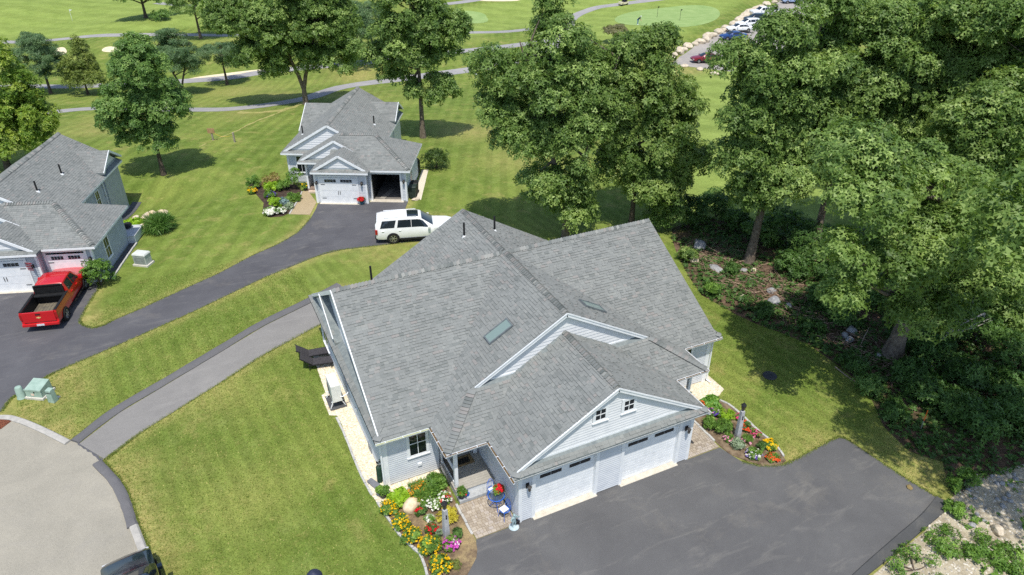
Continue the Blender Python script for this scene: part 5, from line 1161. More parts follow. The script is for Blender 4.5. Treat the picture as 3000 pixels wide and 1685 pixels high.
F_PUR = fl('purple', c('4a2a8c'), c('6a48b4')); F_MAG = fl('magenta', c('b82ca8'), c('d864c8')); F_SCA = fl('scarlet', c('d8401c'), c('f26a34')); F_HOT = fl('hot_pink', c('c81e62'), c('e8508c'))
def g2(x, y, z=.03): return (x, y, z)
GB = 'plants in the front flower bed'
bush('yellow_daisy', 'yellow daisy clump at the house end of the granite edging', g2(-9.0,-1.7), .36, .55, L_FRESH, 18, seed=61, flowers=[(F_YEL,60,.05)], cat='flower', group=GB)
bush('yellow_daisy', 'yellow daisy clump, second along the edging from the house', g2(-8.78,-2.6), .40, .5, L_FRESH, 18, seed=62, flowers=[(F_YEL,58,.05)], cat='flower', group=GB)
bush('yellow_daisy', 'yellow daisy clump in the middle of the curved edging', g2(-8.58,-3.5), .40, .5, L_FRESH, 18, seed=63, flowers=[(F_YEL,64,.05)], cat='flower', group=GB)
bush('yellow_daisy', 'yellow daisy clump level with the purple petunias', g2(-8.12,-4.3), .46, .55, L_FRESH, 20, seed=64, flowers=[(F_YEL,80,.05)], cat='flower', group=GB)
bush('yellow_daisy', 'yellow daisy clump at the frame bottom end of the edging', g2(-8.05,-5.35), .48, .55, L_FRESH, 20, seed=65, flowers=[(F_YEL,80,.05)], cat='flower', group=GB)
bush('hosta', 'bright lime hosta beside the pale boulder', g2(-8.42,-1.42), .42, .5, L_LIME, 20, ros=14, leaf=.16, wid=.42, seed=66, cat='plant', group=GB)
bush('daylily', 'apricot daylily clump behind the pale boulder', g2(-7.55,-1.55), .52, .62, L_FRESH, 24, ros=20, leaf=.24, wid=.07, lift=1.2, seed=67, flowers=[(F_ORG,62,.1)], cat='flower', group=GB)
bush('peony', 'large leafy green perennial against the porch side', g2(-6.85,-1.45), .6, .75, L_FRESH, 34, leaf=.12, seed=68, cat='plant', group=GB)
bush('hydrangea', 'cream hydrangea in front of the daylilies', g2(-7.5,-2.05), .3, .45, L_FRESH, 14, seed=69, flowers=[(F_WHT,44,.06)], cat='flower', group=GB)
bush('hydrangea', 'white hydrangea beside the red roses', g2(-7.2,-2.35), .28, .4, L_FRESH, 12, seed=70, flowers=[(F_WHT,46,.06)], cat='flower', group=GB)
bush('hydrangea', 'white flower clump next to the porch step corner', g2(-6.72,-2.2), .33, .45, L_FRESH, 14, seed=71, flowers=[(F_WHT,48,.06),(F_RED,9,.08)], cat='flower', group=GB)
bush('geranium', 'small red geraniums right of the pale boulder', g2(-7.85,-2.35), .26, .28, L_SHRUB, 10, seed=72, flowers=[(F_RED,12,.09)], cat='flower', group=GB)
bush('alyssum', 'white alyssum mound in open soil', g2(-7.6,-2.85), .2, .2, L_FRESH, 8, seed=73, flowers=[(F_WHT,60,.05)], cat='flower', group=GB)
bush('spirea', 'golden spirea behind the left lamp post', g2(-6.95,-3.2), .46, .5, L_GOLD, 24, leaf=.08, seed=74, cat='plant', group=GB)
bush('geranium', 'red flower clump left of the lamp post', g2(-7.74,-3.5), .27, .32, L_SHRUB, 10, seed=75, flowers=[(F_RED,14,.09)], cat='flower', group=GB)
bush('rose_bush', 'dark leafy rose bush right of the lamp post', g2(-6.9,-4.15), .26, .32, L_SHRUB, 12, seed=76, cat='plant', group=GB)
bush('lavender', 'grey-green sprig at the lamp post foot', g2(-7.5,-3.85), .17, .35, L_GREY, 8, seed=77, cat='plant', group=GB)
bush('petunia', 'magenta petunia mound at the lamp post', g2(-7.3,-4.55), .34, .42, L_FRESH, 14, seed=78, flowers=[(F_MAG,80,.06),(F_WHT,22,.05)], cat='flower', group=GB)
bush('thyme', 'low olive ground-cover mat at the bed end', g2(-7.55,-5.4), .36, .12, leafmat('thyme_leaf', c('6b7a3a'), c('7f8c48'), c('949d58')), 22, leaf=.05, seed=79, cat='plant', group=GB)
GR = 'plants in the right-hand flower bed'
bush('hosta', 'row of variegated hosta at the top of the right bed', g2(7.7,-2.1), .55, .42, leafmat('hosta_leaf', c('4f8030'), c('6fa040'), c('b0c468')), 26, ros=16, leaf=.15, wid=.4, seed=81, cat='plant', group=GR)
bush('daylily', 'orange daylily beside the right garage corner', g2(6.9,-2.0), .3, .5, L_FRESH, 12, seed=82, leaf=.18, wid=.08, lift=1.1, flowers=[(F_SCA,10,.12)], cat='flower', group=GR)
bush('boxwood', 'round green shrub in the right bed beside the pavers', g2(7.0,-3.8), .52, .6, L_FRESH, 36, leaf=.07, seed=83, group=GR)
bush('leafy_perennial', 'leafy green plant between pavers and round shrub', g2(6.62,-3.3), .38, .45, L_FRESH, 20, leaf=.1, seed=84, cat='plant', group=GR)
bush('spirea', 'lime green spirea in front of the right edging', g2(7.75,-3.2), .42, .45, L_LIME, 24, leaf=.07, seed=85, group=GR)
bush('salvia', 'blue-violet salvia in the upper right bed', g2(7.3,-2.75), .36, .35, L_FRESH, 14, seed=86, flowers=[(F_PUR,26,.06),(F_WHT,12,.05),(F_PNK,14,.06)], cat='flower', group=GR)
bush('dianthus', 'hot pink dianthus against the right edging', g2(8.3,-3.5), .22, .3, L_FRESH, 8, seed=87, flowers=[(F_HOT,22,.06)], cat='flower', group=GR)
bush('daylily', 'scarlet flowers right of the right lamp post', g2(8.05,-4.15), .27, .42, L_SHRUB, 10, seed=88, flowers=[(F_SCA,14,.11)], cat='flower', group=GR)
bush('begonia', 'pale pink begonias left of the right lamp post', g2(6.85,-4.4), .26, .26, L_FRESH, 10, seed=89, flowers=[(F_PNK,30,.06)], cat='flower', group=GR)
bush('phlox', 'pink phlox between lamp post and yellow flowers', g2(8.2,-4.75), .26, .3, L_FRESH, 10, seed=90, flowers=[(F_HOT,26,.06),(F_PNK,12,.05)], cat='flower', group=GR)
bush('dusty_miller', 'silvery green clump near the driveway edge', g2(6.95,-5.0), .36, .32, L_GREY, 20, leaf=.1, seed=91, cat='plant', group=GR)
bush('petunia', 'purple and white petunias at the bed front', g2(7.2,-5.75), .36, .26, L_FRESH, 16, seed=92, flowers=[(F_PUR,34,.065),(F_WHT,40,.065)], cat='flower', group=GR)
bush('sedum', 'green mound left of the yellow marigolds', g2(7.85,-5.55), .3, .32, L_SHRUB, 16, leaf=.07, seed=93, cat='plant', group=GR)
bush('marigold', 'bright yellow marigold row on the right edging', g2(8.3,-5.6), .34, .3, L_FRESH, 12, seed=94, flowers=[(F_YEL,90,.07)], cat='flower', group=GR)
bush('impatiens', 'orange impatiens at the tip of the right bed', g2(7.85,-6.3), .3, .24, L_FRESH, 12, seed=95, flowers=[(F_SCA,56,.06)], cat='flower', group=GR)
bush('leafy_perennial', 'small green clump between phlox and silvery plant', g2(7.6,-4.9), .3, .3, L_FRESH, 14, leaf=.08, seed=96, flowers=[(F_PNK,10,.06)], cat='plant', group=GR)
bush('potted_palm', 'broad dark leaves by the right porch post', g2(6.5,-1.6), .34, .8, L_SHRUB, 10, ros=10, leaf=.3, wid=.35, seed=97, cat='plant', group=GR)
GH = 'plants in the middle house bed'
for i, (nm, lab, x, y, r, h, lm, fls) in enumerate([('small_tree_rose', 'small round standard tree by the middle house entry', -5.7,35.1,.75,1.9,L_FRESH,None), ('barberry', 'reddish spirea along the middle house wall', -7.3,36.6,1.0,.9,leafmat('rust_leaf', c('7c7a34'), c('94884a'), c('a9906a')),None),
    ('leafy_perennial', 'tall green shrub at the left end of that bed', -8.8,36.6,.6,1.3,L_FRESH,None), ('shrub', 'bright green shrub row below the reddish spirea', -7.6,35.4,.8,.7,L_LIME,None), ('shrub', 'leafy green shrub beside the standard tree', -6.6,35.2,.7,.8,L_FRESH,None),
    ('blue_spruce', 'low blue spruce mound in the dark mulch', -7.2,32.1,.55,.5,L_BLUE,None), ('boxwood', 'oval green shrub beside the paver path', -6.35,32.6,.6,.7,L_FRESH,None), ('yew', 'upright lime shrub behind white hydrangeas', -7.95,31.5,.5,1.1,L_LIME,None),
    ('hydrangea', 'white hydrangea at the bed tip nearest the lawn', -8.45,30.7,.5,.5,L_FRESH,[(F_WHT,70,.13)]), ('hydrangea', 'white hydrangea nearer the paver path', -7.65,30.6,.36,.45,L_FRESH,[(F_WHT,40,.13)]), ('lavender', 'grey lavender tuft below the blue spruce', -6.95,31.2,.4,.45,L_GREY,None),
    ('daylily', 'yellow daylily at the far left of the dark bed', -9.1,35.6,.35,.5,L_FRESH,[(F_YEL,22,.12)]), ('salvia', 'violet salvia in the middle of the dark bed', -7.9,34.2,.45,.4,L_FRESH,[(F_PUR,26,.1)])]):
    bush(nm, lab, (x, y, .02), r, h, lm, 18, leaf=.13, seed=110+i, flowers=fls, group=GH)
bush('round_shrub', 'dark rounded shrub right of the middle house', V3(1097,424), 1.35, 1.75, leafmat('hedge_leaf', c('34481f'), c('47602a'), c('5f763a')), 60, leaf=.13, seed=131)
bush('ornamental_grass', 'arching clump of ornamental grass right of the left house', V3(406,580), .9, 1.05, leafmat('grass_blade', c('3f6426'), c('557c34'), c('7a9a50')), 34, ros=20, leaf=.6, per=7, wid=.035, lift=.9, seed=132)
bush('lilac_shrub', 'loose green shrub at the left garage corner', (-20.2,24.35,0), .95, 1.9, L_FRESH, 40, leaf=.15, seed=133)
bush('small_shrub', 'bright bush under the far fairway tree', V3(405,50), 1.8, 1.6, L_MAPLE, 24, leaf=.3, seed=134)
bush('shrub', 'hosta patch among white stones by the left house', V3(335,570), .9, .35, L_LIME, 20, ros=12, leaf=.2, wid=.42, seed=135)
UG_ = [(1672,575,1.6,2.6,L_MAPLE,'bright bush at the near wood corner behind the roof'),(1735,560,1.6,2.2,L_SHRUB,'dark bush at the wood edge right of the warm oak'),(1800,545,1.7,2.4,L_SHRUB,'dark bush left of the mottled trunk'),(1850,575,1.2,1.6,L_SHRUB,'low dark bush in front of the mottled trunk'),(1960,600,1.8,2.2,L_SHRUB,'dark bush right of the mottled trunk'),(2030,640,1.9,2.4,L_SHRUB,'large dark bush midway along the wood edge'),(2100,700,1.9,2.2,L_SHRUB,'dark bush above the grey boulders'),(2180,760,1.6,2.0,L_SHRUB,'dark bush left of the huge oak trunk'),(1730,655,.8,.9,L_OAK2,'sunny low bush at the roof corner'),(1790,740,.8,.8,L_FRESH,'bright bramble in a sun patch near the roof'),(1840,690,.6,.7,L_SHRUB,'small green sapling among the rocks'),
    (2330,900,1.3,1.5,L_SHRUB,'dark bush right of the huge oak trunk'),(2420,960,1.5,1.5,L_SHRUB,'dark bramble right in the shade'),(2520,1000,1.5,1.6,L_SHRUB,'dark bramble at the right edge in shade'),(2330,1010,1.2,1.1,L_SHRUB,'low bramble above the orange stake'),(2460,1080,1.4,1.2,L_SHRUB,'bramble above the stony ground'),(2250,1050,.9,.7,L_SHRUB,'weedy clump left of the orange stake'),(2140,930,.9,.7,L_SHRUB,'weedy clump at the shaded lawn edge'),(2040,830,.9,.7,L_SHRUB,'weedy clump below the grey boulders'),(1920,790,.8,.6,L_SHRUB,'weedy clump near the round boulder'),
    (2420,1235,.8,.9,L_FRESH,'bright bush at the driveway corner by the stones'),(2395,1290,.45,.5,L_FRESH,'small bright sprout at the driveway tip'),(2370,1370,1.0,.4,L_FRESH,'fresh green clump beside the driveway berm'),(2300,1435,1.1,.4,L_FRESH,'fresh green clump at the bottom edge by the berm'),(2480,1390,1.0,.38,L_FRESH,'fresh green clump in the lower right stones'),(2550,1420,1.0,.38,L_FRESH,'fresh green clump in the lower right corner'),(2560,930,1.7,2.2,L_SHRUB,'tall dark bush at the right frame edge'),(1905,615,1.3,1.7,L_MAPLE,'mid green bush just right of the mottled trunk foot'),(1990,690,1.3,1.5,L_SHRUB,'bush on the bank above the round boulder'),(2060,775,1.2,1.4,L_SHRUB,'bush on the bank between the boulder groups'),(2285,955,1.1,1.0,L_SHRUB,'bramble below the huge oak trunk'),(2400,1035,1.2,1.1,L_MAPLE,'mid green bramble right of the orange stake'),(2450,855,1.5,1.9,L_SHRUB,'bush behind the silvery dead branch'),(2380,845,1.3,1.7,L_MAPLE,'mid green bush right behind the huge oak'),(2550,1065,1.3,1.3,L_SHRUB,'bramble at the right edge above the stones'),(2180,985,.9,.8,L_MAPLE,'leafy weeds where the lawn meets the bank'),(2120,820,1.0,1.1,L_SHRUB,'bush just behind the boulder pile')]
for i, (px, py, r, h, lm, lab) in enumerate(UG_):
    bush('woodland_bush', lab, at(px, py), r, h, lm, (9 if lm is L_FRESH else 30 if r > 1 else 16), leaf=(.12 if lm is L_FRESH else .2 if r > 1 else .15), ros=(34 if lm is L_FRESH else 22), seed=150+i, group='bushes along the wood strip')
# leafy ground cover along the wood strip
def ground_cover(name, poly, n, leaf, lm, seed, hmax=.25, thin=None):
    rng = np.random.default_rng(seed); P = np.array(poly); lo, hi = P.min(0), P.max(0); X = rng.uniform(lo[0], hi[0], n*3); Y = rng.uniform(lo[1], hi[1], n*3)
    k = inside(X, Y, poly) & (np.sin(X*1.7+seed)*np.cos(Y*1.3)+.6*np.sin(X*.6-Y*.8+seed)+rng.normal(0, .5, n*3) > (thin if thin is not None else -.2)); X, Y = X[k][:n], Y[k][:n]
    C = np.stack([X, Y, rng.random(len(X))**2*hmax+.04], -1); N = unit(np.array([0, 0, 1.])+rng.normal(0, .3, (len(X), 3)))
    V, Q, T = rosettes(C, N, leaf*rng.uniform(.6, 1.3, len(X)), 6, .32, .2, rng, rng.uniform(.1, .8, len(X))); return tag(link(name, np_mesh(name, V, Q, T), lm), kind='stuff')
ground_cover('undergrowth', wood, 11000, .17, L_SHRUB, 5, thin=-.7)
ground_cover('weeds', stony, 260, .16, L_FRESH, 8, .2, .6)
def sticks(name, poly, n, seed):
    rng = np.random.default_rng(seed); P = np.array(poly); lo, hi = P.min(0), P.max(0); X = rng.uniform(lo[0], hi[0], n*3); Y = rng.uniform(lo[1], hi[1], n*3); k = inside(X, Y, poly); X, Y = X[k][:n], Y[k][:n]; n = len(X)
    a = rng.uniform(0, 3.14, n); L = rng.uniform(.3, 1.1, n); d = np.stack([np.cos(a), np.sin(a), rng.normal(0, .12, n)], -1)*L[:, None]; w = np.stack([-np.sin(a), np.cos(a), np.zeros(n)], -1)*.018; c0 = np.stack([X, Y, rng.uniform(.03, .2, n)], -1)
    up = np.array([0, 0, .025]); V = np.stack([c0-d-w, c0+d-w*.4, c0+d+w*.4, c0-d+w, c0-d+up, c0+d+up*.6], 1).reshape(-1, 3)
    b = np.arange(n)[:, None]*6; Q = np.concatenate([b+np.array([[0, 1, 5, 4]]), b+np.array([[4, 5, 2, 3]])]); return tag(link(name, np_mesh(name, V, Q, rng.random(2*n)), tonemat('dead_stick', [(0, c('5d4c40')), (.6, c('84705f')), (1, c('a8937e'))], .9)), kind='stuff')
sticks('brush', PX((1720,610),(1770,690),(1900,760),(2010,830),(2110,870),(2200,940),(2300,1000),(2450,1010),(2450,960),(2200,850),(2050,740),(1900,660),(1760,600)), 900, 4)
# ------------------------------------------------------------------ paving pieces and edging
M_PAVER = tonemat('paver', [(0, c('93887a')), (.4, c('a59a8a')), (.8, c('b0a698')), (1, c('a69d94'))], .9, .15, grain=.4)
def paving(name, label, x0, x1, y0, y1, seed):
    T = MB().box(x0, x1, y0, y1, -.04, .025).build(name, mat('paver_joint', c('8b7c66'), c('9c8d76'), 8, .95), None, fix=False); tag(T, kind='structure'); rng = random.Random(seed); y = y0
    while y < y1-.05:
        h = rng.choice([.165, .165, .11]); h = min(h, y1-y); x = x0
        while x < x1-.04:
            w = min(rng.choice([.165, .22, .11]), x1-x)
            if x1-x-w < .05: w = x1-x
            z = .042+rng.uniform(-.003, .004); mb = MB(); g = .005
            mb.add([(x+g,y+g,.02),(x+w-g,y+g,.02),(x+w-g,y+h-g,.02),(x+g,y+h-g,.02),(x+g*2,y+g*2,z),(x+w-g*2,y+g*2,z),(x+w-g*2,y+h-g*2,z),(x+g*2,y+h-g*2,z)], [(4,5,6,7),(0,1,5,4),(1,2,6,5),(2,3,7,6),(3,0,4,7)], rng.random())
            link('paver', mb.mesh('paver'), M_PAVER, T); x += w
        y += h
    return T
paving('patio', '', -6.24, -4.36, -4.6, -2.63, 1); paving('paver_walk', '', 4.36, 6.16, -4.6, -2.7, 2)
def edging(name, label, pts, m=None, L=.42, w=.11, h=.09):
    T = thing(name, label, 'edging', (pts[0][0], pts[0][1], 0)); P = smooth_line(pts, 8); acc = 0; rng = random.Random(len(pts)); a = P[0]
    for p in P[1:]:
        if np.linalg.norm(p-a) >= L*rng.uniform(.75, 1.2):
            d = p-a; l = np.linalg.norm(d); ang = math.degrees(math.atan2(d[1], d[0])); mid = (p+a)/2-np.array(pts[0][:2])
            MB(F(mid[0], mid[1], 0, ang+rng.uniform(-2, 2))).box(-l/2+.012, l/2-.012, -w/2*rng.uniform(.85, 1.15), w/2*rng.uniform(.85, 1.15), -.02, h*rng.uniform(.85, 1.15)).build('edging_stone', m or M_GRANITE, T, bevel=.012); a = p
    return T
edging('granite_edging', 'curved granite edging between lawn and front flower bed', [(-9.3,-1.0),(-9.26,-1.4),(-9.1,-2.4),(-8.98,-3.08),(-8.75,-3.8),(-8.55,-4.24),(-8.55,-4.8),(-8.62,-5.4),(-8.66,-6.4)])
edging('granite_edging', 'straight granite edging along the gravel beside the pale blue wall', [(-9.56,5.2),(-9.52,3.6),(-9.52,1.4),(-9.46,.2),(-9.38,-.6)], h=.05)
edging('granite_edging', 'granite edging between front bed and patio pavers', [(-6.3,-2.55),(-6.3,-3.4),(-6.3,-4.65)], L=.5, h=.08)
edging('granite_edging', 'granite edging between right pavers and flower bed', [(6.2,-2.0),(6.2,-3.4),(6.2,-4.7)], L=.5)
edging('granite_edging', 'curved granite edging on the lawn side of the right bed', [(8.05,-1.55),(8.5,-2.1),(8.62,-2.7),(8.64,-3.4),(8.56,-4.54),(8.66,-5.5),(8.5,-6.2),(8.35,-6.68)])
edging('granite_edging', 'low stone edging between gravel and front bed', [(-9.0,-1.2),(-8.3,-1.05),(-7.6,-.98),(-6.9,-.95),(-6.3,-1.15)], h=.05)
# neighbouring walk and strips
M_PAV2 = NT('paver_distance'); M_PAV2.set(.9, .15); br = M_PAV2.n('TexBrick'); br.inputs['Scale'].default_value = 5; br.inputs['Color1'].default_value = (*c('b9a888'), 1); br.inputs['Color2'].default_value = (*c('a8987a'), 1); br.inputs['Mortar'].default_value = (*c('8c7c62'), 1); M_PAV2.l(M_PAV2.pos(), br.inputs[0]); M_PAV2.col(br.outputs[0]); M_PAV2 = M_PAV2.m
poly_sheet('paver_walk', [(-7.12,30.13),(-5.72,29.37),(-4.75,31.5),(-4.9,34.2),(-5.3,34.2)], .03, M_PAV2)
edging('granite_edging', 'pale granite edging along the middle house paver walk', [(-7.15,30.15),(-6.2,32.1),(-5.35,34.1)], L=.6)
poly_sheet('gravel_strip', [(2.35,28.55),(3.0,28.4),(5.75,34.3),(5.2,34.5)], .02, M_GRAV)
poly_sheet('dark_gravel_strip', [(-20.0,25.2),(-19.6,25.0),(-17.9,30.2),(-18.3,30.35)], .02, mat('dark_gravel', c('4b4c50'), c('64656a'), 20, .95, bump=.9, bscale=30, world=True))
edging('granite_edging', 'granite edging of the dark gravel beside the left house', [(-19.55,24.9),(-18.7,27.6),(-17.85,30.2)], L=.6)
ribbon('dark_gravel_strip', [(-19.7,35.0),(-19.1,36.8),(-18.5,38.6),(-17.9,40.2)], .7, .03, MATS['dark_gravel'])
# ------------------------------------------------------------------ rocks
def rock_mesh(seed, flat=.7):
    bm = bmesh.new(); bmesh.ops.create_icosphere(bm, subdivisions=3, radius=1); rg = random.Random(seed)
    cuts = [(Vector((rg.gauss(0,1), rg.gauss(0,1), rg.gauss(0,.7))).normalized(), rg.uniform(.72, .95)) for _ in range(9)]
    for v in bm.verts:
        for n, d in cuts:
            e = v.co.dot(n)-d
            if e > 0: v.co -= n*e*.9
        k = 1+.05*math.sin(v.co.x*7+seed)+.05*math.sin(v.co.y*6+seed*2)+.04*math.sin(v.co.z*9); v.co *= k; v.co.z *= flat
    me = bpy.data.meshes.new('boulder'); bm.to_mesh(me); bm.free(); me.polygons.foreach_set('use_smooth', [True]*len(me.polygons)); me.set_sharp_from_angle(angle=rad(35)); return me
ROCKS = [rock_mesh(i, .6+.1*(i % 3)) for i in range(6)]
M_ROCK = mat('grey_rock', c('85868a'), c('a9aaa8'), 2.5, .9, spec=.15, bump=.7, bscale=9); M_ROCKT = mat('tan_rock', c('b8a993'), c('d3c8b4'), 2.5, .9, spec=.15, bump=.7, bscale=9); M_ROCKP = mat('pale_boulder', c('d3bd98'), c('e6d6b8'), 2.5, .85, spec=.2, bump=.4, bscale=7)
def rock(label, loc, sx, sy, sz, m, k=0, rot=0, group=None, name='boulder'):
    me = ROCKS[k % 6].copy(); o = link(name, me, m); o.location = (loc[0], loc[1], loc[2]+sz*.35); o.scale = (sx, sy, sz); o.rotation_euler = (0, 0, rot); return tag(o, label, 'rock', group)
rock('smooth cream boulder in the front flower bed', (-8.08,-1.98,.03), .42, .36, .55, M_ROCKP, 1, .4)
lotedge = smooth_line([at(*p) for p in [(1690,150),(1712,135),(1740,117),(1770,103),(1800,88),(1830,74),(1857,55),(1880,38),(1910,22),(1945,8),(1985,-8)]], 5); rg = random.Random(3); i = 0; a = None
for p in lotedge:
    if a is None or np.linalg.norm(p-a) > 1.75:
        a = p; s_ = rg.uniform(.7, 1.15); rock('pale boulder in the row bordering the golf parking lot', (p[0]+rg.uniform(-.3,.3), p[1]+rg.uniform(-.3,.3), float(terr(p[0], p[1]))), s_, s_*rg.uniform(.6,.9), s_*.8, M_ROCKT, i, rg.uniform(0,6), 'boulders bordering the parking lot'); i += 1
for k_, (px, py, lab) in enumerate([(1722,168,'flat pale stone below the red sedan'),(1760,176,'flat stone right of the red sedan nose'),(1800,188,'stone at the lot corner under the leaves')]): p = at(px, py); rock(lab, p, .8, .6, .4, M_ROCKT, k_, k_)
RW = [(1947,765,.52,.5,.75,'round pale boulder in the shaded wood edge',M_ROCK),(1982,776,.33,.28,.5,'upright grey stone right of the round boulder',M_ROCK),(1940,735,.38,.3,.35,'flat grey stone above the round boulder',M_ROCK),(1760,625,.75,.6,.8,'big grey boulder at the wood corner near the roof',M_ROCK),(1745,660,.42,.4,.55,'tan boulder catching sun beside the roof',M_ROCKT),(1725,640,.5,.45,.5,'rough tan stone left of the big grey boulder',M_ROCKT),(1800,680,.7,.45,.5,'dark flat rock below the big grey boulder',M_ROCK),(1870,685,.36,.3,.4,'grey stone under the mottled oak trunk',M_ROCK),(1895,684,.27,.25,.35,'small pale stone right of the mottled trunk',M_ROCKT),(1755,610,.3,.3,.4,'pale stone at the wood corner top',M_ROCK),(1868,748,.2,.18,.25,'small tan stone in the weeds',M_ROCKT),
 (2140,838,.42,.35,.6,'upper grey boulder in the pile left of the huge oak',M_ROCK),(2135,858,.35,.3,.45,'lower pale boulder in the pile left of the huge oak',M_ROCK),(2125,848,.3,.26,.4,'left grey boulder in the pile by the huge oak',M_ROCK),(2208,900,.22,.2,.35,'small grey stone at the foot of the huge oak',M_ROCK),(2335,918,.6,.5,.5,'broad tan boulder right of the huge oak',M_ROCK),(2380,912,.35,.3,.4,'grey boulder beside the broad tan one',M_ROCK),(2480,955,.4,.35,.45,'grey rock in the right-hand shade',M_ROCK),(2560,955,.4,.4,.5,'grey rock at the right edge of the wood',M_ROCK),(2050,745,.3,.25,.3,'half hidden stone among the brush',M_ROCK)]
for k_, (px, py, sx_, sy_, sz_, lab, m_) in enumerate(RW): rock(lab, at(px, py), sx_*.82, sy_*.82, sz_*.7, m_, k_, k_*1.3, 'rocks along the wood strip')
rg = random.Random(9)
for k_ in range(46):
    px, py = rg.uniform(2420,2570), rg.uniform(1195,1330); s_ = rg.uniform(.06,.17)
    if px < 2576-(1330-py)*1.3 and py < 1230: px = rg.uniform(2490,2570)
    rock('rounded grey cobble on the stony ground right of the driveway', at(px, py), s_, s_*.8, s_*.8, M_ROCK if k_ % 3 else M_ROCKT, k_, k_, 'cobbles on the stony ground', 'cobble')
rock('large pale cobble near the right frame edge', at(2508,1340), .3, .22, .3, M_ROCKT, 2, 1, None, 'cobble')
for k_, (px, py, s_) in enumerate([(322,566,.35),(332,560,.3),(345,556,.4),(358,560,.4),(372,552,.5),(383,549,.55),(395,548,.5),(407,546,.55),(350,580,.35),(363,575,.4),(375,570,.4),(415,548,.4),(338,572,.3)]):
    rock('pale rounded stone edging the little bed right of the left house', at(px, py), s_*1.1, s_*.8, s_, M_ROCKP if k_ % 2 else M_ROCKT, k_, k_, 'stones round the left house bed', 'stone')
rock('rough pale stone at the foot of the middle house garage corner', (2.6,28.55,0), .35, .2, .2, M_ROCKT, 3, 0)
rock('small tan dirt clod on the driveway edge', (12.05,-10.24,.02), .16, .12, .1, mat('dry_clod', c('7a6a45'), c('97855a'), 5, .95), 4, 1, None, 'dirt_clod')
# ------------------------------------------------------------------ lamp posts
def lamp_post(label, loc, deg):
    T = thing('lamp_post', label, 'lamp post', loc, deg)
    MB().add([(-.12,-.12,-.05),(.12,-.12,-.05),(.12,.12,-.05),(-.12,.12,-.05),(-.085,-.085,1.62),(.085,-.085,1.62),(.085,.085,1.62),(-.085,.085,1.62)], [(3,2,1,0),(4,5,6,7),(0,1,5,4),(1,2,6,5),(2,3,7,6),(3,0,4,7)]).build('post', mat('grey_granite_post', c('a3a5a8'), c('bcbdbf'), 6, .85, bump=.4), T, bevel=.01)
    lh = MB().lathe([(.03,1.62),(.03,1.7),(.075,1.72),(.105,1.93),(.115,1.94)], n=6).build('lamp_head', glass('lamp_glass', (.06,.06,.06), .2), T)
    MB().lathe([(.13,1.94),(.14,1.96),(.06,2.06),(.02,2.08),(.02,2.12)], n=6).build('lamp_cap', M_BLACK, lh)
    for k in range(6): a = 2*math.pi*k/6; MB().beam((.077*math.cos(a),.077*math.sin(a),1.72),(.108*math.cos(a),.108*math.sin(a),1.94),.014,.014).build('lamp_bar', M_BLACK, lh)
    for k in (0, 1): MB().box(-.03+k*.0,.03,-.108,-.095,1.28-k*.13,1.37-k*.13).build('house_number', M_BLACK, T, fix=False)
lamp_post('granite lamp post with black lantern among the front bed flowers', (-7.3,-4.0,.02), 12); lamp_post('granite lamp post with black lantern in the right flower bed', (7.38,-4.44,.02), -8)
# ------------------------------------------------------------------ bistro set
M_BLUE = mat('blue_enamel', c('1f5fc0'), c('2a72d8'), 6, .4)
T = thing('bistro_table', 'round blue bistro table on the paver patio', 'table', (-4.82,-3.45,.042))
def ring(mb, r, z, t=.015, n=24, cx=0, cy=0):
    mb.tube([(cx+r*math.cos(2*math.pi*k/n), cy+r*math.sin(2*math.pi*k/n), z) for k in range(n+1)], t, 6, False); return mb
ring(MB(), .35, .72, .02).build('rim', M_BLUE, T, smooth=True)
mb = MB()
for k in range(-8, 9):
    y = k*.04; hl = math.sqrt(max(0,.345**2-y*y)); mb.beam((-hl,y,.72),(hl,y,.72),.008,.008).beam((y,-hl,.722),(y,hl,.722),.008,.008)
mb.build('mesh_top', mat('grey_mesh', c('4f5f70'), c('63748a'), 6, .5), T, fix=False)
for k in range(3):
    a = 2*math.pi*k/3+.3; MB().tube([(.05*math.cos(a),.05*math.sin(a),.7),(.1*math.cos(a),.1*math.sin(a),.4),(.2*math.cos(a),.2*math.sin(a),.15),(.3*math.cos(a),.3*math.sin(a),0)], .013, 6).build('leg', M_BLUE, T)
ring(MB(), .14, .3, .01).build('brace_ring', M_BLUE, T)
def bistro_chair(label, loc, deg):
    T = thing('bistro_chair', label, 'chair', loc, deg); ring(MB(), .2, .45, .013).build('seat_ring', M_BLUE, T)
    mb = MB()
    for k in range(-4, 5): y = k*.042; hl = math.sqrt(max(0,.195**2-y*y)); mb.beam((-hl,y,.45),(hl,y,.45),.01,.008)
    mb.build('seat', M_BLUE, T, fix=False)
    for sx_, sy_ in ((1,1),(1,-1),(-1,1),(-1,-1)): MB().tube([(sx_*.14,sy_*.14,.45),(sx_*.17,sy_*.17,.2),(sx_*.2,sy_*.2,0)], .011, 6).build('leg', M_BLUE, T)
    MB().tube([(.17*math.cos(t)*1.0-.0, .19+.02*math.sin(t), .45+.46*math.sin(t)) for t in [math.pi*k/12 for k in range(13)]], .013, 6).build('back_frame', M_BLUE, T)
    for x in (-.07, 0, .07): MB().tube([(x,.195,.46),(x,.21,.86)], .008, 5).build('back_bar', M_BLUE, T)
    return T
bistro_chair('blue bistro chair tucked behind the table near the porch step', (-4.72,-2.86,.042), 10); bistro_chair('blue bistro chair in front of the table, back to the wall', (-4.72,-4.08,.042), -75)
M_CLOTH = mat('white_cushion', c('dcdfe2'), c('eceef0'), 4, .8)
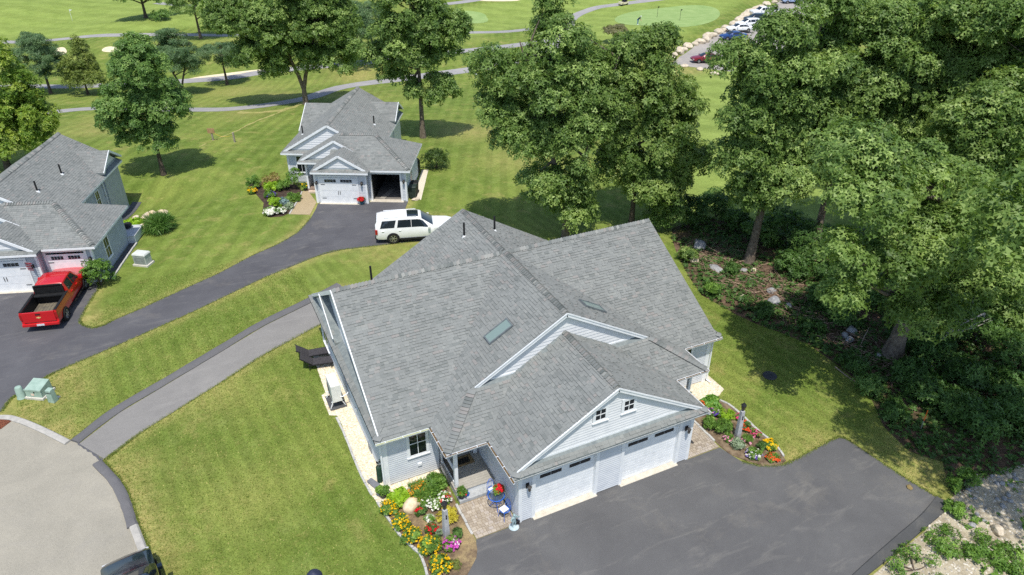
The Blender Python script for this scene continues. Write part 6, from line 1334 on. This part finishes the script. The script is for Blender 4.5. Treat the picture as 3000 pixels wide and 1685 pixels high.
tag(MB(F(-4.74,-2.9,.5,10)).box(-.15,.15,-.17,.15,0,.05).build('cushion', M_CLOTH, bevel=.02), 'white cushion on the bistro chair behind the table', 'cushion'); tag(MB(F(-4.74,-4.06,.5,-75)).box(-.15,.15,-.17,.15,0,.05).build('cushion', M_CLOTH, bevel=.02), 'white cushion on the front bistro chair', 'cushion')
def potted(label, loc, r, h, pm, lm, fls, seed, pr=None):
    T = bush('potted_plant', label, loc, r, h, lm, 12, seed=seed, flowers=fls, cat='potted plant', stem=False); pr = pr or r*.6
    for o in T.children: o.location.z = pr*1.2
    MB().lathe([(pr*.7,0),(pr,pr*1.3),(pr*1.05,pr*1.35),(pr*.9,pr*1.32)], n=18).build('pot', pm, T, smooth=40); return T
M_POTD = mat('dark_pot', c('33343a'), c('454750'), 5, .6); M_POTW = mat('white_pot', c('c9ccd0'), c('dcdfe2'), 5, .6)
potted('red geranium in a white pot on the bistro table', (-4.68,-3.38,.73), .22, .3, M_POTW, L_FRESH, [(F_RED,40,.08)], 201, .11)
potted('leafy plant in a dark pot at the porch step corner', (-5.98,-2.43,.17), .26, .4, M_POTD, L_FRESH, [(F_RED,3,.05)], 202)
potted('bushy fern in a dark pot at the white corner board', (-8.98,-.8,.02), .3, .36, M_POTD, L_FRESH, None, 203)
potted('red flowers in a blue bowl between the middle house garage doors', (-1.55,29.6,.02), .3, .35, mat('teal_pot', c('3b6a78'), c('4d8090'), 5, .5), L_SHRUB, [(F_RED,40,.1)], 204)
potted('yellow flowers in a pot on the middle house entry step', (-5.0,34.3,.02), .3, .45, M_POTD, L_FRESH, [(F_YEL,12,.08)], 205)
T = thing('watering_can', 'small cobalt blue jug on the porch step', 'jug', (-5.72,-2.44,.17)); MB().lathe([(.055,0),(.075,.06),(.07,.16),(.045,.2),(.05,.22)], n=14).build('body', M_BLUE, T, smooth=40); MB().tube([(.06,0,.06),(.11,0,.12),(.06,0,.18)], .01, 6).build('handle', M_BLUE, T)
# statue: child figure on a round base
def skin_fig(name, m, parent, V, E, root=0, sub=2):
    me = bpy.data.meshes.new(name); me.from_pydata([v[:3] for v in V], E, []); o = link(name, me, m, parent); md = o.modifiers.new('skin', 'SKIN'); md.use_smooth_shade = True
    for i, v in enumerate(V): r = v[3] if len(v) == 4 else v[3:5]; me.skin_vertices[0].data[i].radius = (r, r) if not isinstance(r, (tuple, list)) else r; me.skin_vertices[0].data[i].use_root = (i == root)
    s_ = o.modifiers.new('sub', 'SUBSURF'); s_.levels = s_.render_levels = sub; return o
M_VERD = mat('verdigris', c('7f979a'), c('a5bcbf'), 8, .7, bump=.3)
T = thing('garden_statue', 'verdigris child statue on a round base at the garage corner', 'statue', (-4.6,-4.72,.02), 20)
MB().lathe([(.2,0),(.22,.03),(.2,.07),(.16,.09)], n=20).build('base', mat('statue_base', c('a9bcc0'), c('c6d2d4'), 6, .8), T, smooth=40)
skin_fig('figure', M_VERD, T, [(0,0,.42,.085),(0,0,.56,.08),(0,-.01,.68,.045),(0,-.02,.8,.085),(.05,0,.4,.055),(.06,-.02,.25,.042),(.06,0,.1,.03),(-.05,0,.4,.055),(-.06,.01,.25,.042),(-.07,.02,.1,.03),(.1,0,.62,.035),(.17,-.06,.52,.03),(.2,-.14,.6,.026),(-.1,0,.62,.035),(-.19,-.03,.56,.03),(-.24,-.1,.64,.026),(.07,-.06,.09,.026),(-.08,-.05,.09,.026)],
    [(0,1),(1,2),(2,3),(0,4),(4,5),(5,6),(0,7),(7,8),(8,9),(1,10),(10,11),(11,12),(1,13),(13,14),(14,15),(6,16),(9,17)])
T_ = thing('watering_bowl', 'dark iron bowl held beside the garden statue', 'bowl', (-4.44,-4.62,.03)); MB().lathe([(.03,0),(.05,.08),(.14,.14),(.15,.17),(.12,.15)], n=16).build('bowl', M_BLACK, T_, smooth=40)
# doormat and sign
tag(MB().box(-5.62,-4.74,-.96,-.36,.421,.432).build('doormat', mat('coir_mat', c('7b6748'), c('8f7a58'), 20, .95), fix=False), 'tan doormat with black centre panel on the left porch', 'doormat'); MB().box(-5.45,-4.91,-.84,-.5,.432,.436).build('mat_panel', mat('mat_black', c('26241f'), c('34312b'), 20, .95), bpy.data.objects['doormat'], fix=False)
S_ = thing('porch_sign', 'white welcome board with autumn picture leaning by the left door', 'sign', (-4.5,-.42,.42), -20); MB().box(-.09,.09,-.012,.012,0,.85).build('board', M_CLOTH, S_, fix=False); MB().box(-.075,.075,-.018,-.011,.3,.72).build('picture', mat('sign_print', c('8c4a32'), c('d8c8a8'), 14, .7), S_, fix=False)
# golf bag at the corner
T = thing('golf_bag', 'dark golf bag of clubs leaning at the left house corner', 'golf bag', (-8.86,.12,.02)); MB().tube([(0,0,0),(.02,.02,.45),(.04,.04,.85)], [.12,.13,.14], 12).build('bag', mat('bag_fabric', c('1f3a2c'), c('2c4a3a'), 6, .7), T, smooth=60)
rg = random.Random(4)
for k in range(6): x, y = rg.uniform(-.07,.07), rg.uniform(-.07,.07); cl = MB().tube([(x,y,.8),(x*1.3+.04,y*1.3+.04,1.15)], .008, 5).build('club', M_CHROME, T); MB().cbox(x*1.3+.04,y*1.3+.04,1.13,.06,.09,.05).build('club_head', M_CHROME if k % 2 else M_BLACK, cl, bevel=.01)
tag(MB(F(-9.16,.1,.02,25)).add([(-.16,-.28,0),(.16,-.28,0),(.12,.28,0),(-.12,.28,0),(-.16,-.28,.05),(.16,-.28,.05),(.12,.28,.12),(-.12,.28,.12)], [(3,2,1,0),(4,5,6,7),(0,1,5,4),(1,2,6,5),(2,3,7,6),(3,0,4,7)]).build('splash_block', mat('splash_grey', c('6d7075'), c('7c7f84'), 6, .8)), 'grey splash block under the front left downspout', 'splash block')
# heat pump on stand
T = thing('heat_pump', 'white heat pump on a metal stand beside the pale blue wall', 'heat pump', (-9.3,6.35,.02), -90)
MB().box(-.56,.56,-.24,.24,.42,1.42).build('cabinet', mat('hp_white', c('d9dad6'), c('e6e7e3'), 4, .5), T, bevel=.025); MB(Matrix.Translation((-.12,-.245,.9)) @ Matrix.Rotation(rad(90),4,'X')).lathe([(.34,0),(.34,.015),(.3,.02)], n=24).build('fan_grille', mat('hp_grille', c('6e7274'), c('83878a'), 9, .6), T); MB().box(.25,.5,-.247,-.239,.6,.8).build('label_plate', M_BLACK, T, fix=False)
for sx_ in (-.45,.45):
    for sy_ in (-.3,.3): MB().beam((sx_,sy_*.7,.42),(sx_*1.05,sy_*1.3,0),.035,.035).build('stand_leg', M_WHITE, T)
    MB().beam((sx_,-.3,.41),(sx_,.3,.41),.035,.035).build('stand_bar', M_WHITE, T)
MB().box(-.6,.6,-.42,.42,0,.05).build('pad', mat('hp_pad', c('4a4b4d'), c('58595b'), 5, .9), T, fix=False); MB().tube([(.5,.1,.7),(.62,.25,.72),(.6,.5,.8),(.55,.62,.9)], .03, 8).build('line_set', M_WHITE, T, smooth=True)
# lounge chairs
M_SLING = mat('black_sling', c('39373a'), c('4a484b'), 12, .8, bump=.3)
def lounger(label, loc, deg):
    T = thing('lounge_chair', label, 'lounge chair', loc, deg); 
    MB().add([(-.85,-.3,.34),(.25,-.3,.34),(.25,.3,.34),(-.85,.3,.34),(-.85,-.3,.37),(.25,-.3,.37),(.25,.3,.37),(-.85,.3,.37)], [(3,2,1,0),(4,5,6,7),(0,1,5,4),(1,2,6,5),(2,3,7,6),(3,0,4,7)]).build('seat', M_SLING, T)
    MB().add([(.25,-.3,.35),(.85,-.3,.82),(.85,.3,.82),(.25,.3,.35),(.25,-.3,.38),(.83,-.3,.85),(.83,.3,.85),(.25,.3,.38)], [(3,2,1,0),(4,5,6,7),(0,1,5,4),(1,2,6,5),(2,3,7,6),(3,0,4,7)]).build('backrest', M_SLING, T)
    for sy_ in (-.32,.32):
        MB().beam((-.9,sy_,.34),(.5,sy_,.34),.035,.04).build('side_rail', M_BLACK, T); MB().beam((.25,sy_,.36),(.88,sy_,.85),.03,.035).build('back_rail', M_BLACK, T)
        for x in (-.75,.4): MB().beam((x,sy_,.34),(x+.05,sy_,0),.03,.03).build('leg', M_BLACK, T)
    for x in (-.74,.41): MB().beam((x+.03,-.32,.1),(x+.03,.32,.1),.025,.025).build('crossbar', M_BLACK, T)
    return T
lounger('black sling lounge chair nearer the heat pump', (-9.45,9.75,0), 168); lounger('black sling lounge chair farther from the heat pump', (-9.5,10.65,0), 172)
# generator, transformer, pedestals, grate, bins, grill
M_SAGE = mat('sage_steel', c('8fa79a'), c('a3b9ac'), 4, .5); M_PAD = mat('concrete_pad', c('c3bfb4'), c('d3cfc5'), 5, .9)
T = thing('generator', 'grey standby generator on a pad beside the left house', 'generator', (-17.6,26.3,0), -36); MB().box(-.55,.55,-.4,.4,0,.12).build('pad', M_PAD, T, fix=False); MB().box(-.46,.46,-.32,.32,.12,.82).build('cabinet', mat('gen_grey', c('a9aea9'), c('b9beb9'), 4, .5), T, bevel=.03); MB().add([(-.5,-.36,.8),(.5,-.36,.8),(.5,.36,.8),(-.5,.36,.8),(-.44,-.3,.92),(.44,-.3,.92),(.44,.3,.92),(-.44,.3,.92)], [(3,2,1,0),(4,5,6,7),(0,1,5,4),(1,2,6,5),(2,3,7,6),(3,0,4,7)]).build('lid', mat('gen_lid', c('c5c9c3'), c('d2d6d0'), 4, .5), T, bevel=.03)
for k in range(7): MB().box(-.4,.4,-.335,-.318,.2+k*.075,.235+k*.075).build('louvre', mat('gen_louvre', c('7e8480'), c('8f9591'), 4, .6), T, fix=False)
T = thing('transformer', 'sage green pad-mounted transformer box by the driveway mouth', 'transformer', (-22.88,13.5,0), -32.4); MB().box(-.5,.5,-.47,.47,0,.13).build('pad', M_PAD, T, fix=False); MB().add([(-.44,-.4,.13),(.44,-.4,.13),(.44,.4,.13),(-.44,.4,.13),(-.44,-.4,.58),(.44,-.4,.58),(.43,.39,.74),(-.43,.39,.74)], [(3,2,1,0),(4,5,6,7),(0,1,5,4),(1,2,6,5),(2,3,7,6),(3,0,4,7)]).build('cabinet', M_SAGE, T, bevel=.02); MB().box(-.455,.455,-.415,-.38,.5,.6).build('lid_rim', M_SAGE, T, fix=False); MB().box(-.14,.02,-.408,-.4,.22,.35).build('warning_label', mat('warn', c('d9d2c8'), c('e8b090'), 9, .6), T, fix=False); MB().box(.03,.1,-.415,-.4,.4,.47).build('lock', M_BLACK, T, fix=False)
T = thing('utility_pedestal', 'rounded sage utility pedestal left of the transformer', 'utility pedestal', (-23.72,13.62,0), -33); MB().lathe([(.22,0),(.24,.02),(.2,.1),(.17,.62),(.14,.68),(.05,.7)], n=16).build('body', M_SAGE, T, smooth=40)
T = thing('utility_pedestal', 'square sage utility pedestal right of the transformer', 'utility pedestal', (-22.25,12.6,0), -38); MB().add([(-.18,-.16,0),(.18,-.16,0),(.18,.16,0),(-.18,.16,0),(-.15,-.13,.75),(.15,-.13,.75),(.15,.13,.78),(-.15,.13,.78)], [(3,2,1,0),(4,5,6,7),(0,1,5,4),(1,2,6,5),(2,3,7,6),(3,0,4,7)]).build('body', M_SAGE, T, bevel=.02); MB().box(-.16,.16,-.15,-.13,.6,.63).build('lid_seam', M_BLACK, T, fix=False)
tag(MB(F(-22.35,12.95,0,-33)).box(-.4,.4,-.12,.12,0,.06).build('concrete_slab', M_PAD, fix=False), 'small concrete slab behind the square pedestal', 'slab')
T = thing('drain_grate', 'rusty cast iron drain grate in the street at the left edge', 'drain grate', (-24.45,11.75,.012), -42); mb = MB()
for k in range(7): mb.box(-.32+k*.1,-.28+k*.1,-.32,.32,0,.03).box(-.32,.32,-.32+k*.1,-.28+k*.1,.002,.031)
mb.build('bars', mat('rust', c('6e3f2e'), c('8a543c'), 9, .9), T, fix=False); MB().box(-.32,.32,-.32,.32,-.002,.004).build('sump', M_DARK, T, fix=False)
def bin_(label, loc, deg, m):
    T = thing('wheeled_bin', label, 'bin', loc, deg); MB().add([(-.24,-.26,.05),(.24,-.26,.05),(.24,.26,.05),(-.24,.26,.05),(-.3,-.34,1.0),(.3,-.34,1.0),(.3,.34,1.0),(-.3,.34,1.0)], [(3,2,1,0),(4,5,6,7),(0,1,5,4),(1,2,6,5),(2,3,7,6),(3,0,4,7)]).build('body', m, T, bevel=.02); MB().add([(-.32,-.36,1.0),(.32,-.36,1.0),(.32,.36,1.0),(-.32,.36,1.0),(-.27,-.28,1.08),(.27,-.28,1.08),(.27,.32,1.08),(-.27,.32,1.08)], [(3,2,1,0),(4,5,6,7),(0,1,5,4),(1,2,6,5),(2,3,7,6),(3,0,4,7)]).build('lid', m, T, bevel=.02)
    for sx_ in (-.25,.25): MB(Matrix.Translation((sx_-.03,.3,.12)) @ Matrix.Rotation(rad(90),4,'Y')).lathe([(.12,0),(.12,.06)], n=14).build('wheel', M_TYRE, T)
M_BIN = mat('bin_green', c('27332f'), c('33403b'), 4, .6)
bin_('dark green wheeled bin nearest the driveway at the open garage', (2.55,29.05,.02), -28, M_BIN); bin_('black wheeled bin behind the green one at the open garage', (2.95,29.75,.02), -28, M_PLASTIC)
T = thing('barbecue_grill', 'covered black barbecue grill beside the middle house', 'grill', (4.55,34.2,.0), 60); MB().add([(-.6,-.3,.02),(.6,-.3,.02),(.6,.3,.02),(-.6,.3,.02),(-.62,-.32,.9),(.62,-.32,.9),(.62,.32,.9),(-.62,.32,.9),(-.4,-.2,1.2),(.4,-.2,1.2),(.4,.2,1.2),(-.4,.2,1.2)], [(3,2,1,0),(8,9,10,11),(0,1,5,4),(1,2,6,5),(2,3,7,6),(3,0,4,7),(4,5,9,8),(5,6,10,9),(6,7,11,10),(7,4,8,11)]).build('cover', mat('grill_cover', c('1e2228'), c('2b3038'), 4, .5), T, bevel=.05)
# left house platform and fire bowl, flag
T = thing('side_porch', 'small grey raised deck on the right side of the left house', 'deck', (-18.4,31.0,0), -18.5); MB().box(-.55,.75,-.9,.95,0,.55).build('base', M_SIDEL, T, fix=False)
for k in range(9): MB().box(-.57,.77,-.92+k*.21,-.92+k*.21+.2,.552,.59).build('deck_board', mat('pale_deck', c('b5b9bd'), c('c6cacd'), 4, .8), T, fix=False)
T = thing('kettle_bowl', 'dark round kettle on the small grey side deck', 'kettle', (-18.35,31.5,.59)); MB().lathe([(.1,0),(.28,.1),(.32,.25),(.25,.36),(.05,.42)], n=18).build('kettle', M_BLACK, T, smooth=40)
fp = LM1 @ Vector((3.75,-.06,2.0)); T = thing('flag', 'red and white striped flag on the left garage wall', 'flag', fp, -18.5); MB().tube([(0,0,0),(0,-.75,.45)], .015, 6).build('pole', M_WHITE, T)
for k in range(9): MB().add([(.02*math.sin(k),-.12-.0*k,.03-.06*k),(.02*math.sin(k),-.7,.38-.06*k),(.02*math.sin(k+1)+.03,-.7,.32-.06*k),(.02*math.sin(k+1)+.03,-.12,-.03-.06*k)], [(0,1,2,3)]).build('stripe', F_RED if k % 2 == 0 else M_CLOTH, T)
MB().add([(-.01,-.45,.22),(-.01,-.7,.39),(-.0,-.7,.15),(-.0,-.45,-.02)], [(0,1,2,3)]).build('canton', mat('canton_blue', c('2a3560'), c('364278'), 6, .8), T)
# lawn odds and ends
tag(MB().lathe([(.36,0),(.38,.03),(.36,.06),(.3,.075)], 12.15, -1.46, 24).build('septic_lid', mat('septic_black', c('34353c'), c('43454c'), 6, .6), smooth=40), 'round black septic lid in the shaded lawn', 'lid')
T = thing('marker_stake', 'orange marker stake at the brush edge', 'stake', (15.8,-7.83,0), 20); MB().box(-.02,.02,-.015,.015,-.05,.55).build('shaft', mat('stake_grey', c('8f8d86'), c('a09d95'), 5, .8), T, fix=False); MB().box(-.022,.022,-.017,.017,.55,1.2).build('painted_top', mat('orange_paint', c('d85a1a'), c('e87232'), 5, .7), T, fix=False)
def fpost(label, loc, sign=False):
    T = thing('rope_post', label, 'post', loc, -25); MB().box(-.07,.07,-.07,.07,-.05,1.0).build('post', mat('grey_wood', c('8d867c'), c('a39c90'), 6, .9), T, fix=False)
    if sign: MB().box(-.35,.35,-.11,-.07,.75,1.25).build('sign_board', mat('brown_sign', c('9c7d5c'), c('b0916e'), 5, .8), T, fix=False)
p1, p2 = (-10.55,52.28,float(terr(-10.55,52.28))), (-8.69,50.53,float(terr(-8.69,50.53)))
fpost('wooden rope post with a small brown sign on the far lawn', p1, True); fpost('plain wooden rope post right of the brown sign', p2)
tag(MB().tube([(p1[0]+(p2[0]-p1[0])*t, p1[1]+(p2[1]-p1[1])*t, .85-.35*math.sin(math.pi*t)+p1[2]) for t in [k/10 for k in range(11)]], .016, 6).build('yellow_rope', mat('yellow_rope', c('c9a83c'), c('d8ba52'), 8, .8)), 'yellow rope sagging between the two wooden posts', 'rope')
q = at(1195,187); T = thing('yardage_post', 'thin grey post with a white base beside the cart path', 'post', q); MB().tube([(0,0,0),(0,0,1.1)], .05, 8).build('shaft', mat('post_grey', c('6e7072'), c('808284'), 5, .6), T); MB().lathe([(.2,0),(.2,.08),(.08,.12)], .15, -.1, 12).build('base', M_WHITE, T)
q = at(1249,139); T = thing('utility_box', 'tall green utility box beside the far cart path', 'utility box', q); MB().cbox(0,0,0,.75,.6,1.5).build('body', M_SAGE, T, bevel=.04); MB().cbox(0,0,1.5,.8,.65,.08).build('lid', M_SAGE, T, fix=False)
def flagstick(label, px, py, col):
    q = at(px, py); T = thing('flagstick', label, 'flagstick', (q[0], q[1], q[2]+.02)); MB().tube([(0,0,0),(0,0,2.1)], .03, 6).build('pole', M_BLACK if col is None else M_WHITE, T)
    MB().add([(0,0,2.1),(.5,.05,2.0),(.02,0,1.75)], [(0,1,2)]).build('pennant', col or M_BLACK, T)
flagstick('thin flagstick left of centre on the upper putting green', 1653, 44, None); flagstick('thin flagstick at the right of the upper putting green', 1710, 52, None); flagstick('white flagstick on the far left fairway', 182, 52, M_CLOTH)
p = at(1620,62); tag(MB().lathe([(.0,-.06),(.06,0),(.0,.06)], p[0], p[1], 8, p[2]+.09).build('golf_ball', M_CLOTH), 'white ball near the golfer on the putting green', 'ball')
# fallen branches
for k_, (pts, lab) in enumerate([([(2100,925),(2125,945),(2150,962)],'pale curved branch on the shaded lawn edge'),([(2160,880),(2170,860),(2180,845)],'dead stick standing by the boulder pile')]):
    P = [at(*q) for q in pts]; tag(MB().tube([(q[0],q[1],.06+.25*(k_)*i) for i, q in enumerate(P)], [.04,.03,.015], 6).build('fallen_branch', tonemat('dead_wood', [(0,c('9a8a7c')),(1,c('9a8a7c'))])), lab, 'branch')
T = thing('dead_branch', 'bare silvery dead branch right of the huge oak trunk', 'branch', at(2400,880)); mb = MB(); rgx = random.Random(8)
for k in range(14): a0 = (rgx.uniform(-1.2,1.2), rgx.uniform(-.5,.5), 1.6+rgx.uniform(-.5,.5)); mb.tube([a0,(a0[0]+rgx.uniform(.3,.9),a0[1]+rgx.uniform(-.3,.3),a0[2]+rgx.uniform(-.3,.5))], [.025,.006], 5)
mb.tube([(-1.6,0,1.2),(0,.1,1.7),(1.6,0,2.0)], [.02,.04,.06], 6).tube([(1.6,0,2.0),(2.0,.1,0)], [.06,.09], 6); mb.build('branch', mat('silver_wood', c('8f8a84'), c('a8a39d'), 6, .9), T)
# ------------------------------------------------------------------ people
M_SKIN = mat('skin', c('b98a70'), c('c79a80'), 5, .6)
def person(label, loc, deg, top, legs, cap, lean=0., k=1.0, shoe=None):
    T = thing('person', label, 'person', loc, deg); s_, l_ = math.sin(lean), math.cos(lean)
    def up(h, y=0): return (-0.0, -s_*(h-.95)+y, .95+l_*(h-.95))
    tv = [(*up(.95), .15), (*up(1.2), .15), (*up(1.42), .14), (*up(1.52), .06)]
    V = [list(v) for v in tv]; sh = up(1.42); hx = .2
    V += [[hx, sh[1], sh[2], .065], [-hx, sh[1], sh[2], .065]]
    hand = (0, sh[1]-.28 if lean else -.32, .78 if lean else 1.12); V += [[hx+.06, sh[1]-.1, sh[2]-.28, .05], [-hx-.06, sh[1]-.1, sh[2]-.28, .05]]
    skin_fig('shirt', top, T, [tuple(v) for v in V], [(0,1),(1,2),(2,3),(2,4),(2,5),(4,6),(5,7)], 0)
    for sg in (-1, 1):
        e = V[6 if sg > 0 else 7]; w = (sg*.06, hand[1], hand[2])
        av = [(e[0], e[1], e[2], .042), (w[0], w[1]+.02, w[2]+.06, .032), (w[0], w[1]-.03, w[2]-.02, .035)]; ed = [(0,1),(1,2)]
        for f in range(4): b = len(av); av += [(w[0]+(f-1.5)*.018, w[1]-.07, w[2]-.06, .009), (w[0]+(f-1.5)*.018-sg*.01, w[1]-.08, w[2]-.1, .008)]; ed += [(2,b),(b,b+1)]
        b = len(av); av += [(w[0]-sg*.04, w[1]-.02, w[2]-.04, .011), (w[0]-sg*.045, w[1]-.03, w[2]-.075, .009)]; ed += [(2,b),(b,b+1)]
        skin_fig('forearm', M_SKIN, T, av, ed, 0, 1)
    skin_fig('trousers', legs, T, [(0,0,.97,.15),(.1,0,.88,.1),(.11,-.02,.5,.07),(.12,.02,.1,.055),(-.1,0,.88,.1),(-.11,-.02,.5,.07),(-.12,.02,.1,.055)], [(0,1),(1,2),(2,3),(0,4),(4,5),(5,6)], 0)
    for sg in (-1, 1): MB().add([(sg*.12-.05,-.18,0),(sg*.12+.05,-.18,0),(sg*.12+.045,.09,0),(sg*.12-.045,.09,0),(sg*.12-.045,-.16,.06),(sg*.12+.045,-.16,.06),(sg*.12+.04,.08,.11),(sg*.12-.04,.08,.11)], [(3,2,1,0),(4,5,6,7),(0,1,5,4),(1,2,6,5),(2,3,7,6),(3,0,4,7)]).build('shoe', shoe or M_CLOTH, T, bevel=.02)
    hc = up(1.66, -.02); HM = Matrix.Translation(hc) @ Matrix.Rotation(lean*.8, 4, 'X')
    mb = MB(HM).lathe([(.035,-.13),(.06,-.115),(.078,-.06),(.088,0),(.088,.05),(.07,.1),(.02,.125)], n=16); mb.add([(-.014,-.085,.015),(.014,-.085,.015),(.017,-.1,-.03),(-.017,-.1,-.03),(0,-.115,-.025)], [(0,1,4),(1,2,4),(2,3,4),(3,0,4)])
    hd_ = mb.build('head', M_SKIN, T, smooth=50)
    for sg in (-1, 1): MB(HM @ Matrix.Translation((sg*.033,-.079,.02))).lathe([(0,-.009),(.01,0),(0,.009)], n=8).build('eye', M_DARK, hd_); MB(HM @ Matrix.Translation((sg*.089,.01,-.005))).lathe([(.004,-.03),(.016,-.01),(.018,.015),(.005,.03)], n=8).build('ear', M_SKIN, hd_)
    MB(HM).box(-.024,.024,-.092,-.08,-.062,-.055).build('mouth', mat('lips', c('96564c'), c('a0605a'), 5, .6), hd_, fix=False)
    MB(HM @ Matrix.Translation((0,.012,.0))).lathe([(.084,-.05),(.094,0),(.095,.04),(.08,.09),(.03,.125)], n=16).build('hair', mat('brown_hair', c('3b2d24'), c('4b3a2f'), 8, .8), hd_, smooth=50)
    cp = MB(HM @ Matrix.Translation((0,.008,.035))).lathe([(.106,-.01),(.11,.02),(.1,.075),(.065,.115),(.02,.132)], n=20); cp.lathe([(.014,.13),(.012,.142)], n=8); cp.add([(-.085,-.06,.0),(.085,-.06,.0),(.07,-.17,-.012),(-.07,-.17,-.012),(-.085,-.06,.014),(.085,-.06,.014),(.07,-.17,.0),(-.07,-.17,.0)], [(3,2,1,0),(4,5,6,7),(1,2,6,5),(2,3,7,6),(3,0,4,7)])
    cp.build('cap', cap, hd_, smooth=45); return T
M_NAVY = mat('navy_cloth', c('272c44'), c('333954'), 8, .85)
lp = CAM+_ray(788*SVY, 1440*SVY)*((4.6-CAM[2])/_ray(788*SVY, 1440*SVY)[2]); T = thing('street_lamp', 'dark domed lamp top poking up at the bottom edge of the lawn', 'street lamp', (lp[0], lp[1], 0)); M_DOME = mat('lamp_navy', c('2b3145'), c('383e54'), 6, .6)
MB().tube([(0,0,0),(0,0,.6),(0,0,4.0)], [.09,.06,.05], 10).build('pole', M_DOME, T, smooth=40); MB().lathe([(.05,4.0),(.14,4.05),(.17,4.35),(.16,4.37)], n=16).build('lantern', glass('frosted', (.5,.5,.48), .4), T, smooth=40); MB().lathe([(.26,4.36),(.255,4.42),(.2,4.52),(.1,4.6),(.03,4.63),(.028,4.66),(.01,4.67)], n=24).build('dome', M_DOME, T, smooth=40)
p = at(1604,62); GT = person('golfer bending to putt in dark shirt and blue shorts on the green', (p[0],p[1],p[2]+.02), 40, mat('dark_shirt', c('23283a'), c('30364c'), 6, .85), mat('blue_shorts', c('2c5f9c'), c('3a70b0'), 6, .85), M_CLOTH, lean=.75)
PM = F(p[0],p[1],p[2]+.02,40); tag(MB(PM).beam((0,-.62,.85),(0,-.72,.02),.02,.02).cbox(0,-.74,0,.12,.05,.04).build('putter', M_CHROME), 'putter in the hands of the bending golfer', 'golf club')
for sg, lab, tm in ((-1,'person seated on the near side of the golf cart','grey_shirt'),(1,'person seated on the far side of the golf cart','dark_shirt')):
    cm = F(CART[0],CART[1],CART[2]+.04,195); T = thing('person', lab, 'person', cm @ Vector((-.25,sg*.27,.8)), 195)
    skin_fig('clothed_body', mat(tm, c('3a3d48'), c('4c505c'), 6, .85), T, [(0,0,.1,.16),(-.02,0,.4,.16),(-.03,0,.6,.07),(.4,.08,.1,.09),(.45,.08,-.35,.06),(.4,-.08,.1,.09),(.45,-.08,-.35,.06),(0,.2,.5,.06),(.2,.22,.28,.05),(.42,.15,.32,.04),(0,-.2,.5,.06),(.2,-.22,.28,.05),(.42,-.15,.32,.04)], [(0,1),(1,2),(0,3),(3,4),(0,5),(5,6),(1,7),(7,8),(8,9),(1,10),(10,11),(11,12)])
    hm = MB().lathe([(.05,.62),(.09,.7),(.1,.8),(.08,.88),(.02,.92)], n=14).build('head', M_SKIN, T, smooth=50); MB().lathe([(.108,.8),(.105,.86),(.07,.92),(.02,.945)], n=14).build('cap', M_NAVY, hm, smooth=45)
